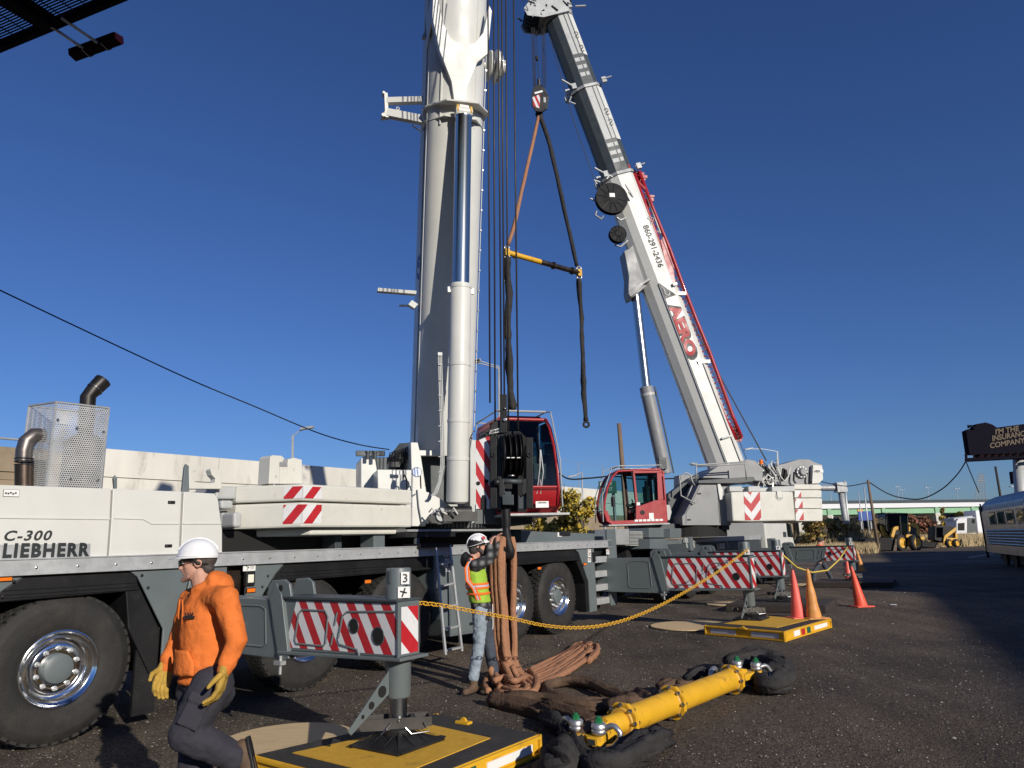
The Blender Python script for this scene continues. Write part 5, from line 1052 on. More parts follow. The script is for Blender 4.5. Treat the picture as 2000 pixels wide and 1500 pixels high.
b.box(bL, ub * .08, UP * .12, ub.cross(UP) * .06, 'yellow_paint'); b.box(bR, ub * .08, UP * .12, ub.cross(UP) * .06, 'machine_yellow'); obj('bar', b, sb, auto=40)
for t_ in (.3, L_ * .63, L_ - .3): obj('flange', B().lathe(bL + ub * t_, ub, [(-.03, .125), (.03, .125)], 'yellow_paint' if t_ < 1 else 'brown_steel', 20), sb)
for p in (bL, bR):
    for sg in (1, -1):
        q = p + UP * .15 * sg; b = B(); b.tube(arcpts(q, V((1, 0, 0)), UP * sg, .075, -.4, PI + .4, 12), .024, 'shackle_steel', 8); b.tube([q - V((.09, 0, 0)) - UP * .03 * sg, q + V((.09, 0, 0)) - UP * .03 * sg], .022, 'shackle_steel', 8); obj('shackle', b, sb, smooth=True)
# ---- near hook block
YN = 9.85
nb = thing('hook_block', pY(985, 1045, YN), 'big black hook block with striped cheek plate hanging in front of the near crane cab', 'hook block')
def bar(b, x0, x1, y0, y1, Y, th, m): return pyp([(x0, y0), (x1, y0), (x1 + .5, y1), (x0 + .5, y1)], Y, th, m, b)
b = B(); bar(b, 957, 970, 852, 993, YN - .16, .07, 'black_plastic'); bar(b, 1027, 1041, 854, 993, YN - .16, .07, 'black_plastic'); obj('cheek_plate', b, nb, bevel=.008)
sp_ = [(929, 862), (933, 856), (957, 849), (957, 995), (952, 995), (952, 975), (949, 967), (944, 966), (940, 970), (938, 995), (931, 996)]
b = pyp(sp_, YN - .02, .05, 'black_paint'); obj('side_plate', b, nb, bevel=.004)
b = B()
# stripes on the traced plate: clip a quad, leave the slot dark
q = [pY(929.5, 994, YN - .02), pY(956.5, 994, YN - .02), pY(956.5, 851, YN - .02), pY(929.5, 862, YN - .02)]; stripes(b, q, .20, -.55, off=.004, phase=.05, out=V((0, -1, 0))); obj('hazard_sheet', b, nb)
b = B(); pyp([(939, 996), (939, 975), (942, 967), (947, 967), (950, 975), (950, 996)], YN - .03, .004, 'dark_void', b)
for x, y in ((934, 944), (950, 940)): b.lathe(pY(x, y, YN - .026), V((0, -1, 0)), [(0, .028), (.004, .028)], 'dark_void', 16)
obj('slot', b, nb)
b = B(); pyp([(955, 851), (955, 842), (962, 826), (975, 820), (984, 822), (986, 834), (984, 846)], YN - .05, .05, 'black_paint', b); pyp([(955, 848), (957, 841), (982, 834), (982, 843)], YN - .07, .01, 'sticker', b); pyp([(975, 1000), (975, 850), (990, 845), (1000, 850), (1000, 1000)], YN + .12, .04, 'black_paint', b); pyp([(972, 995), (972, 850), (978, 850), (980, 995)], YN - .05, .10, 'black_paint', b); pyp([(1020, 995), (1024, 870), (1028, 870), (1028, 995)], YN - .05, .10, 'black_paint', b)
pyp([(971, 850), (985, 842), (1015, 842), (1029, 856), (1029, 1000), (971, 1000)], YN + .22, .03, 'dark_void', b)
obj('side_frame', b, nb, bevel=.004); q = pY(957.5, 846.5, YN - .075); text('LIEBHERR', q, (pY(981, 841, YN - .075) - q), UP, .16, .035, 'text_dark', nb, bold=.03)
for x in (984, 995, 1006, 1015):
    c = pY(x, 888, YN); b = B(); b.lathe(c - V((.018, 0, 0)), V((1, .12, 0)), [(0, .30), (.012, .26), (.024, .26), (.036, .30)], 'black_paint', 40); b.lathe(c - V((.03, 0, 0)), V((1, .12, 0)), [(0, .08), (.06, .08)], 'dark_grey_paint', 16); obj('sheave', b, nb, auto=40)
b = B(); b.tube([pY(972, 939, YN - .12), pY(1020, 941, YN - .12)], .034, 'dark_grey_paint', 16); b.tube([pY(992, 929, YN - .1), pY(1006, 929, YN - .1)], .016, 'bare_steel', 10); b.tube([pY(965, 942, YN - .2), pY(976, 942, YN - .2)], .045, 'black_paint', 12); obj('axle', b, nb, smooth=True)
b = B()
for x in (993, 1002, 1013): b.box(pY(x, 894, YN - .3), V((.022, 0, 0)), V((0, .01, 0)), V((0, 0, .006)), 'sticker')
obj('rope_keeper', b, nb)
b = B()
for x in (963.5, 1034): c = pY(x, 888, YN - .175); b.torus(c, V((0, 1, 0)), .026, .008, 'black_paint', 16, 6); b.tube([c + V((.01, 0, .03)), c + V((.018, -.004, .0)), c + V((0, -.004, -.015)), c + V((-.012, -.004, -.005))], .006, 'black_paint', 6); b.tube([c + V((-.02, 0, .03)), c + V((.02, 0, .04))], .006, 'black_paint', 6)
obj('hook_mark', b, nb)
b = B(); pyp([(974, 935), (984, 935), (986, 962), (980, 972), (975, 968)], YN - .16, .05, 'black_paint', b); pyp([(1021, 935), (1031, 935), (1030, 960), (1022, 968), (1018, 960)], YN - .16, .05, 'black_paint', b); bar(b, 981, 1003, 966, 986, YN - .17, .2, 'dark_grey_paint'); bar(b, 1012, 1028, 968, 994, YN - .1, .1, 'dark_grey_paint'); bar(b, 985, 998, 960, 970, YN - .15, .15, 'dark_grey_paint'); obj('crosshead', b, nb, bevel=.006)
# dead-end socket on the rope
b = B(); bar(b, 976, 990, 770, 845, YN - .1, .06, 'black_plastic'); b.lathe(pY(986, 820, YN - .11), V((0, -1, 0)), [(0, .028), (.02, .024)], 'bare_steel', 12); b.lathe(pY(986, 798, YN - .11), V((0, -1, 0)), [(0, .015), (.02, .012)], 'bare_steel', 10); obj('rope_socket', b, nb, bevel=.004)
b = B(); b.lathe(pY(989, 1030, YN), UP, [(0, .055), (.10, .065), (.33, .055), (.38, .05)], 'black_plastic', 20); hc = pY(990, 1062, YN); b.tube([pY(988, 1010, YN), pY(989, 1040, YN), pY(992, 1058, YN), pY(996, 1076, YN), pY(999, 1090, YN), pY(999, 1094, YN)], [.05, .052, .07, .078, .055, .02], 'black_plastic', 20); b.tube([pY(992, 1085, YN - .02), pY(984, 1080, YN - .10), pY(984, 1068, YN - .13)], [.05, .04, .02], 'black_plastic', 12); obj('hook', b, nb, auto=50)
# ---- sling draped from the near hook
YS = YN
def g(x, y, z=.06): return pZ(x, y, z)
TAN = 'tan round sling with many strands draped over the near hook and trailing on the gravel'
ds = thing('round_sling', g(1010, 1320, 0), TAN, 'sling')
def strand(pts, r, seed, m='sling_tan', nm='strand', n=18, wr=.26): return sling(nm, pts, r, m, '', n=max(n, 16), seed=seed, parent=ds, wr=wr, step=.07)
hkp = hc
rnd = random.Random(21)
VS = [ # x along the fall: top, upper, middle, low, ground x, ground y, depth, radius, material
 (978, 963, 966, 976, 990, 1325, -.12, .036, 'sling_tan'), (980, 970, 974, 984, 1002, 1332, -.16, .040, 'sling_tan'), (982, 977, 982, 990, 1018, 1322, -.20, .038, 'sling_tan'),
 (984, 983, 988, 996, 1030, 1328, -.12, .034, 'sling_tan'), (976, 957, 955, 958, 966, 1338, -.04, .034, 'sling_brown'), (978, 961, 959, 962, 978, 1345, .02, .036, 'sling_tan'), (981, 968, 968, 968, 985, 1318, .06, .040, 'sling_brown'),
 (1000, 1003, 1003, 1005, 1018, 1318, .0, .044, 'sling_tan'), (998, 997, 996, 999, 1008, 1310, .08, .036, 'sling_brown'), (985, 988, 990, 992, 1000, 1300, .10, .040, 'sling_brown')]
for k_, (xa, xb, xc, xd, gx, gy, dy, r_, m_) in enumerate(VS):
    jt = lambda: rnd.uniform(-1.5, 1.5)
    strand([hkp + V((0, .01 * (k_ % 3), .03)), pY(xa, 1052, YS + dy * .3), pY(xb, 1082, YS + dy), pY(xb + jt(), 1130, YS + dy), pY(xc + jt(), 1190, YS + dy), pY(xc + jt() + 2, 1245, YS + dy), pY(xd, 1290, YS + dy), g(gx, gy, .08)], [r_ * .9, r_ * 1.1], 50 + k_, m_, wr=.13)
for k_, (x1, y1, x2, y2, x3, y3) in enumerate([(1008, 1326, 1058, 1306, 1118, 1270), (1012, 1340, 1068, 1324, 1128, 1286), (1010, 1330, 1060, 1312, 1120, 1275), (1015, 1338, 1070, 1318, 1130, 1275), (1020, 1345, 1085, 1322, 1140, 1280), (1005, 1322, 1050, 1302, 1110, 1272), (1015, 1352, 1075, 1330, 1150, 1285), (1012, 1334, 1080, 1308, 1135, 1270)]):
    strand([g(x1 - 20, y1 - 4, .07), g(x1, y1, .09), g(x2, y2, .06), g(x3, y3, .045), g(x3 + 18, y3 - 14, .045), g(1160 - k_ * 2, 1262 + k_ * 2, .05)], [.046, .030], 10 + k_, n=12, wr=.14)
strand([g(1150, 1290, .05), g(1162, 1278, .05), g(1166, 1268, .05), g(1160, 1260, .06), g(1148, 1262, .06)], [.045, .05], 17)
strand([pY(1003, 1285, YS), g(1016, 1318, .12), g(1040, 1340, .1), g(1045, 1350, .07), g(1020, 1356, .06), g(985, 1357, .06), g(970, 1350, .06)], [.038, .042], 18, wr=.15)
strand([g(958, 1305, .25), g(965, 1325, .12), g(985, 1345, .08), g(1010, 1352, .1), g(1040, 1348, .08)], [.036, .040], 19, wr=.15)
strand([g(955, 1350, .06), g(948, 1340, .08), g(955, 1320, .1), g(970, 1318, .1), g(985, 1330, .08)], [.036, .038], 20, wr=.15)
strand([g(1000, 1300, .3), g(1012, 1325, .16), g(1030, 1345, .12), g(1015, 1352, .1), g(990, 1340, .1)], [.036, .04], 61, wr=.15)
strand([g(1035, 1310, .12), g(1048, 1330, .12), g(1042, 1350, .1), g(1015, 1358, .08)], [.038, .04], 62, wr=.15)
strand([g(965, 1330, .16), g(985, 1322, .18), g(1005, 1330, .18), g(1030, 1322, .14), g(1048, 1336, .1)], [.034, .036], 63, wr=.15)
b = B()
for y, r_ in ((1296, .13),): c = pY(1002, y, YS - .12); b.torus(c, V((.1, -.2, 1)), r_, .006, 'sling_brown', 18, 6)
b.tube([pY(962, 1180, YS - .22), pY(963, 1220, YS - .24), pY(960, 1260, YS - .25)], .006, 'sticker', 6); obj('binding_cord', b, ds)
# brown and black slings lying by the ground spreader
sling('sling', [g(960, 1365, .07), g(985, 1370, .07), g(1010, 1378, .07), g(1040, 1385, .07), g(1065, 1395, .06)], .075, 'sling_brown', 'short dusty brown sling end lying left of the sling pile', seed=31, wr=.3)
sling('sling', [g(985, 1362, .06), g(1020, 1365, .07), g(1060, 1366, .07), g(1100, 1372, .08), g(1150, 1380, .08), g(1200, 1378, .08), g(1240, 1370, .08)], .062, 'sling_brown', 'long brown sling running from the tan pile to the yellow bar', seed=32, wr=.3)
sling('sling', [g(1190, 1375, .06), g(1130, 1372, .07), g(1085, 1362, .07), g(1066, 1348, .07), g(1075, 1335, .07), g(1110, 1330, .08), g(1150, 1335, .08), g(1185, 1350, .08), g(1215, 1362, .09), g(1235, 1375, .1)], .058, 'sling_brown', 'dark brown sling curled in a flat loop behind the yellow bar', seed=33, wr=.4)
sling('sling', [g(1065, 1385, .09), g(1085, 1390, .10), g(1110, 1400, .10), g(1145, 1412, .10), g(1165, 1420, .1)], [.10, .085], 'sling_brown', 'thick khaki sling bundle leading to the near shackles', seed=34, wr=.25)
sling('sling', [g(1068, 1405, .06), g(1090, 1420, .08), g(1120, 1430, .08), g(1150, 1432, .12), g(1172, 1436, .16)], .085, 'sling_black', 'crumpled black sling between the mat and the near shackles', seed=35, wr=.5)
# ================================================= spreader bar on the ground
g0 = pZ(1214, 1410, .168); g1 = pZ(1430, 1326, .168); us = (g1 - g0).normalized(); ns = UP.cross(us); Ls = (g1 - g0).length
sp = thing('spreader_bar', (g0 + g1) / 2 * 1 - UP * .168, 'heavy yellow bolted spreader bar lying on the gravel in front', 'spreader bar')
b = B().lathe(g0, us, [(0, .09), (.0, .113), (Ls, .113), (Ls, .09)], 'yellow_paint', 40)
b.lathe(g0 - us * .28, us, [(0, .08), (.02, .09), (.27, .09), (.28, .10), (.30, .10)], 'yellow_paint', 32)
b.lathe(g1, us, [(0, .10), (.1, .09), (.22, .08)], 'yellow_paint', 32); obj('tube', b, sp, auto=40)
def flange(t):
    b = B(); R = .165; c = g0 + us * t; pts = [c + (UP * math.cos(PI / 8 + i * PI / 4) + ns * math.sin(PI / 8 + i * PI / 4)) * R for i in range(8)]
    b.prism(pts, us * .022, 'yellow_paint'); b.prism([p + us * .026 for p in pts], us * .022, 'yellow_paint'); fl_ = obj('flange', b, sp, bevel=.004)
    for sg in (-1, 1): 
        b = B(); b.lathe(c + us * (.024 + sg * .03), us * sg, [(0, .126), (.012, .115)], 'machine_yellow', 32)
        for i in range(8):
            a = i * PI / 4; q = c + (UP * math.cos(a) + ns * math.sin(a)) * .138 + us * (.024 + sg * .024); b.lathe(q, us * sg, [(0, .021), (.005, .021)], 'bare_steel', 12); b.lathe(q + us * sg * .005, us * sg, [(0, .016), (.016, .016), (.018, .010), (.026, .010)], 'bare_steel', 6)
        obj('bolts', b, fl_)
for t in (.0, Ls * .38, Ls - .06): flange(t)
# end lugs with shackles
def lug(c, dr, near=True):
    b = B(); 
    for z0_ in (-.035,):
        out = [(-.1, .10), (.10, .13), (.20, .17), (.27, .15), (.29, .06), (.24, .0), (.29, -.06), (.27, -.15), (.20, -.17), (.10, -.13), (-.1, -.10)]
        b.prism([c + dr * a + ns * w + UP * z0_ for a, w in out], UP * .07, 'yellow_paint')
    b.prism([c + dr * -.12 + ns * .05 + UP * -.1, c + dr * .08 + ns * .05 - UP * .06, c + dr * .08 + ns * .05 + UP * .06, c + dr * -.12 + ns * .05 + UP * .1], -ns * .1, 'yellow_paint')
    lg = obj('end_lug', b, sp, bevel=.006)
    b = B(); b.box(c + dr * .292 + ns * -.105, ns * .035, UP * .022, dr * .002, 'dark_grey_paint'); obj('id_plate', b, lg)
    for w in (-.115, .115):
        q = c + dr * .19 + ns * w; b = B(); b.lathe(q + UP * .04, UP, [(0, .05), (.01, .062), (.035, .062), (.045, .05), (.05, .062), (.08, .062), (.09, .05)], 'shackle_steel', 24); b.lathe(q - UP * .04, -UP, [(0, .05), (.01, .062), (.035, .062), (.05, .05), (.065, .04), (.09, .035)], 'shackle_steel', 24)
        b.lathe(q - UP * .1, UP, [(0, .032), (.22, .032)], 'shackle_steel', 16)
        e = (ns * (1 if w > 0 else -1) * .9 + dr * -.2 + UP * .25).normalized() if near else (dr * .8 + ns * (1 if w > 0 else -1) * .5).normalized()
        up_ = UP
        pts = [q + UP * .075 + e * .05, q + UP * .085 + e * .12, q + UP * .07 + e * .15, q + UP * .02 + e * .19, q - UP * .03 + e * .185, q - UP * .07 + e * .13, q - UP * .07 + e * .05]
        b.tube(pts, .024, 'shackle_steel', 12); sh = obj('shackle', b, sp, auto=50)
        b = B().lathe(q + UP * .13, UP, [(0, .034), (.03, .034), (.033, .02), (.05, .02)], 'green_paint', 6); obj('nut', b, sh)
lug(g0 - us * .34 - UP * .02, -us); lug(g1 + us * .24, us, False)
GB_ = 'black round slings bunched at the ends of the ground spreader bar'
qn = g0 - us * .5
def gs(x, y, z): return pZ(x, y, z)
sling('sling', [gs(1070, 1478, .10), gs(1085, 1468, .16), gs(1100, 1470, .2), gs(1115, 1485, .15), gs(1105, 1500, .1), gs(1080, 1505, .08), gs(1066, 1490, .08)], .085, 'sling_black', 'black sling coil at the bottom corner of the mat', seed=41, wr=.3)
sling('sling', [gs(1112, 1440, .1), gs(1125, 1465, .12), gs(1150, 1492, .12), gs(1190, 1500, .12), gs(1225, 1480, .14), gs(1248, 1462, .12), gs(1262, 1450, .10)], .10, 'sling_black', 'black sling looped under the near shackles of the ground bar', seed=42, wr=.35)
sling('sling', [gs(1215, 1480, .09), gs(1245, 1468, .1), gs(1275, 1452, .08), gs(1300, 1442, .05)], .10, 'sling_black', 'flat grey black sling end spread right of the near shackles', seed=43, wr=.3)
sling('sling', [gs(1130, 1440, .13), gs(1140, 1425, .2), gs(1160, 1415, .22), gs(1180, 1412, .15)], .06, 'sling_brown', 'short brown sling end tucked behind the near shackle', seed=44, wr=.4)
sling('sling', [gs(1420, 1300, .14), gs(1450, 1290, .18), gs(1480, 1282, .2), gs(1515, 1292, .14), gs(1535, 1312, .12), gs(1525, 1335, .11), gs(1495, 1340, .1), gs(1485, 1322, .12), gs(1510, 1312, .16), gs(1535, 1322, .12)], .10, 'sling_black', 'black sling heaped at the far end of the ground bar', seed=45, wr=.35)
sling('sling', [gs(1470, 1300, .12), gs(1495, 1298, .18), gs(1520, 1300, .2), gs(1535, 1318, .12), gs(1530, 1336, .08), gs(1505, 1344, .07), gs(1478, 1330, .08)], .09, 'sling_black', 'grey black sling folded outermost at the far end of the ground bar', seed=46, wr=.35)
sling('sling', [gs(1340, 1330, .07), gs(1360, 1318, .14), gs(1380, 1316, .12), gs(1400, 1318, .12), gs(1415, 1312, .2)], .075, 'sling_black', 'black sling end curled just behind the ground bar', seed=47, wr=.4)
sling('sling', [gs(1295, 1350, .06), gs(1305, 1340, .12), gs(1318, 1338, .08), gs(1330, 1342, .11), gs(1345, 1345, .07)], .07, 'sling_brown', 'small brown sling knuckle behind the middle flange of the ground bar', seed=48, wr=.4)
sling('sling', [gs(1190, 1385, .08), gs(1215, 1375, .14), gs(1235, 1372, .16), gs(1248, 1382, .12), gs(1262, 1372, .08), gs(1240, 1362, .08)], .085, 'sling_brown', 'bulging brown sling knot beside the near flange', seed=49, wr=.35)
b = B(); q = pZ(1395, 1322, .15); b.tube(arcpts(q, us, UP, .09, 0, PI, 12), .03, 'shackle_steel', 10); o = obj('shackle', b, smooth=True, label='loose bare steel shackle on the gravel behind the far flange', category='shackle')
# ================================================= mats
def padmesh(name, s_d, z, label, frame=None, yq=None, dark=False, group=None):
    P_ = [A(s, d, 0) for s, d in s_d]; n_ = len(P_); c = sum(P_, V()) / n_
    root = thing(name, c, label, 'outrigger mat', group)
    m0 = 'dark_wood' if dark else 'mat_black'
    b = B().prism([p + UP * .01 for p in P_], UP * (z - .012), 'dark_wood' if dark else 'yellow_paint'); obj('core', b, root, bevel=.006)
    b = B().prism([c + (p - c) * .985 + UP * (z - .004) for p in P_], UP * .008, m0); obj('top_sheet', b, root)
    if yq: b = B().prism([A(s, d, z + .004) for s, d in yq], UP * .006, 'mat_yellow'); obj('target_square', b, root)
    for i in range(n_):
        p, q = P_[i], P_[(i + 1) % n_]; e = (q - p).normalized(); out = e.cross(UP); 
        if out.dot((p + q) / 2 - c) < 0: out = -out
        if dark: continue
        b = B()
        for zz in (.02, z - .02): b.box((p + q) / 2 + out * .012 + UP * zz, e * (q - p).length * .5, out * .014, UP * .012, 'yellow_paint')
        for t in (.0, 1.): b.box(p + (q - p) * t + out * .012 + UP * z * .5, e * .014, out * .015, UP * z * .5, 'yellow_paint')
        obj('edge_channel', b, root, bevel=.003)
    return root, P_, c
zp = .17
ra_, Pp, cpad = padmesh('outrigger_mat', [(2.22, -2.86), (2.07, -4.15), (.42, -4.12), (.46, -2.52)], zp, 'yellow edged black mat with yellow centre under the near crane front jack', yq=[(1.86, -3.08), (1.76, -3.88), (.60, -3.92), (.64, -2.76)])
def edge_items(root, p, q, z, items):
    e = (q - p).normalized(); L = (q - p).length; out = e.cross(UP); out = out if out.dot((p + q) / 2 - root.location) > 0 else -out
    for nm, a, c_, z0_, z1_, m in items: b = B().box(p + e * (a + c_) / 2 * L + UP * (z0_ + z1_) / 2 * z + out * .004, e * (c_ - a) / 2 * L, out * .005, UP * (z1_ - z0_) / 2 * z, m); obj(nm, b, root)
edge_items(ra_, Pp[1], Pp[2], zp, [('reflective_strip', .06, .42, .3, .68, 'sticker'), ('label_plate', .50, .60, .2, .85, 'sign_green'), ('label_plate', .62, .70, .2, .85, 'sign_red')])
def lifting(root, c, e, m='yellow_paint'):
    b = B().box(c + UP * .012, e * .075, UP.cross(e) * .035, UP * .012, m); b.lathe(c + UP * .02 - UP.cross(e) * .012, UP.cross(e), [(0, .035), (.024, .035)], m, 16); obj('lifting_point', b, root, bevel=.003)
lifting(ra_, A(2.05, -3.35, zp), DN); lifting(ra_, A(.62, -4.02, zp), DD)
rb_, Pq, _c = padmesh('outrigger_mat', [(9.91, -2.56), (9.52, -4.08), (11.69, -4.31), (12.05, -2.95)], .17, 'yellow edged black mat with yellow centre under the near crane rear jack', yq=[(10.2, -2.8), (9.9, -3.85), (11.4, -4.05), (11.75, -3.1)])
edge_items(rb_, Pq[0], Pq[1], .17, [('reflective_strip', .07, .40, .25, .72, 'reflective'), ('reflective_strip', .60, .93, .25, .72, 'reflective')])
edge_items(rb_, Pq[1], Pq[2], .17, [('reflective_strip', .62, .92, .3, .7, 'sticker'), ('label_plate', .18, .30, .25, .85, 'sticker'), ('label_plate', .34, .41, .2, .9, 'sign_red'), ('label_plate', .46, .53, .2, .9, 'sign_green')])
lifting(rb_, (Pq[0] + Pq[1]) / 2 + UP * .15, (Pq[1] - Pq[0]).normalized()); lifting(rb_, Pq[3] * .45 + Pq[2] * .55 + UP * .17, DD)
def rect(cx_, cy_, hw, hl, ang=0): return [(cx_ + math.cos(ang) * a - math.sin(ang) * c_, cy_ + math.sin(ang) * a + math.cos(ang) * c_) for a, c_ in ((-hw, -hl), (hw, -hl), (hw, hl), (-hw, hl))]
j2 = (J2.dot(DD), J2.dot(DN)); j3 = (J3.dot(DD), J3.dot(DN))
r2_, P2_, _c = padmesh('outrigger_mat', rect(j2[0], j2[1], 1.0, 1.1, .1), .17, 'dark timber mat under the far crane jack nearest us', dark=True)
r3_, P3_, _c = padmesh('outrigger_mat', rect(j3[0], j3[1], 1.1, 1.2, .1), .17, 'dark timber mat under the farthest striped jack', dark=True)
for k_, (x, y, lab, w) in enumerate(((1700, 1143, 'white printed card lying on gravel by the farthest mat', .5), (1578, 1183, 'white printed card lying on gravel behind the two cones', .5), (1745, 1181, 'small scrap of white paper on the gravel', .2))):
    c_ = pZ(x, y, .02); b = B().prism([c_ + DD * a + DN * e for a, e in ((-w * .5, -w * .3), (w * .5, -w * .3), (w * .5, w * .3), (-w * .5, w * .3))], UP * .006, 'sticker')
    if w > .3:
        for i in range(5): b.box(c_ + UP * .008 + DN * (-.1 + .05 * i), DD * .15, DN * .008, UP * .001, 'text_dark')
    obj('card', b, label=lab, category='card')
# plywood discs
def disc(x, y, r_, lab, seed):
    c = pZ(x, y, .0); rnd = random.Random(seed); b = B().prism([c + V((math.cos(a) * r_, math.sin(a) * r_, .012)) * 1 for a in [2 * PI * i / 60 for i in range(60)]], UP * .02, 'plywood'); return obj('plywood_disc', b, bevel=.003, label=lab, category='plywood disc')
q = pZ(620, 1440, 0); disc(560, 1450, .62, 'round plywood board partly under the near mat beside the front jack', 1); disc(1350, 1224, .80, 'round plywood board left of the yellow mat under the rear jack', 2); disc(1428, 1181, .62, 'smaller round plywood board behind the rear jack', 3); disc(1573, 1143, .55, 'round plywood board by the walking worker in the distance', 4)
# ================================================= cones
def cone(x, y, z, h, r_, m, lab, tilt=0, base_=True, dent=0):
    c = pZ(x, y, z); t = thing('traffic_cone', c, lab, 'traffic cone', 'traffic cones along the far crane'); b = B(); ax = V((math.sin(tilt), 0, math.cos(tilt)))
    prof = [(.02, r_), (.03, r_ * .97)] + [(h * k / 12, r_ * (1 - .82 * k / 12) + (dent * math.sin(k * 1.3) * r_ * .12)) for k in range(1, 12)] + [(h * .985, r_ * .17), (h, r_ * .1)]
    b.lathe(c, ax, prof, m, 28); obj('cone_body', b, t, auto=50)
    if base_: b = B().box(c + UP * .014, V((r_ * 1.45, .03, 0)), V((-.03, r_ * 1.45, 0)), UP * .014, m); obj('cone_base', b, t, bevel=.008)
    return t
cone(1560, 1207, .17, .90, .14, 'cone_pink', 'pink red cone standing on the yellow mat, left of two', tilt=-.02)
cone(1590, 1208, .17, .92, .14, 'cone_faded', 'faded dented orange cone standing on the yellow mat, right of two', dent=.35, tilt=-.02)
cone(1682, 1185, 0, .95, .150, 'cone_orange', 'tall bright red orange cone with sun bleached tip standing alone on gravel', tilt=-.12)
cone(1684, 1116, 0, .95, .15, 'cone_faded', 'faded leaning cone farthest back by the shadow edge', tilt=-.13)
cone(1659, 1138, 0, .8, .16, 'cone_pink', 'red cone mostly hidden behind the farthest jack')
# ================================================= chains
def chain(name, pts, lab, m, link=.075, rw=.006):
    t = thing(name, pts[0], lab, 'chain'); P = []
    for i in range(len(pts) - 1):
        p0 = pts[max(i - 1, 0)]; p1 = pts[i]; p2 = pts[i + 1]; p3 = pts[min(i + 2, len(pts) - 1)]
        for j in range(40): u = j / 40; P.append(.5 * ((2 * p1) + (p2 - p0) * u + (2 * p0 - 5 * p1 + 4 * p2 - p3) * u * u + (3 * p1 - p0 - 3 * p2 + p3) * u ** 3))
    P.append(pts[-1]); b = B(); acc = 0; k = 0; nxt = 0
    for i in range(len(P) - 1):
        sgl = (P[i + 1] - P[i]).length
        while nxt <= acc + sgl:
            c = P[i] + (P[i + 1] - P[i]) * ((nxt - acc) / max(sgl, 1e-9)); tg = (P[i + 1] - P[i]).normalized(); s_ = tg.cross(UP).normalized(); u_ = s_.cross(tg); w = (s_ + u_ * .8).normalized() if k % 2 else (u_ - s_ * .8).normalized()
            hl = link * .36; hw = link * .26; loop = [c + tg * (hl + hw * .6 * math.cos(a)) + w * hw * math.sin(a) for a in (-PI / 2, -PI / 4, 0, PI / 4, PI / 2)] + [c + tg * (-hl + hw * .6 * math.cos(a)) + w * hw * math.sin(a) for a in (PI / 2, 3 * PI / 4, PI, 5 * PI / 4, 3 * PI / 2)]
            b.tube(loop, rw, m, 5, closed=True); nxt += link * .78; k += 1
        acc += sgl
    obj('chain_links', b, t, smooth=True)
def ip(p, q, u): return p.lerp(q, u)
ja = A(1.34, -3.25 - .2, 1.31); jb_ = A(SJB, DJB - .1, 1.36)
cpts = [(795, 1175), (860, 1182), (930, 1195), (1000, 1208), (1060, 1221), (1120, 1226), (1180, 1221), (1240, 1204), (1300, 1177), (1360, 1143), (1410, 1111), (1462, 1072)]
ck = [ja.y + (jb_.y - ja.y) * u for u in (0, .11, .22, .33, .42, .5, .58, .66, .75, .84, .92, 1)]
chain('plastic_chain', [ja + V((-.1, .05, 0))] + [pY(x, y, Y) for (x, y), Y in zip(cpts, [ja.y + (jb_.y - ja.y) * ((px - 795) / (1462 - 795) * ja.y / (ja.y * ((px - 795) / 667) + jb_.y * (1 - (px - 795) / 667))) for px, _ in cpts])], 'yellow plastic chain slung between the two jacks of the near crane', 'chain_yellow', .072, .0044)
a_ = A(j2[0], j2[1] - .15, 1.37); c_ = A(j3[0], j3[1] - .1, 1.32)
yy = [a_.y + (c_.y - a_.y) * (u * a_.y / (a_.y * u + c_.y * (1 - u))) for u in (0, .25, .45, .65, .85, 1)]
o = obj('yellow_rope', B().tube([pY(x, y, Y) for (x, y), Y in zip(((1530, 1085), (1556, 1108), (1586, 1118), (1616, 1114), (1640, 1092), (1655, 1068)), yy)], .022, 'rope_yellow', 8), smooth=True, label='yellow rope sagging between the two jacks of the far crane', category='rope')
# ================================================= step ladder against the near crane
ld = thing('step_ladder', A(5.1, -.25, 0), 'aluminium step ladder leaning on the near crane deck by the cabinet', 'ladder')
def lp(x, y, d): return pA(x, y, d)
dl = -.30
b = B()
for (x0, y0, x1, y1) in ((878, 1063, 902, 1272), (851, 1070, 870, 1279)): b.tube([lp(x0, y0, -.10), lp(x1, y1, dl - .1)], .024, 'aluminium', 4)
obj('stile', b, ld)
for i in range(5):
    t = (i + .8) / 5.0; p = lp(851 + 19 * t, 1070 + 209 * t, -.10 + (dl) * t); q = lp(878 + 24 * t, 1063 + 209 * t, -.10 + dl * t); b = B().box((p + q) / 2, (q - p) / 2, UP * .012, (q - p).cross(UP).normalized() * .04, 'aluminium'); obj('rung', b, ld)
b = B(); b.prism([lp(820, 1062, -.12), lp(884, 1061, -.12), lp(886, 1068, -.12), lp(820, 1070, -.12)], DN * .35, 'black_plastic'); obj('ladder_head', b, ld)
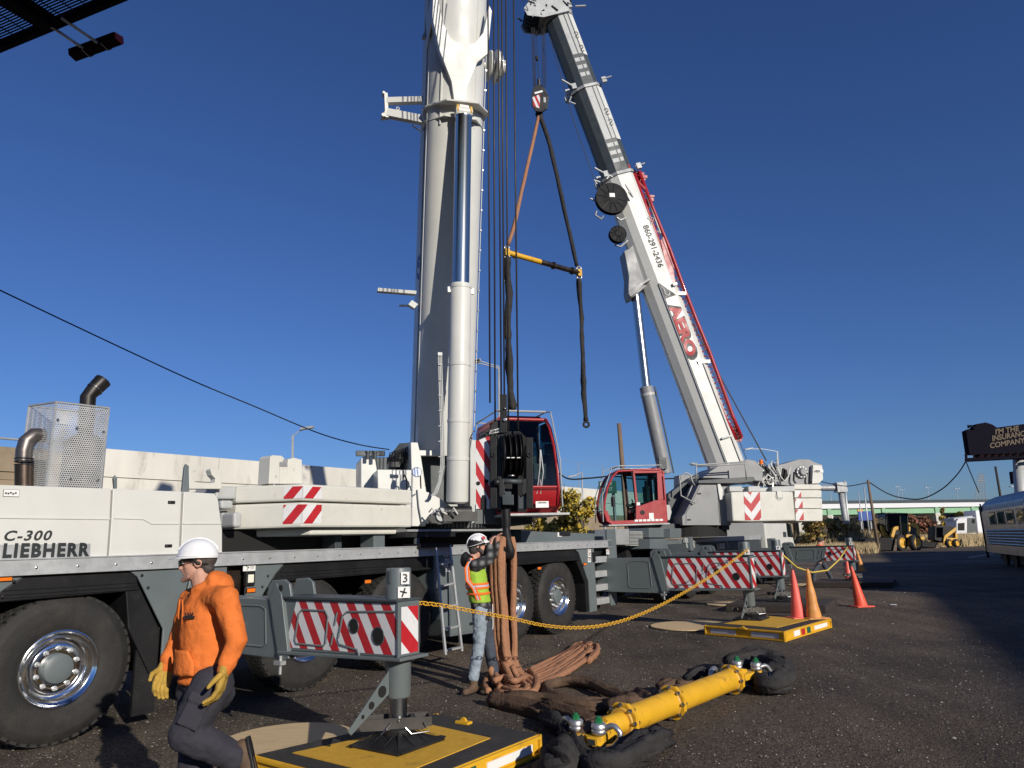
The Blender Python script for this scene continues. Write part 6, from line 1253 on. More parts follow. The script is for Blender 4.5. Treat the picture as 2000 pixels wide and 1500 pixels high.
# ================================================= people: limbs merged into one skin by a voxel remesh
def caps(b, p, q, r0, r1, m, n=14, fl=None):
    p = V(p); q = V(q); d = (q - p); L = d.length; d = d.normalized() if L > 1e-6 else V((0, 0, 1)); pts = []; rs = []
    for i in range(5): a = PI / 2 * (1 - i / 4); pts.append(p - d * r0 * math.sin(a)); rs.append(max(r0 * math.cos(a), .0005))
    for i in range(1, 4): pts.append(p + d * L * i / 4); rs.append(r0 + (r1 - r0) * i / 4)
    for i in range(5): a = PI / 2 * i / 4; pts.append(q + d * r1 * math.sin(a)); rs.append(max(r1 * math.cos(a), .0005))
    b.tube(pts, rs, m, n, flat=fl)
def ell(b, c, ax, ay, az, m):     # ellipsoid from three half axes
    t = B(); t.ball((0, 0, 0), 1, m, 16, 12); c = V(c); b.add([c + ax * v.x + ay * v.y + az * v.z for v in t.v], t.f, m)
def skin(name, b, parent, vox, smooth=6, disp=0., dsz=.12, base=None, seed=0):
    o = obj(name, b, parent, smooth=True); r = o.modifiers.new('merge', 'REMESH'); r.mode = 'VOXEL'; r.voxel_size = vox; r.use_smooth_shade = True
    s = o.modifiers.new('soften', 'SMOOTH'); s.factor = .5; s.iterations = smooth
    if disp:
        tx = bpy.data.textures.new('folds', 'CLOUDS'); tx.noise_scale = dsz; tx.noise_depth = 3; d = o.modifiers.new('folds', 'DISPLACE'); d.texture = tx; d.strength = disp; d.mid_level = .5; d.texture_coords = 'LOCAL'
    return o
def hand(b, wr, dr, out, m, k=1., curl=.5, thumb=1):
    """wrist, direction of the palm, direction the fingers curl to"""
    dr = dr.normalized(); out = (out - dr * out.dot(dr)).normalized(); sd = dr.cross(out) * thumb
    for o_ in (-.028, -.01, .01, .028): caps(b, wr + sd * o_ * .7 * k, wr + dr * .085 * k + sd * o_ * k, .020 * k, .015 * k, m, 8)
    for i, (o_, L) in enumerate(((-.032, .062), (-.011, .074), (.011, .080), (.031, .072))):
        p = wr + dr * .088 * k + sd * o_ * k; d1 = (dr + out * curl * (.6 + .1 * i)).normalized(); q = p + d1 * L * .5 * k; d2 = (dr + out * curl * (1.8 + .2 * i)).normalized(); r_ = q + d2 * L * .5 * k
        caps(b, p, q, .0115 * k, .0105 * k, m, 8); caps(b, q, r_, .0105 * k, .0085 * k, m, 8)
    p = wr + dr * .025 * k + sd * .03 * k; q = p + (dr * .6 + sd * .75 + out * .35).normalized() * .045 * k; r_ = q + (dr * .9 + sd * .25 + out * .5).normalized() * .035 * k
    caps(b, p, q, .015 * k, .012 * k, m, 8); caps(b, q, r_, .012 * k, .009 * k, m, 8)
def head(b, c, fd, up, m, k=1.):
    """c centre of skull, fd facing, up"""
    fd = fd.normalized(); up = (up - fd * up.dot(fd)).normalized(); s = up.cross(fd)
    def E(a, w, z, ra, rw, rz): ell(b, c + fd * a * k + s * w * k + up * z * k, fd * ra * k, s * rw * k, up * rz * k, m)
    E(-.01, 0, .03, .100, .078, .095); E(.03, 0, -.03, .062, .062, .085); E(.045, 0, -.085, .042, .042, .032); E(.0, 0, -.06, .07, .055, .05)
    for w in (-.03, .03): E(.055, w, -.022, .028, .026, .022); E(.082, w * .9, .022, .012, .024, .009)
    caps(b, c + (fd * .088 + up * .012) * k, c + (fd * .112 - up * .028) * k, .007 * k, .012 * k, m, 8); E(.098, 0, -.034, .014, .017, .010)
    E(.088, 0, -.058, .010, .024, .006); E(.086, 0, -.070, .010, .022, .007); E(.076, 0, -.095, .020, .022, .016)
    for w in (-.078, .078):
        t = w / abs(w); b.torus(c + (fd * -.012 + s * w + up * -.008) * k, (s + fd * .25 * t).normalized(), .022 * k, .007 * k, m, 14, 6); E(-.008, w * .97, -.028, .010, .006, .012); E(-.012, w * .93, -.005, .018, .006, .022)
    return fd, up, s
def helmet(parent, c, fd, up, k=1., m='helmet_white', back=None):
    fd = fd.normalized(); up = (up - fd * up.dot(fd)).normalized(); s = up.cross(fd); c = c + up * .028 * k; b = B(); vs = []; N = 36; R = 12
    for j in range(R + 1):
        th = PI / 2 * j / R
        for i in range(N):
            a = 2 * PI * i / N; rx = .138; ry = .115; rz = .125
            rid = 1 + .02 * math.exp(-(math.sin(a) * math.sin(th) * 6) ** 2) * (1 if True else 0)
            vs.append(c + (fd * rx * math.cos(a) * math.sin(th) + s * ry * math.sin(a) * math.sin(th) + up * rz * math.cos(th) * rid) * k)
    # brim: wide at the front
    for rr, dz in ((1.06, -.008), (1.0, -.010)):
        for i in range(N):
            a = 2 * PI * i / N; f_ = max(0, math.cos(a)) ** 3 * .055 if rr > 1.01 else 0; vs.append(c + (fd * (.138 * rr * math.cos(a) + f_) + s * .115 * rr * math.sin(a) + up * (dz - (.012 * max(0, math.cos(a)) if rr > 1.01 else 0))) * k)
    fs = [(j * N + i, (j + 1) * N + i, (j + 1) * N + (i + 1) % N, j * N + (i + 1) % N) for j in range(R + 2) for i in range(N)]
    b.add(vs, fs, m)
    if back:
        kb = b.mi(back)
        for q_, (j, i) in enumerate([(j, i) for j in range(R + 2) for i in range(N)]):
            if math.cos(2 * PI * i / N) < .35 and j > 5 + 6 * (math.cos(2 * PI * i / N) + 1) / 1.35: b.m[q_] = kb
    h = obj('hard_hat', b, parent, smooth=True); b2 = B(); b2.tube([c + (fd * .139 * math.cos(a) + s * .116 * math.sin(a) + up * .004) * k for a in [2 * PI * i / 40 for i in range(40)]], .0035 * k, m, 6, closed=True)
    b2.tube([c + (fd * .142 * math.cos(a) + up * .13 * math.sin(a)) * k for a in [PI * i / 20 for i in range(2, 19)]], [.006 * k] * 17, m, 6); obj('hat_ridge', b2, h, smooth=True)
    b3 = B(); b3.tube([c + (fd * .105 * math.cos(a) + s * .088 * math.sin(a) - up * (.02 + (.03 if math.cos(a) < 0 else .0))) * k for a in [2 * PI * i / 30 for i in range(30)]], .010 * k, 'black_plastic', 6, closed=True); obj('headband', b3, h, smooth=True)
    return h
def walker(): pass
# ---- foreground worker, striding left
Y1 = 4.5
def w1(x, y, dY=0.): return pY(x, y, Y1 + dY)
p1 = thing('person', (w1(392, 1325).x, Y1, 0), 'man in orange hooded sweatshirt, white hard hat and yellow gloves striding left', 'person')
K1 = .90; hc1 = w1(386, 1098, .03); fd1 = V((-.955, -.28, -.08)); nk = w1(403, 1150, .05); chs = w1(410, 1205, .0); wst = w1(400, 1280, .02); pel = w1(396, 1322, .03)
shL = w1(441, 1170, -.14); shR = w1(374, 1172, .17); elL = w1(462, 1252, -.17); wrL = w1(440, 1304, -.20); elR = w1(352, 1240, .22); wrR = w1(326, 1300, .16)
hiL = w1(414, 1338, -.07); hiR = w1(386, 1338, .11); knL = w1(364, 1434, -.12); anL = w1(456, 1478, -.02); knR = w1(380, 1480, .10); anR = V((w1(396, 1338).x + .02, Y1 + .12, .12))
b = B(); head(b, hc1, fd1, UP, 'skin', K1); caps(b, nk + V((-.005, 0, -.05)), hc1 + V((.02, 0, -.07)), .062, .058, 'skin')
caps(b, shL, shR, .06, .06, 'skin'); caps(b, chs, wst, .10, .10, 'skin'); caps(b, wst, pel, .10, .10, 'skin'); caps(b, nk - V((0, 0, .05)), chs, .06, .1, 'skin')
for a_, e_, r_ in ((shL, elL, wrL), (shR, elR, wrR)): caps(b, a_, e_, .045, .04, 'skin'); caps(b, e_, r_, .04, .028, 'skin')
for a_, e_, r_ in ((hiL, knL, anL), (hiR, knR, anR)): caps(b, a_, e_, .07, .055, 'skin'); caps(b, e_, r_, .05, .035, 'skin')
bd = skin('body', b, p1, .0055, 3)
s1 = UP.cross(fd1.normalized())
def hp(a, w, z): return hc1 + (fd1.normalized() * a + s1 * w + UP * z) * K1
b = B(); ell(b, hp(-.04, 0, .02), fd1.normalized() * .078, s1 * .077, UP * .075, 'hair')
for w in (-.072, .072): caps(b, hp(.018, w, .02), hp(.014, w, -.014), .010, .007, 'hair', 8)
caps(b, hp(-.07, -.03, -.05), hp(-.07, .03, -.05), .035, .035, 'hair')
skin('hair', b, p1, .006, 2)
b = B()
for w in (-1, 1): caps(b, hp(.045, .052 * w, -.088), hp(.078, .018 * w, -.106), .016, .018, 'stubble', 8)
caps(b, hp(.078, -.018, -.106), hp(.078, .018, -.106), .018, .018, 'stubble', 8); caps(b, hp(.09, -.022, -.049), hp(.09, .022, -.049), .0075, .0075, 'stubble', 8); caps(b, hp(.03, -.03, -.10), hp(.03, .03, -.10), .016, .016, 'stubble', 8)
skin('beard_stubble', b, p1, .004, 2)
helmet(p1, hc1 + V((.0, 0, .010)), fd1 + UP * .10, UP, .86)
b = B()
for w in (-.032, .032):
    c = hp(.112, w, .004); b.tube([c + s1 * .026 * math.cos(a) + UP * .017 * math.sin(a) - fd1.normalized() * .006 * abs(math.cos(a)) for a in [2 * PI * i / 16 for i in range(16)]], .0026, 'black_plastic', 6, closed=True)
    b.tube([hp(.104, w * 1.9, .008), hp(.04, w * 2.45, .008), hp(-.02, w * 2.5, .0)], .0028, 'black_plastic', 6)
b.tube([hp(.117, -.008, .006), hp(.117, .008, .006)], .0025, 'black_plastic', 6); gl = obj('safety_glasses', b, p1, smooth=True)
b = B()
for w in (-.032, .032): c = hp(.111, w, .004); b.lathe(c, fd1, [(0, .021), (.002, .021)], 'lens_glass', 16)
obj('lens', b, gl)
b = B()
for w in (-.031, .031): ell(b, hp(.088, w, .004), fd1.normalized() * .008, s1 * .012, UP * .008, 'eye_white'); ell(b, hp(.094, w, .004), fd1.normalized() * .004, s1 * .006, UP * .006, 'text_dark')
obj('eyes', b, p1, smooth=True)
# sweatshirt
b = B(); H_ = 'hoodie'; sec_ = []
lat = (shL - shR).normalized(); fwd = V((-lat.y, lat.x, 0)); fwd = fwd if fwd.x < 0 else -fwd
for t, rw, rf in ((0.0, .15, .10), (.12, .175, .125), (.3, .178, .135), (.5, .172, .135), (.7, .168, .132), (.88, .172, .132), (1.0, .165, .124), (1.05, .160, .118), (1.09, .155, .112)):
    c = (nk - V((0, 0, .05))).lerp(pel + V((0, 0, .02)), t); sec_.append((c, lat * rw, fwd * rf))
loft(b, sec_, H_, 32)
caps(b, shL, shR, .078, .075, H_); caps(b, nk + V((0, 0, -.02)), nk + V((.0, 0, -.08)), .085, .11, H_)
for a_, e_, r_ in ((shL, elL, wrL), (shR, elR, wrR)): caps(b, a_, e_, .076, .060, H_); caps(b, e_, r_, .060, .045, H_); caps(b, e_.lerp(r_, .62), e_.lerp(r_, .8), .052, .055, H_)
ell(b, w1(424, 1134, .02), V((.055, 0, -.02)), V((0, .095, 0)), V((.01, 0, .06)), H_); ell(b, w1(438, 1146, .02), V((.05, 0, -.02)), V((0, .09, 0)), V((.01, 0, .075)), H_)
for i in range(9): a0 = -2.3 + 4.6 * i / 9; a1 = -2.3 + 4.6 * (i + 1) / 9; caps(b, nk + V((.085 * math.cos(a0) + .01, .09 * math.sin(a0), .02 + .045 * math.cos(a0))), nk + V((.085 * math.cos(a1) + .01, .09 * math.sin(a1), .02 + .045 * math.cos(a1))), .024, .024, H_, 8)
caps(b, nk + V((-.055, -.06, -.045)), nk + V((.06, -.085, .02)), .028, .032, H_); caps(b, nk + V((-.055, -.06, -.045)), nk + V((-.03, .09, -.02)), .026, .028, H_)
hd1 = skin('hooded_sweatshirt', b, p1, .010, 5, .016, .06)
b = B()
for r_, e_ in ((wrL, elL), (wrR, elR)): d = (r_ - e_).normalized(); caps(b, r_ - d * .03, r_ + d * .012, .046, .043, H_)
skin('cuff', b, hd1, .008, 2)
b = B(); 
for i in range(28): a0 = 2 * PI * i / 28; a1 = 2 * PI * (i + 1) / 28; c = pel + V((0, 0, -.012)); caps(b, c + lat * .152 * math.cos(a0) + fwd * .112 * math.sin(a0), c + lat * .152 * math.cos(a1) + fwd * .112 * math.sin(a1), .022, .022, H_, 8)
skin('waistband', b, hd1, .009, 2)
# kangaroo pocket, zip and cords, chest print placed on the cloth surface
def onchest(u, v, o=.0):  # u across, v down from the neck
    c = (nk - V((0, 0, .05))).lerp(pel + V((0, 0, .02)), v); return c + lat * u + fwd * (math.sqrt(max(.0, 1 - (u / .19) ** 2)) * .140 + o)
b = B()
q = [(-.12, .98), (.12, .98), (.125, .80), (.085, .66), (-.085, .66), (-.125, .80)]; 
grid = []
for j in range(9):
    v = .66 + .32 * j / 8; wd = .085 + .04 * min(1, j / 4)
    grid.append([onchest(-wd + 2 * wd * i / 10, v, .002 + .01 * math.sin(PI * i / 10)) for i in range(11)])
b.add([p for r in grid for p in r], [(j * 11 + i, j * 11 + i + 1, (j + 1) * 11 + i + 1, (j + 1) * 11 + i) for j in range(8) for i in range(10)], H_); o = obj('pouch_pocket', b, hd1, smooth=True); md = o.modifiers.new('thick', 'SOLIDIFY'); md.thickness = .008
b = B()
for u in (-.02, .028): b.tube([onchest(u * .6, .0, .012), onchest(u, .08, .012), onchest(u * 1.2, .22, .012), onchest(u * 1.0, .34 if u > 0 else .26, .012)], .0045, H_, 6)
obj('drawcord', b, hd1, smooth=True)
b = B(); b.tube([onchest(0, -.02, .008), onchest(0, .1, .008), onchest(0, .2, .008)], .003, 'black_plastic', 5); obj('zip', b, hd1)
pc = onchest(.085, .22, .010); pn = (pc - (nk - V((0, 0, .05))).lerp(pel, .22)); pn.z = 0; pn.normalize(); px_ = UP.cross(pn)
for k_, (wd, hh, dz, tt) in enumerate(((.06, .018, .01, 'LIFT'), (.075, .010, -.006, 'RIGGING'), (.03, .006, -.017, 'CO'))[:2]):
    bb = B(); 
    for i in range(7 if k_ else 4): bb.box(pc + px_ * (-wd / 2 + wd * (i + .5) / (7 if k_ else 4)) + UP * dz, px_ * wd * .045, UP * hh * .5, pn * .003, 'text_dark')
    bb.box(pc + UP * (dz - hh * .7), px_ * wd * .5, UP * .0015, pn * .003, 'text_dark'); obj('chest_print', bb, hd1)
# trousers
b = B(); T_ = 'trousers'
ell(b, pel + V((0, 0, -.02)), lat * .155, fwd * .115, UP * .10, T_); ell(b, pel + V((.05, 0, -.10)), lat * .155, fwd * .135, UP * .11, T_)
for a_, e_, r_, k_ in ((hiL, knL, anL, 1), (hiR, knR, anR, .95)): caps(b, a_, e_, .122 * k_, .098 * k_, T_); caps(b, e_, r_, .098 * k_, .080 * k_, T_)
skin('trousers', b, p1, .011, 5, .022, .07)
b = B(); c = hiL.lerp(knL, .52); d = (knL - hiL).normalized(); n_ = V((.15, -1, .1)).normalized(); n_ = (n_ - d * n_.dot(d)).normalized(); w_ = d.cross(n_)
b.box(c + n_ * .104, d * .085, w_ * .06, n_ * .010, T_); b.box(c + n_ * .110 - d * .07, d * .025, w_ * .065, n_ * .012, T_); skin('cargo_pocket', b, p1, .007, 3)
# gloves
b = B(); hand(b, wrL, w1(430, 1345, -.22) - wrL, V((-.6, -.1, -.1)), 'glove', 1.32, .55, -1); caps(b, wrL - (wrL - elL).normalized() * .01, wrL + (w1(430, 1345, -.22) - wrL).normalized() * .03, .037, .034, 'glove'); skin('glove', b, p1, .0045, 2)
b = B(); hand(b, wrR, w1(314, 1338, .12) - wrR, V((.5, -.5, -.1)), 'glove', 1.28, .6, 1); caps(b, wrR, wrR + (w1(314, 1338, .12) - wrR).normalized() * .03, .036, .033, 'glove'); skin('glove', b, p1, .0045, 2)
def boot(parent, an, sole, toe, m='boot'):
    b = B(); toe = toe.normalized(); sole = (sole - toe * sole.dot(toe)).normalized(); sd = toe.cross(sole); h = an + sole * .06 - toe * .035
    caps(b, an - sole * .05, an + sole * .03, .052, .052, m); caps(b, h + sole * .0, h + toe * .1, .042, .045, m); caps(b, h + toe * .08 + sole * .005, h + toe * .20 + sole * .012, .046, .040, m); o = skin('boot', b, parent, .007, 3)
    b = B(); pts = [(-.045, -.03), (0, -.042), (.1, -.04), (.17, -.05), (.235, -.03), (.25, 0), (.235, .03), (.17, .05), (.1, .04), (0, .042), (-.045, .03)]
    b.prism([h + toe * a * .96 + sd * w * .9 + sole * .030 for a, w in pts], sole * .018, 'black_plastic'); obj('sole', b, o, bevel=.004)
boot(p1, anL, V((.85, .1, .25)), V((.30, -.1, -.95))); boot(p1, anR + V((0, 0, .02)), V((0, 0, -1)), V((-1, -.1, 0)))
# ---- rigger at the hook
Y2 = 9.3
def w2(x, y, dY=0.): return pY(x, y, Y2 + dY)
p2 = thing('person', (w2(938, 1200).x, Y2, 0), 'rigger in plaid shirt, lime vest and jeans reaching up beside the near hook', 'person')
hc2 = w2(934, 1068); fd2 = V((.85, .25, .15)); nk2 = w2(924, 1090); ch2 = w2(928, 1125); ws2 = w2(937, 1165); pe2 = w2(940, 1190)
sR = w2(930, 1104, -.17); sL_ = w2(932, 1102, .17); eR = w2(957, 1092, -.15); wR_ = w2(956, 1066, -.03); eL = w2(962, 1085, .2); wL_ = w2(970, 1062, .12)
hR = w2(938, 1195, -.09); hL = w2(944, 1195, .09); kR = w2(936, 1255, -.08); aR = w2(925, 1322, -.08); kL = w2(955, 1260, .16); aL = w2(966, 1322, .2)
b = B(); head(b, hc2, fd2, UP, 'skin', .98); caps(b, nk2, hc2 - V((0, 0, .06)), .06, .055, 'skin'); caps(b, sR, sL_, .06, .06, 'skin'); caps(b, nk2, ch2, .07, .1, 'skin'); caps(b, ch2, ws2, .1, .09, 'skin'); caps(b, ws2, pe2, .09, .1, 'skin')
for a_, e_, r_ in ((sR, eR, wR_), (sL_, eL, wL_)): caps(b, a_, e_, .045, .04, 'skin'); caps(b, e_, r_, .04, .03, 'skin')
for a_, e_, r_ in ((hR, kR, aR), (hL, kL, aL)): caps(b, a_, e_, .07, .055, 'skin'); caps(b, e_, r_, .05, .035, 'skin')
hand(b, wR_, V((.3, .1, .9)), V((.8, .4, -.2)), 'skin', 1., .7, 1); hand(b, wL_, V((.2, -.1, .95)), V((.8, -.4, -.2)), 'skin', 1., .7, -1)
skin('body', b, p2, .008, 2)
s2 = UP.cross(fd2.normalized()); f2 = fd2.normalized(); b = B()
def hq(a, w, z): return hc2 + f2 * a + s2 * w + UP * z
for w in (-1, 1): caps(b, hq(.0, .064 * w, -.03), hq(.05, .055 * w, -.09), .024, .028, 'hair', 8)
caps(b, hq(.08, -.02, -.10), hq(.08, .02, -.10), .038, .038, 'hair'); caps(b, hq(.1, -.02, -.045), hq(.1, .02, -.045), .012, .012, 'hair'); ell(b, hq(-.045, 0, .0), f2 * .085, s2 * .085, UP * .09, 'hair'); skin('hair', b, p2, .008, 2)
hh = helmet(p2, hc2 + V((0, 0, .008)), fd2 + UP * .1, UP, .98, back='black_plastic')
q = hc2 + UP * .10 + f2 * .045 - s2 * .115; b = B(); b.lathe(q + s2 * .0, (-s2 + UP * .4), [(.0, .022), (.006, .022)], 'sign_red', 16); obj('hat_badge', b, hh)
text('LIFT', hc2 + UP * .062 + f2 * -.01 - s2 * .128, f2, UP, .085, .022, 'text_dark', hh, bold=.03, off=.008)
b = B(); ell(b, nk2 + V((-.06, -.04, -.02)), V((.09, 0, 0)), V((0, .12, 0)), V((0, 0, .06)), 'black_plastic'); ell(b, nk2 + V((-.10, -.05, -.01)), V((.06, 0, .02)), V((0, .09, 0)), V((0, 0, .09)), 'black_plastic'); skin('hood', b, p2, .01, 3, .02, .06)
secs2 = []; b = B(); l2 = V((0, 1, 0)); f2h = V((1, 0, 0))
for t, rw, rf in ((0, .15, .10), (.2, .18, .125), (.45, .17, .12), (.7, .165, .12), (1, .165, .125), (1.2, .17, .12)): secs2.append(((nk2 - V((0, 0, .02))).lerp(pe2, t), l2 * rw, f2h * rf))
loft(b, secs2, 'plaid', 28)
for a_, e_, r_ in ((sR, eR, wR_), (sL_, eL, wL_)): caps(b, a_, e_, .08, .062, 'plaid'); caps(b, e_, r_, .062, .045, 'plaid')
skin('plaid_shirt', b, p2, .011, 5, .012, .05)
b = B()
loft(b, [((nk2 - V((0, 0, .02))).lerp(pe2, t), l2 * rw, f2h * rf) for t, rw, rf in ((.02, .14, .10), (.12, .175, .125), (.3, .192, .137), (.5, .188, .134), (.7, .180, .132), (.86, .182, .134))], 'hivis', 32)
vs_ = skin('safety_vest', b, p2, .010, 4, .012, .06)
b = B()
def vring(t, o=.006, m_=None, dz=.012):
    c = (nk2 - V((0, 0, .05))).lerp(pe2, t); return [c + l2 * (.180 + o) * math.cos(a) + f2h * (.128 + o) * math.sin(a) for a in [2 * PI * i / 24 for i in range(24)]]
for t, m_ in ((.46, 'hivis_orange'), (.50, 'reflective'), (.54, 'hivis_orange'), (.66, 'hivis_orange')): b.tube(vring(t), .016, m_, 6, closed=True)
for w in (-.10,):
    for m_, o_ in (('hivis_orange', 0), ('reflective', .02), ('hivis_orange', .04)): b.tube([nk2 + V((-.03 + o_, -.13, -.0)), nk2 + V((-.09 + o_, -.17, -.12)), nk2 + V((-.08 + o_, -.175, -.26)), nk2 + V((.0 + o_, -.185, -.36)), nk2 + V((.05 + o_, -.17, -.5))], .014, m_, 6)
obj('reflective_tape', b, vs_)
b = B(); ell(b, pe2 - V((0, 0, .03)), l2 * .15, f2h * .12, UP * .11, 'jeans')
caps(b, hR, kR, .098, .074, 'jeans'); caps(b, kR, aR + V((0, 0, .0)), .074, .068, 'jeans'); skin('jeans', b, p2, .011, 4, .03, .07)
b = B(); caps(b, hL, kL, .095, .074, 'dark_jeans'); caps(b, kL, aL, .074, .066, 'dark_jeans'); skin('jeans', b, p2, .011, 4, .03, .07)  # far leg: same jeans in a darker colour that stands for shade
boot(p2, V((aR.x, aR.y, .11)), V((0, 0, -1)), V((-.55, -.8, 0))); boot(p2, V((aL.x, aL.y, .11)), V((0, 0, -1)), V((.8, -.3, 0)))
# ---- distant worker behind the far beam, striding right
Y3 = 27.6
def w3(x, y, dY=0.): return pY(x, y, Y3 + dY)
p3 = thing('person', (w3(1606, 1100).x, Y3, 0), 'distant worker in orange top and brown cap walking right behind the far striped beam', 'person')
hc3 = w3(1604, 1057); nk3 = w3(1601, 1064); pe3 = w3(1604, 1094); k3a = w3(1590, 1117, -.1); a3a = w3(1589, 1134, -.1); k3b = w3(1614, 1112, .1); a3b = w3(1624, 1130, .1)
b = B(); head(b, hc3, V((.9, -.3, -.1)), UP, 'skin', 1.); caps(b, nk3, hc3 - V((0, 0, .06)), .06, .055, 'skin'); caps(b, nk3, pe3, .1, .1, 'skin'); caps(b, pe3, k3a, .07, .055, 'skin'); caps(b, k3a, a3a, .05, .035, 'skin'); caps(b, pe3, k3b, .07, .055, 'skin'); caps(b, k3b, a3b, .05, .035, 'skin')
e3 = w3(1592, 1082, -.2); h3 = w3(1600, 1094, -.25); caps(b, nk3 + V((-.05, -.18, -.08)), e3, .045, .04, 'skin'); caps(b, e3, h3, .04, .03, 'skin'); hand(b, h3, V((.5, 0, -1)), V((0, 1, 0)), 'skin', 1., .4, 1)
skin('body', b, p3, .014, 2)
b = B()
for t, r_ in ((0.05, .16), (.3, .19), (.6, .18), (.9, .17)): ell(b, nk3.lerp(pe3, t) - V((.02, 0, .04)), V((0, r_, 0)), V((.14, 0, 0)), V((0, 0, .1)), 'hivis_orange')
caps(b, nk3 + V((-.05, -.18, -.08)), e3, .075, .06, 'hivis_orange'); caps(b, e3, h3, .06, .045, 'hivis_orange'); skin('work_jacket', b, p3, .02, 3, .02, .1)
b = B(); ell(b, hc3 + V((-.01, 0, .05)), V((.115, 0, 0)), V((0, .095, 0)), V((0, 0, .09)), 'hair'); skin('beanie', b, p3, .014, 2)
b = B(); ell(b, pe3, V((.13, 0, 0)), V((0, .16, 0)), V((0, 0, .12)), 'dark_jeans'); caps(b, pe3, k3a, .1, .08, 'dark_jeans'); caps(b, k3a, a3a, .08, .07, 'dark_jeans'); caps(b, pe3, k3b, .1, .08, 'dark_jeans'); caps(b, k3b, a3b, .08, .07, 'dark_jeans'); skin('trousers', b, p3, .018, 3, .02, .1)
boot(p3, a3a, V((0, 0, -1)), V((1, 0, 0))); boot(p3, a3b, V((-.3, 0, -1)), V((1, 0, .3)))
# ================================================= overhead walkway of the roadside billboard we stand under
ZW = 9.
def gw(x, y, z=ZW): return pZ(x, y, z)
bbd = thing('billboard_walkway', gw(0, 0) - UP * 0, 'steel grating walkway with floodlight arms jutting in overhead at the top left corner', 'walkway')
e0 = gw(0, 92); e1 = gw(220, 0); ed = (e1 - e0).normalized(); inn = UP.cross(ed).normalized(); inn = inn if inn.dot(gw(0, 0) - e0) > 0 else -inn
b = B(); c0_ = e0 - ed * 1.5
for i in range(48): b.box(c0_ + ed * 3.6 + inn * (.06 + i * .039), ed * 3.6, inn * .010, UP * .003, 'board_dark')
for i in range(30): b.box(c0_ + ed * (i * .24) + inn * .95, ed * .006, inn * .95, UP * .004, 'board_frame')
obj('grating', b, bbd)
b = B(); b.box(c0_ + ed * 3.6, ed * 3.6, inn * .04, UP * .06, 'board_dark'); b.box(c0_ + ed * 3.6 + inn * 1.95, ed * 3.6, inn * .04, UP * .06, 'board_dark'); obj('edge_beam', b, bbd)
m0 = gw(95, 45, ZW - .1); m1 = gw(-20, -25, ZW - .1); b = B(); dd_ = (m1 - m0).normalized(); b.box((m0 + m1) / 2, dd_ * (m1 - m0).length * .5, dd_.cross(UP) * .10, UP * .10, 'board_dark'); b.tube([gw(112, 40, ZW - .08), gw(45, -5, ZW - .08)], .04, 'board_dark', 8); obj('support_beam', b, bbd, bevel=.01)
for p, q in (((100, 52), (176, 103)), ((120, 35), (205, 93))):
    b = B().tube([gw(*p, ZW - .06), gw(*q, ZW - .1)], .022, 'aluminium', 8); obj('lamp_arm', b, bbd, smooth=True)
l0 = gw(143, 106, ZW - .06); l1 = gw(232, 73, ZW - .06); b = B(); ld_ = (l1 - l0).normalized(); ls_ = ld_.cross(UP); 
b.prism([l0 + ls_ * a + UP * z for a, z in ((-.09, -.04), (-.05, -.09), (.07, -.06), (.09, .03), (-.07, .05))], ld_ * (l1 - l0).length, 'board_frame'); fl_ = obj('floodlight', b, bbd, bevel=.005)
b = B().prism([l1 + ls_ * a + UP * z + ld_ * .002 for a, z in ((-.08, -.04), (-.045, -.08), (.06, -.05), (.08, .03), (-.06, .045))], ld_ * .01, 'sign_red'); obj('end_cap', b, fl_)
b = B()
for t in (.32, .72): b.tube([l0.lerp(l1, t) + ls_ * a + UP * z for a, z in ((-.1, -.04), (-.05, -.1), (.08, -.07))], .008, 'galvanised', 5)
obj('clip', b, fl_)
b = B(); b.lathe(V((-13.5, -7, 0)), UP, [(0, .5), (14, .5)], 'galvanised', 24); b.tube([V((-13.5, -7, 8.9)), m1], .15, 'board_dark', 8); obj('mast', b, bbd, smooth=True)
b = B(); q0 = e0 + inn * 1.6 - ed * 2; b.prism([q0 + UP * .3, q0 + ed * 12 + UP * .3, q0 + ed * 12 + UP * 4.6, q0 + UP * 4.6], inn * .3, 'board_dark'); obj('display_panel', b, bbd)
# building that throws the broad shadow over the right of the yard (outside the frame)
H_ = 14.; off = V((math.sin(SUN_AZ), math.cos(SUN_AZ), 0)) * (H_ / math.tan(SUN_EL))
s0_ = V((5.36, 8.23, 0)); s1_ = V((30.85, 63.2, 0)); ds_ = (s1_ - s0_).normalized(); ps_ = V((ds_.y, -ds_.x, 0))
b = B().prism([s0_ + off - ds_ * 40, s1_ + off, s1_ + off + ps_ * 30 - ds_ * 4, s0_ + off + ps_ * 30 - ds_ * 40], UP * H_, 'concrete'); wh = obj('warehouse', b, label='long flat roofed building to the right, outside the picture, shading the yard', category='building')
# ================================================= highway retaining wall
DW = 29.3
wl = thing('retaining_wall', A(20, DW, 0), 'long pale concrete highway wall behind the near crane', 'wall')
def wseg(name, s0, s1, z0, z1, m, dd=0., th=.4): b = B().prism([A(s0, DW + dd, z0), A(s1, DW + dd, z0), A(s1, DW + dd, z1), A(s0, DW + dd, z1)], DN * th, m); return obj(name, b, wl)
sW = pA(195, 900, DW); sW = (sW - OA).dot(DD)
k = 0; s = -8.
while s < 150:
    e = s + 6.4; right = s >= sW - .5
    if s < sW < e and not right: e = sW
    zt2 = 6.95 if right else 6.66
    wseg('lower_wall', s, e - .03, 0, 4.3 if right else 5.2, 'old_concrete', .05)
    wseg('wall_panel', s, e - .03, (4.3 if right else 5.2) + .015, 5.55, 'concrete' if right else 'old_concrete', .02)
    wseg('parapet', s, e - .03, 5.57, zt2, 'concrete' if right else 'old_concrete', -.06)
    s = e
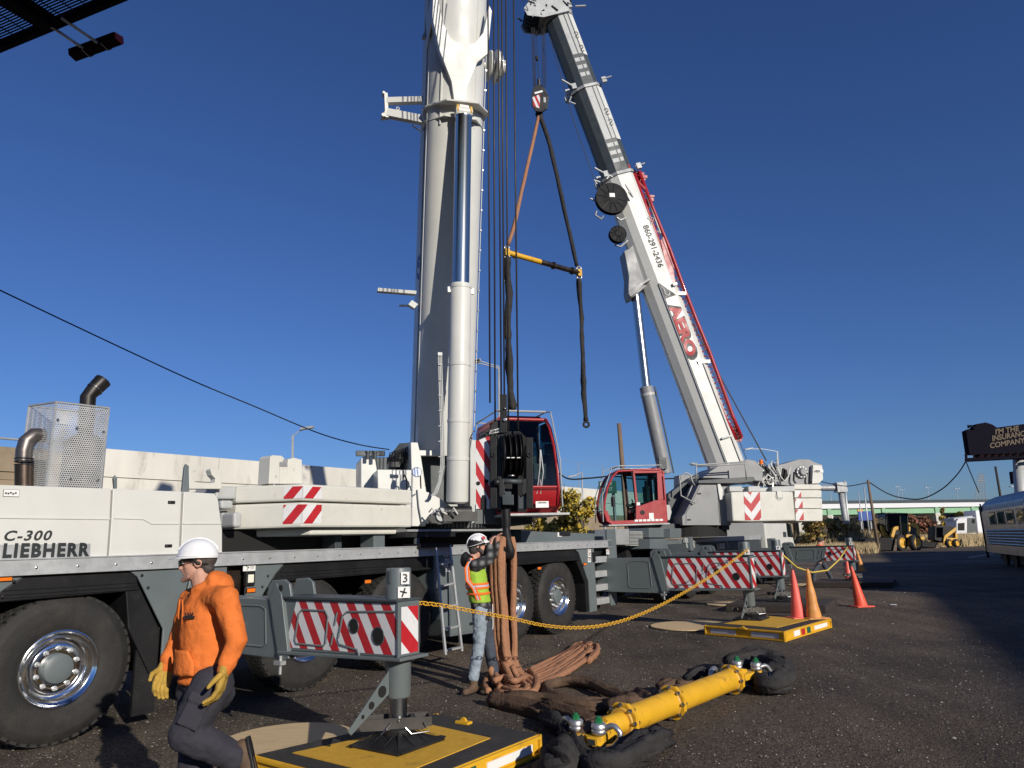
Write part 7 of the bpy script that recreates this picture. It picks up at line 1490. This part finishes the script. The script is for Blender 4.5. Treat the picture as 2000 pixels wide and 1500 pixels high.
wseg('wall_core', -8, 150, 0, 6.5, 'old_concrete', .2, .5)
b = B(); b.tube([A(-8, DW + .1, 7.05), A(sW - 1.0, DW + .1, 7.05)], .05, 'galvanised', 8)
for i in range(5): b.tube([A(-6 + i * 4, DW + .1, 6.6), A(-6 + i * 4, DW + .1, 7.05)], .04, 'galvanised', 6)
obj('guard_rail', b, wl)
b = B()
for i in range(9): s = 50 + i * 5.2; b.tube([A(s, DW + .6, 6.5), A(s, DW + .6, 9.6)], .035, 'galvanised', 5)
for z in (9.6, 8.2, 7.2): b.tube([A(50, DW + .6, z), A(92, DW + .6, z)], .012, 'galvanised', 4)
obj('fence_posts', b, wl)
# street lamps
def lamp(pole, top, arms, Y, lab, r=.09, base=None):
    t = thing('street_lamp', V((pY(*pole, Y).x, Y, 0)), lab, 'street lamp'); p = pY(*top, Y); q = pY(*pole, Y); q = q + (q - p).normalized() * 0; g_ = p + (q - p) * ((p.z) / max(p.z - q.z, .1)) ; b = B().tube([g_, p], [r, r * .6], 'aluminium', 8); obj('pole', b, t, smooth=True)
    for a in arms: b = B().tube([pY(x, y, Y) for x, y in a], r * .35, 'aluminium', 6); e = pY(*a[-1], Y); hw = .35 if Y < 100 else .12; b.box(e, V((hw, 0, .05)), V((0, .15, 0)), V((0, 0, .06)), 'galvanised'); obj('lamp_arm', b, t, smooth=False)
    return t
lamp((572, 900), (572, 849), [[(572, 852), (582, 843), (600, 836)]], 40, 'single arm street lamp rising behind the wall left of the near crane cab')
lamp((976, 900), (974, 716), [[(974, 720), (950, 713), (924, 707)], [(974, 716), (940, 706), (926, 706)]], 36, 'tall street lamp with double rod arm behind the hoist ropes')
lamp((1138, 990), (1137, 922), [[(1137, 923), (1128, 926), (1118, 930)]], 60, 'thin street lamp behind the wall between the two crane cabs')
lamp((1520, 960), (1519, 881), [[(1519, 882), (1490, 877), (1462, 877)]], 60, 'street lamp with long arm behind the far crane winches')
lamp((1658, 1026), (1649, 938), [], 75, 'bare light coloured pole right beside the sign gantry', .14)
lamp((1684, 1020), (1676, 962), [], 95, 'thin pale pole, left of the blue road sign', .09)
lamp((1696, 1026), (1687, 950), [], 85, 'dark topped pole in front of the blue road sign', .10)
for i, (x, y0, y1) in enumerate(((1753, 978, 951), (1812, 978, 953), (1869, 978, 955), (1621, 980, 950), (1761, 978, 957))): 
    t = lamp((x + (y0 - y1) * .1, y0), (x, y1), [[(x, y1), (x - 4, y1 - 1)], [(x, y1), (x + 4, y1 - 1)]], 160, ''); t['label'] = ['first', 'second', 'third', 'leftmost', 'shortest'][i] + ' small twin arm lamp on the far overpass, ' + ['above its green beam gap', 'near its middle', 'near its right end', 'by the gantry', 'just behind another'][i]; t['group'] = 'lamps along the overpass'
# utility poles
def upole(p, q, Y, r, lab, m='wood_pole', g_=True):
    a = pY(*p, Y); c = pY(*q, Y); d = (c - a); c = a + d * (a.z / -d.z) if g_ and d.z < 0 else c
    b = B().tube([c, a], [r * 1.15, r * .85], m, 10); o = obj('utility_pole', b, smooth=True, auto=None); o['label'] = lab; o['category'] = 'utility pole'; return o
upole((1209, 827), (1225, 1030), 30, .105, 'weathered wooden pole leaning behind the far crane cab')
upole((1695, 937), (1711, 1043), 62, .12, 'wooden utility pole standing left of the yellow wheel loader')
upole((1944, 911), (1955, 975), 110, .18, 'thin dark pole rising beyond the railway car', 'dark_wood')
# cables
def cable(pts, Y, r, lab, m='black_plastic'):
    P = [pY(x, y, yy) for (x, y), yy in zip(pts, Y)]; out = []
    for i in range(len(P) - 1):
        p0 = P[max(i - 1, 0)]; p1 = P[i]; p2 = P[i + 1]; p3 = P[min(i + 2, len(P) - 1)]
        for j in range(8): t = j / 8; out.append(.5 * ((2 * p1) + (p2 - p0) * t + (2 * p0 - 5 * p1 + 4 * p2 - p3) * t * t + (3 * p1 - p0 - 3 * p2 + p3) * t ** 3))
    out.append(P[-1]); o = obj('cable', B().tube(out, r, m, 6), smooth=True); o['label'] = lab; o['category'] = 'cable'; return o
cable([(-60, 540), (0, 567), (120, 624), (260, 690), (380, 745), (500, 795), (620, 845), (700, 868), (760, 878)], [13, 13.5, 14.5, 15.5, 16.5, 17.5, 18.5, 19.2, 20], .016, 'black cable sweeping down across the sky from the left edge to the near crane')
cable([(1085, 918), (1110, 935), (1150, 934), (1200, 930), (1250, 936), (1330, 934)], [45, 46, 48, 50, 52, 55], .05, 'cable crossing behind the two crane cabs')
cable([(1600, 940), (1640, 948), (1660, 949), (1693, 943)], [62] * 4, .04, 'cable running from the far crane side to the wooden pole')
cable([(1698, 942), (1730, 962), (1760, 972), (1800, 974), (1840, 955), (1870, 926), (1887, 900)], [62, 62, 62, 61, 60, 58, 56], .05, 'long sagging cable from the wooden pole to the billboard')
cable([(1887, 902), (1895, 922), (1906, 948), (1912, 962)], [56, 58, 62, 66], .04, 'cable dropping from the billboard corner towards the pylon')
# gantry, road signs
gt_ = thing('sign_gantry', pY(1655, 1026, 75), 'grey tubular sign gantry standing at the right of the far crane', 'gantry')
gp = pY(1641, 952, 75); gb = pY(1653, 1030, 75); b = B().tube([gb - (gp - gb).normalized() * 2, gp], .29, 'galvanised', 16); obj('upright', b, gt_, smooth=True); b = B().tube([pY(1648, 953, 75), pY(1540, 953, 75)], .30, 'galvanised', 14); b.box(gp, V((.5, 0, 0)), V((0, .5, 0)), V((0, 0, .5)), 'galvanised'); obj('cross_beam', b, gt_, auto=50)
rs = thing('road_sign', pY(1690, 1030, 100) , 'blue highway sign with yellow top plate behind the poles', 'road sign')
b = B().prism([pY(x, y, 100) for x, y in ((1676, 999), (1704, 998), (1706, 1016), (1678, 1017))], V((0, .2, 0)), 'sign_blue'); obj('panel', b, rs); b = B().prism([pY(x, y, 100) for x, y in ((1675, 995), (1686, 995), (1686, 999), (1675, 999))], V((0, .2, 0)), 'machine_yellow'); obj('exit_plate', b, rs); b = B()
for x in (1681, 1700): b.tube([pY(x, 1016, 100.3), pY(x + 2, 1034, 100.3)], .12, 'galvanised', 6)
obj('post', b, rs)
gs_ = thing('road_sign', pY(1187, 1040, 46), 'green highway sign seen behind the far crane cab', 'road sign'); b = B().prism([pY(x, y, 46) for x, y in ((1169, 940), (1203, 939), (1205, 963), (1171, 964))], V((0, .2, 0)), 'sign_green'); obj('panel', b, gs_); text('CITY', pY(1172, 949, 46), V((1, 0, 0)), UP, .8, .22, 'sticker', gs_, off=.02); text('MAIN ST', pY(1172, 959, 46), V((1, 0, 0)), UP, .8, .2, 'sticker', gs_, off=.02); b = B()
for x in (1178, 1198): b.tube([pY(x, 963, 46.3), V((pY(x, 963, 46.3).x, 46.3, 0))], .1, 'galvanised', 6)
obj('post', b, gs_)
# ================================================= overpass
YO = 150.
ov = thing('overpass', pY(1760, 1000, YO), 'highway overpass on green steel beams crossing the distance at right', 'bridge')
def hb_(name, z0, z1, y_, th, m, xs=((1440, 130.), (2040, 158.))):
    # level beam following the line from the left abutment to the right
    a = pY(1440, 983, 128.); c = pY(2040, 980, 160.); a.z = 0; c.z = 0; n_ = UP.cross((c - a).normalized()); b = B().prism([a + n_ * y_ + UP * z0, c + n_ * y_ + UP * z0, c + n_ * y_ + UP * z1, a + n_ * y_ + UP * z1], n_ * th, m); return obj(name, b, ov)
zT = pY(1760, 978, 144).z
hb_('girder', zT - 2.5, zT - 1.35, .5, .5, 'bridge_green'); hb_('girder', zT - 2.5, zT - 1.35, 9, .5, 'bridge_green'); hb_('parapet', zT - 1.35, zT - .5, 0, .5, 'sign_white'); hb_('deck', zT - 1.4, zT - 1.2, .5, 9, 'concrete'); hb_('railing', zT - .5, zT + .1, 0, .3, 'dark_grey_paint')
a = pY(1440, 983, 128.); c = pY(2040, 980, 160.)
for x in (1560, 1619, 1725, 1829, 1900):
    t = (x - 1440) / 600; t = t * a.y / (a.y * t + c.y * (1 - t)); p = a.lerp(c, t); p.z = 0; b = B().box(p + V((0, 3, (zT - 2.5) / 2)), V((.5, 0, 0)), V((0, 3, 0)), V((0, 0, (zT - 2.5) / 2)), 'concrete'); obj('pier', b, ov); b = B().box(p + V((0, .3, zT - 1.9)), V((.35, 0, 0)), V((0, .15, 0)), V((0, 0, .6)), 'bridge_green'); obj('stiffener', b, ov)
# pylon
py_ = thing('pylon', pY(1918, 975, 260), 'lattice steel power pylon far beyond the overpass', 'pylon'); b = B(); 
def PP(u, v): 
    w = 8 * (1 - v) + 5 * v if v < .6 else 5; xs = 1900 + (1931 - 1900) * u if v < .01 else None
    x = (1912 + (1921 - 1912) * u) * v + (1904 + (1925 - 1904) * u) * (1 - v); y = 975 * (1 - v) + 924 * v; return pY(x, y, 260)
for u in (0, .35, .65, 1): b.tube([PP(u, 0), PP(u, 1)], .09, 'galvanised', 4)
for i in range(8): b.tube([PP(0, i / 8), PP(1, (i + 1) / 8)], .05, 'galvanised', 4); b.tube([PP(1, i / 8), PP(0, (i + 1) / 8)], .05, 'galvanised', 4); b.tube([PP(0, i / 8), PP(1, i / 8)], .05, 'galvanised', 4)
for y, w in ((940, 8), (930, 7), (935, 5)): b.tube([pY(1916 - w, y, 260), pY(1916 + w, y - 1, 260)], .16, 'galvanised', 4)
obj('lattice', b, py_)
# ================================================= billboard
YBb = 58.
bb_ = thing('billboard', V((pY(1990, 960, YBb).x, YBb, 0)), 'billboard coloured dark to stand for shade, with pale slogan on a single tall column', 'billboard')
dv = V((.2, .9, 0)) * 0 + V((0, .6, 0))
b = B().prism([pY(x, y, YBb) for x, y in ((1887, 841), (1896, 837), (1900, 838), (1908, 828), (1925, 825), (1938, 829), (1947, 835), (2100, 815), (2100, 884), (1894, 888))], dv, 'board_dark'); bp_ = obj('panel', b, bb_)
b = B(); b.tube([pY(1903, 838, YBb - .1), pY(1897, 832, YBb - .1), pY(1891, 832, YBb - .1), pY(1892, 836, YBb - .1)], .10, 'board_dark', 6); obj('cutout_tip', b, bp_)
b = B().prism([pY(x, y, YBb + .1) for x, y in ((1910, 886), (2100, 879), (2100, 890), (1910, 895))], dv, 'board_frame'); b.tube([pY(1886, 899, YBb - .6), pY(2100, 888, YBb - .6)], .14, 'board_dark', 6); b.tube([pY(1886, 897, YBb), pY(2100, 886, YBb)], .1, 'board_dark', 6)
for x in range(1888, 2100, 14): b.tube([pY(x, 899 - (x - 1888) * .051, YBb - .6), pY(x, 888 - (x - 1888) * .045, YBb)], .06, 'board_frame', 4)
b.tube([pY(1885, 887, YBb - .6), pY(1886, 899, YBb - .6)], .05, 'board_dark', 4); obj('catwalk', b, bb_)
mat('board_text', (.12, .09, .06), .8)
xd_ = (pY(2000, 830, YBb) - pY(1950, 838, YBb)).normalized(); ud_ = UP
for s_, x0, y0, x1, hpx in (("I'M THE", 1944, 849, 1993, 11), ('INSURANCE', 1938, 862, 2012, 11), ("COMPANY'S", 1934, 876, 2014, 11)):
    o0 = pY(x0, y0, YBb - .03); text(s_, o0, xd_, ud_, (pY(x1, y0, YBb) - pY(x0, y0, YBb)).length, hpx / FPX * YBb * 1.0, 'board_text', bp_, bold=.03, shear=.15, off=.02)
b = B().tube([V((pY(1992, 960, YBb).x + .0, YBb + .8, 0)), pY(1989, 890, YBb + .8)], .42, 'light_grey_paint', 16); obj('column', b, bb_, smooth=True)
sbb = thing('billboard', V((pY(1985, 945, 90).x, 90, 0)), 'small dark billboard seen under the large one', 'billboard'); b = B().prism([pY(x, y, 90) for x, y in ((1976, 921), (1992, 920), (1993, 944), (1979, 945))], V((0, .5, 0)), 'board_dark'); obj('panel', b, sbb); b = B().tube([pY(1985, 945, 90.3), V((pY(1987, 960, 90).x, 90.3, 0))], .3, 'dark_grey_paint', 8); b.box(pY(1982, 950, 89.8), V((.6, 0, 0)), V((0, .2, 0)), V((0, 0, .05)), 'galvanised'); obj('column', b, sbb)
# ================================================= railway car
YT = 37.; ta = pY(1930, 1090, YT); tdir = (V((-.40, -.92, 0))).normalized(); ta.z = 0; tn = UP.cross(tdir); 
tr_ = thing('railway_car', ta + tdir * 5, 'corrugated stainless steel passenger railway car at the right edge', 'railway car')
LT = 22.
def TC(a, w, z): return ta + tdir * a + tn * w + UP * (z * .86 + (-.05))
def tsec(k=1.): return [(0, .75), (0, 3.05), (.06, 3.35), (.3, 3.62), (.75, 3.85), (1.4, 3.95), (2.05, 3.85), (2.5, 3.62), (2.74, 3.35), (2.8, 3.05), (2.8, .75)]
b = B().prism([TC(0, w, z) for w, z in tsec()], tdir * LT, 'train_steel'); tb_ = obj('car_body', b, tr_, bevel=.04)
b = B()
for i in range(6): b.tube([TC(1.1, -.02, 1.25 + i * .14), TC(LT, -.02, 1.25 + i * .14)], .055, 'train_steel', 8)
b.fbox(TC, .9, LT, -.03, 0, 2.12, 2.17, 'train_steel'); b.fbox(TC, .9, LT, -.03, 0, 2.98, 3.04, 'train_steel'); b.fbox(TC, .05, LT, -.02, 0, .75, 1.1, 'train_steel')
for i in range(30): b.fbox(TC, 1.0 + i * .5, 1.04 + i * .5, -.02, 0, 3.06, 3.3, 'train_steel')
obj('fluting', b, tb_)
b = B(); b.fbox(TC, .02, .09, -.05, .05, .4, 3.3, 'dark_void'); b.fbox(TC, -.03, 0, .9, 1.9, .8, 3.0, 'dark_void'); b.box(TC(.35, -.01, 3.25), tdir * .12, tn * .02, UP * .2, 'dark_void'); obj('end_vestibule', b, tb_)
for i in range(6): 
    a = 2.2 + i * 1.9; b = B().fbox(TC, a - .08, a + 1.43, -.015, .01, 2.24, 2.94, 'dark_grey_paint'); wf_ = obj('window_frame', b, tb_); b = B().fbox(TC, a + .04, a + 1.30, -.03, -.016, 2.3, 2.88, 'cab_glass'); b.fbox(TC, a + .04, a + 1.30, -.016, -.015, 2.3, 2.88, 'sign_white'); obj('window_pane', b, wf_)  # white sheet behind the glass: daylight through the car painted in
b = B(); b.fbox(TC, .3, LT, .5, 2.3, .3, .75, 'dark_void'); 
for a in (1.8, 3.9): b.lathe(TC(a, .4, .5), tn, [(0, .42), (.12, .42)], 'dark_void', 24)
obj('underframe', b, tr_)
# ================================================= wheel loader, skid steer, lorries
YL = 66.
def L_(x, y, d=0.): return pY(x, y, YL + d)
def poly(b, pts, d, th, m, Y=None): Y = YL if Y is None else Y; return b.prism([pY(x, y, Y + d) for x, y in pts], V((0, th, 0)), m)
wlr = thing('wheel_loader', V((L_(1755, 1070).x, YL, 0)), 'yellow wheel loader with black bucket parked on the far side of the yard', 'wheel loader')
def wheelsm(parent, x, y, d, r, w, Y, rim='machine_yellow'):
    c = pY(x, y, Y + d); ax = V((.45, -.9, 0)).normalized(); b = B().lathe(c, ax, [(-w, r * .6), (-w, r * .9), (-w * .8, r), (-w * .2, r), (0, r * .9), (.02, r * .62)], 'rubber', 28, False, False); t = obj('tyre', b, parent, auto=40); b = B().lathe(c, ax, [(-.1, r * .6), (.02, r * .6), (.0, r * .52), (-.06, r * .4), (-.02, r * .15), (0, r * .12)], rim, 24); obj('rim', b, t, auto=40)
wheelsm(wlr, 1763, 1060, 0, .74, .5, YL); wheelsm(wlr, 1792, 1060, -.2, .72, .5, YL); wheelsm(wlr, 1735, 1060, 1.8, .7, .5, YL)
b = poly(B(), [(1688, 1075), (1690, 1053), (1705, 1050), (1740, 1050), (1753, 1054), (1752, 1075)], -.6, 1.5, 'dark_void'); poly(b, [(1744, 1076), (1749, 1052), (1752, 1054), (1752, 1076)], -.8, .2, 'brown_steel'); poly(b, [(1688, 1075), (1689, 1060), (1692, 1075)], -.8, .2, 'brown_steel'); obj('bucket', b, wlr, bevel=.03)
b = poly(B(), [(1740, 1048), (1745, 1031), (1749, 1028), (1755, 1028), (1755, 1034), (1750, 1036), (1746, 1050)], -.2, .3, 'machine_yellow'); poly(b, [(1721, 1026), (1727, 1030), (1734, 1048), (1727, 1048), (1722, 1034)], .6, .3, 'machine_yellow'); poly(b, [(1730, 1040), (1744, 1040), (1744, 1049), (1730, 1049)], .6, .5, 'machine_yellow'); obj('lift_arms', b, wlr, bevel=.03)
b = poly(B(), [(1773, 1021), (1785, 1021), (1792, 1025), (1796, 1030), (1797, 1047), (1790, 1044), (1790, 1032), (1776, 1026)], .2, 1.6, 'machine_yellow'); poly(b, [(1776, 1026), (1790, 1030), (1790, 1045), (1774, 1045)], .25, 1.5, 'dark_grey_paint'); poly(b, [(1775, 1028), (1779, 1029), (1778, 1038), (1775, 1038)], .15, .3, 'machine_yellow'); poly(b, [(1770, 1044), (1797, 1044), (1797, 1049), (1770, 1050)], .0, 1.6, 'machine_yellow'); poly(b, [(1797, 1048), (1806, 1049), (1806, 1054), (1798, 1054)], .2, 1.4, 'machine_yellow'); poly(b, [(1770, 1048), (1798, 1048), (1798, 1062), (1770, 1062)], .5, 1.2, 'dark_void'); obj('engine_cover', b, wlr, bevel=.03)
b = poly(B(), [(1730, 1003), (1757, 1003), (1772, 1003), (1772, 1044), (1756, 1050), (1740, 1046), (1730, 1034)], .3, 1.5, 'dark_glass'); cb_ = obj('cab', b, wlr); b = poly(B(), [(1727, 1001), (1773, 1002), (1773, 1004), (1728, 1003)], .2, 1.7, 'dark_grey_paint')
for p, q in (((1730, 1003), (1731, 1034)), ((1757, 1003), (1760, 1046)), ((1772, 1003), (1773, 1044)), ((1731, 1034), (1745, 1046))): b.tube([L_(*p, .28), L_(*q, .28)], .07, 'black_plastic', 6)
poly(b, [(1737, 1032), (1757, 1036), (1757, 1050), (1738, 1046)], .25, 1.2, 'black_plastic'); obj('cab_frame', b, cb_); b = B().box(L_(1721, 1012, .3), V((.12, 0, 0)), V((0, .05, 0)), V((0, 0, .15)), 'black_plastic'); b.tube([L_(1729, 1010, .3), L_(1721, 1012, .3)], .03, 'black_plastic', 5); obj('mirror', b, wlr)
YK = 72.; sk = thing('skid_steer', V((pY(1850, 1068, YK).x, YK, 0)), 'small yellow skid steer loader between the wheel loader and the lorries', 'skid steer')
for x in (1856, 1870): wheelsm(sk, x, 1061, 0, .42, .3, YK, 'mat_yellow')
b = poly(B(), [(1827, 1028), (1845, 1027), (1862, 1027), (1860, 1058), (1845, 1060), (1826, 1054)], .3, 1.3, 'black_plastic', YK); b.prism([pY(x, y, YK + .28) for x, y in ((1829, 1030), (1842, 1030), (1842, 1050), (1829, 1050))], V((0, .02, 0)), 'dark_glass'); obj('cab', b, sk, bevel=.03)
b = poly(B(), [(1843, 1054), (1845, 1046), (1867, 1029), (1868, 1036), (1850, 1050), (1846, 1066), (1843, 1066)], .1, .2, 'machine_yellow', YK); poly(b, [(1820, 1056), (1823, 1046), (1825, 1047), (1823, 1058)], .8, .3, 'machine_yellow', YK); poly(b, [(1847, 1050), (1868, 1051), (1868, 1056), (1847, 1056)], .1, 1.2, 'machine_yellow', YK); poly(b, [(1866, 1040), (1870, 1042), (1871, 1060), (1867, 1060)], .2, 1.2, 'machine_yellow', YK); obj('lift_arm', b, sk, bevel=.02)
b = poly(B(), [(1800, 1067), (1801, 1057), (1830, 1060), (1832, 1070)], -.3, 1., 'dark_void', YK); poly(b, [(1827, 1071), (1831, 1061), (1836, 1071)], -.4, .1, 'brown_steel', YK); obj('bucket', b, sk)
YQ = 84.; t1_ = thing('lorry', V((pY(1885, 1060, YQ).x, YQ, 0)), 'older dark blue and white conventional lorry parked beyond the skid steer', 'lorry')
b = poly(B(), [(1868, 1018), (1872, 1013), (1905, 1010), (1906, 1043), (1868, 1043)], 0, 2.2, 'sign_white', YQ); poly(b, [(1863, 1012), (1900, 1007), (1900, 1013), (1863, 1018)], .4, 2.2, 'light_grey_paint', YQ); obj('body', b, t1_, bevel=.05)
b = poly(B(), [(1871, 1022), (1884, 1021), (1884, 1036), (1871, 1036)], -.03, .03, 'dark_void', YQ); poly(b, [(1898, 1014), (1904, 1014), (1904, 1022), (1898, 1022)], -.03, .03, 'dark_glass', YQ); poly(b, [(1889, 1012), (1906, 1011), (1906, 1040), (1889, 1042)], -.02, .02, 'dark_grey_paint', YQ); obj('grille', b, t1_); b = poly(B(), [(1868, 1043), (1910, 1043), (1912, 1063), (1870, 1063)], .1, 2., 'dark_void', YQ); obj('chassis', b, t1_); wheelsm(t1_, 1889, 1057, -.1, .55, .3, YQ, 'light_grey_paint')
YR = 86.; t2_ = thing('lorry', V((pY(1915, 1060, YR).x, YR, 0)), 'white sleeper cab lorry half hidden behind the railway car', 'lorry')
b = poly(B(), [(1905, 997), (1920, 996), (1927, 996), (1960, 998), (1960, 1058), (1912, 1061), (1911, 1047)], 0, 2.4, 'helmet_white', YR); obj('sleeper_cab', b, t2_, bevel=.08); b = poly(B(), [(1922, 1008), (1925, 1003), (1929, 1003), (1929, 1010)], -.03, .03, 'dark_void', YR); poly(b, [(1919, 996), (1920, 1046), (1922, 1046), (1921, 996)], -.04, .03, 'light_grey_paint', YR); obj('window_pane', b, t2_); wheelsm(t2_, 1917, 1062, -.1, .5, .3, YR)
for x0, y0, x1, y1 in ((1892, 1089, 1940, 1081), (1847, 1096, 1900, 1096)): p = pZ(x0, y0, .006); q = pZ(x1, y1, .006); n_ = UP.cross((q - p).normalized()) * .06; o = obj('road_marking', B().add([p - n_, q - n_, q + n_, p + n_], [(0, 1, 2, 3)], 'sign_white')); o['kind'] = 'structure'
# ================================================= vegetation
def leaves(b, c, rx, ry, rz, n, sz, m, rnd, shell=.35):
    for _ in range(n):
        while True:
            v = V((rnd.uniform(-1, 1), rnd.uniform(-1, 1), rnd.uniform(-1, 1)))
            if shell < v.length < 1: break
        p = c + V((v.x * rx, v.y * ry, v.z * rz)); a = V((rnd.gauss(0, 1), rnd.gauss(0, 1), rnd.gauss(0, 1))).normalized(); t = a.cross(V((rnd.gauss(0, 1), rnd.gauss(0, 1), rnd.gauss(0, 1)))).normalized(); s = sz * rnd.uniform(.6, 1.4)
        b.add([p - a * s, p + t * s * .5, p + a * s, p - t * s * .5], [(0, 1, 2, 3)], m)
def tree(name, x, y0, y1, wpx, Y, m, lab, cat='tree', seed=0, n=900, sz=.1, clumps=14, group=None, trunk=True):
    rnd = random.Random(seed); c = pY(x, (y0 + y1) / 2, Y); h = (pY(x, y0, Y).z - pY(x, y1, Y).z); w = wpx / FPX * Y; t = thing(name, V((c.x, Y, 0)), lab, cat, group); b = B(); tb_ = B(); root = V((c.x, Y, -.05))
    tb_.tube([root, V((c.x, Y, c.z - h * .1)), V((c.x + w * .05, Y, c.z + h * .35))], [w * .03 + .03, w * .02 + .02, .01], 'tree_bark', 7)
    for k in range(clumps):
        a = rnd.uniform(0, 2 * PI); r_ = rnd.uniform(.2, .78); z = rnd.uniform(-.42, .36); cc = c + V((math.cos(a) * r_ * w / 2 * (1 - max(z, 0)), math.sin(a) * r_ * w / 2 * .8, z * h)); s = rnd.uniform(.13, .24)
        leaves(b, cc, w * s, w * s * .9, min(h, w) * s * .8, n // clumps, sz, m, rnd, .1); tb_.tube([V((c.x, Y, max(.1, cc.z - h * .35))), cc], [.03 + w * .006, .008], 'tree_bark', 5)
    obj('crown', b, t); obj('trunk', tb_, t, smooth=True); return t
tree('tree', 1100, 922, 1062, 78, 32, 'leaf_yellow', 'yellow leaved tree rising beside the near crane cab against the wall', seed=4, n=1500, sz=.12, clumps=18)
tree('tree', 1135, 965, 1062, 90, 31, 'leaf_yellow', 'lower yellow leaved tree just left of the far crane cab', seed=5, n=1500, sz=.12, clumps=18)
tree('tree', 1050, 985, 1062, 70, 30.5, 'leaf_yellow', 'yellow leaved bush half hidden under the near crane cab', seed=6, n=900, sz=.11, clumps=12)
rr = random.Random(11)
for i, (x, y0, w, Y, m, lab) in enumerate([(1585, 1006, 60, 70, 'leaf_mixed', 'olive and rust bush beside the far crane driver cab'), (1625, 1012, 50, 72, 'leaf_mixed', 'low olive bush under the gantry'), (1665, 1022, 40, 74, 'leaf_mixed', 'low bush between gantry and wooden pole'), (1715, 1010, 34, 76, 'leaf_mixed', 'bush behind the wooden utility pole'), (1782, 1000, 46, 92, 'leaf_red', 'reddish bush above the wheel loader cab'), (1812, 998, 40, 94, 'leaf_red', 'rust red bush between loader and skid steer'), (1848, 994, 50, 96, 'leaf_yellow', 'yellow tree over the skid steer'), (1880, 994, 44, 97, 'leaf_yellow', 'yellow tree behind the older lorry'), (1845, 982, 14, 97, 'leaf_mixed', 'slender leafy sapling top in front of the overpass'), (1905, 1000, 40, 99, 'leaf_mixed', 'dim bush behind the white lorry')]):
    tree('bush', x, y0, 1062, w, Y, m, lab, 'bush', seed=20 + i, n=1300, sz=.22, clumps=14, group='shrubs along the far edge of the yard')
# dry grass bank and ground cover
b = B(); rnd = random.Random(8)
for _ in range(9000):
    x = rnd.uniform(1520, 1960); Y = rnd.uniform(70, 86) + (x > 1700) * 4; p = pY(x, 1050, Y); p.z = 0; h = rnd.uniform(.7, 1.9) * (1.15 if x < 1720 else .8); l = V((rnd.gauss(0, .25), rnd.gauss(0, .1), 1)) * h; w = V((rnd.uniform(.03, .09), 0, 0)); b.add([p - w, p + w, p + l + w * .3], [(0, 1, 2)], 'grass_dry')
for _ in range(3500):
    x = rnd.uniform(1545, 1712); Y = rnd.uniform(61, 69); p = pY(x, 1050, Y); p.z = 0; h = rnd.uniform(.35, 1.0); l = V((rnd.gauss(0, .25), rnd.gauss(0, .1), 1)) * h; w = V((rnd.uniform(.03, .08), 0, 0)); b.add([p - w, p + w, p + l + w * .3], [(0, 1, 2)], 'grass_dry')
o = obj('dry_grass', b); o['kind'] = 'stuff'; o['label'] = 'tall dry autumn grass along the far edge of the yard'
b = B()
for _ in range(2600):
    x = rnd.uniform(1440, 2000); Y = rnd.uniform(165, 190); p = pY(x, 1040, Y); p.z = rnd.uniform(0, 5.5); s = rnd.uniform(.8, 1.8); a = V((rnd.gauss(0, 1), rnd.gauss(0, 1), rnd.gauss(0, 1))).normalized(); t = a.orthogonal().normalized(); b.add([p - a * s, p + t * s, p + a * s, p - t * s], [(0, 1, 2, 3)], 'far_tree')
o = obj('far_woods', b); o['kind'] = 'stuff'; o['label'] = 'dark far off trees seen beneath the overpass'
# loose stones
b = B(); rnd = random.Random(12)
for _ in range(22000):
    r_ = rnd.random(); Y = 3.2 + 22 * r_ ** 1.8; x = rnd.uniform(-.95, .85) * Y * .95; s = rnd.uniform(.004, .010) * (1 + Y * .05) * (1.8 if rnd.random() < .01 else 1); p = V((x, Y, s * .3)); a = rnd.uniform(0, 2 * PI); 
    u = V((math.cos(a), math.sin(a), 0)) * s; w = V((-math.sin(a), math.cos(a), 0)) * s * rnd.uniform(.6, 1); z = UP * s * rnd.uniform(.4, .8)
    b.add([p - u, p - w, p + u, p + w, p + z + u * .2, p - u * .5 + z * .8], [(0, 1, 4, 5), (1, 2, 4), (2, 3, 4), (3, 0, 5, 4)], 'stone')
o = obj('loose_gravel', b); o['kind'] = 'stuff'; o['label'] = 'loose gravel scattered over the yard'
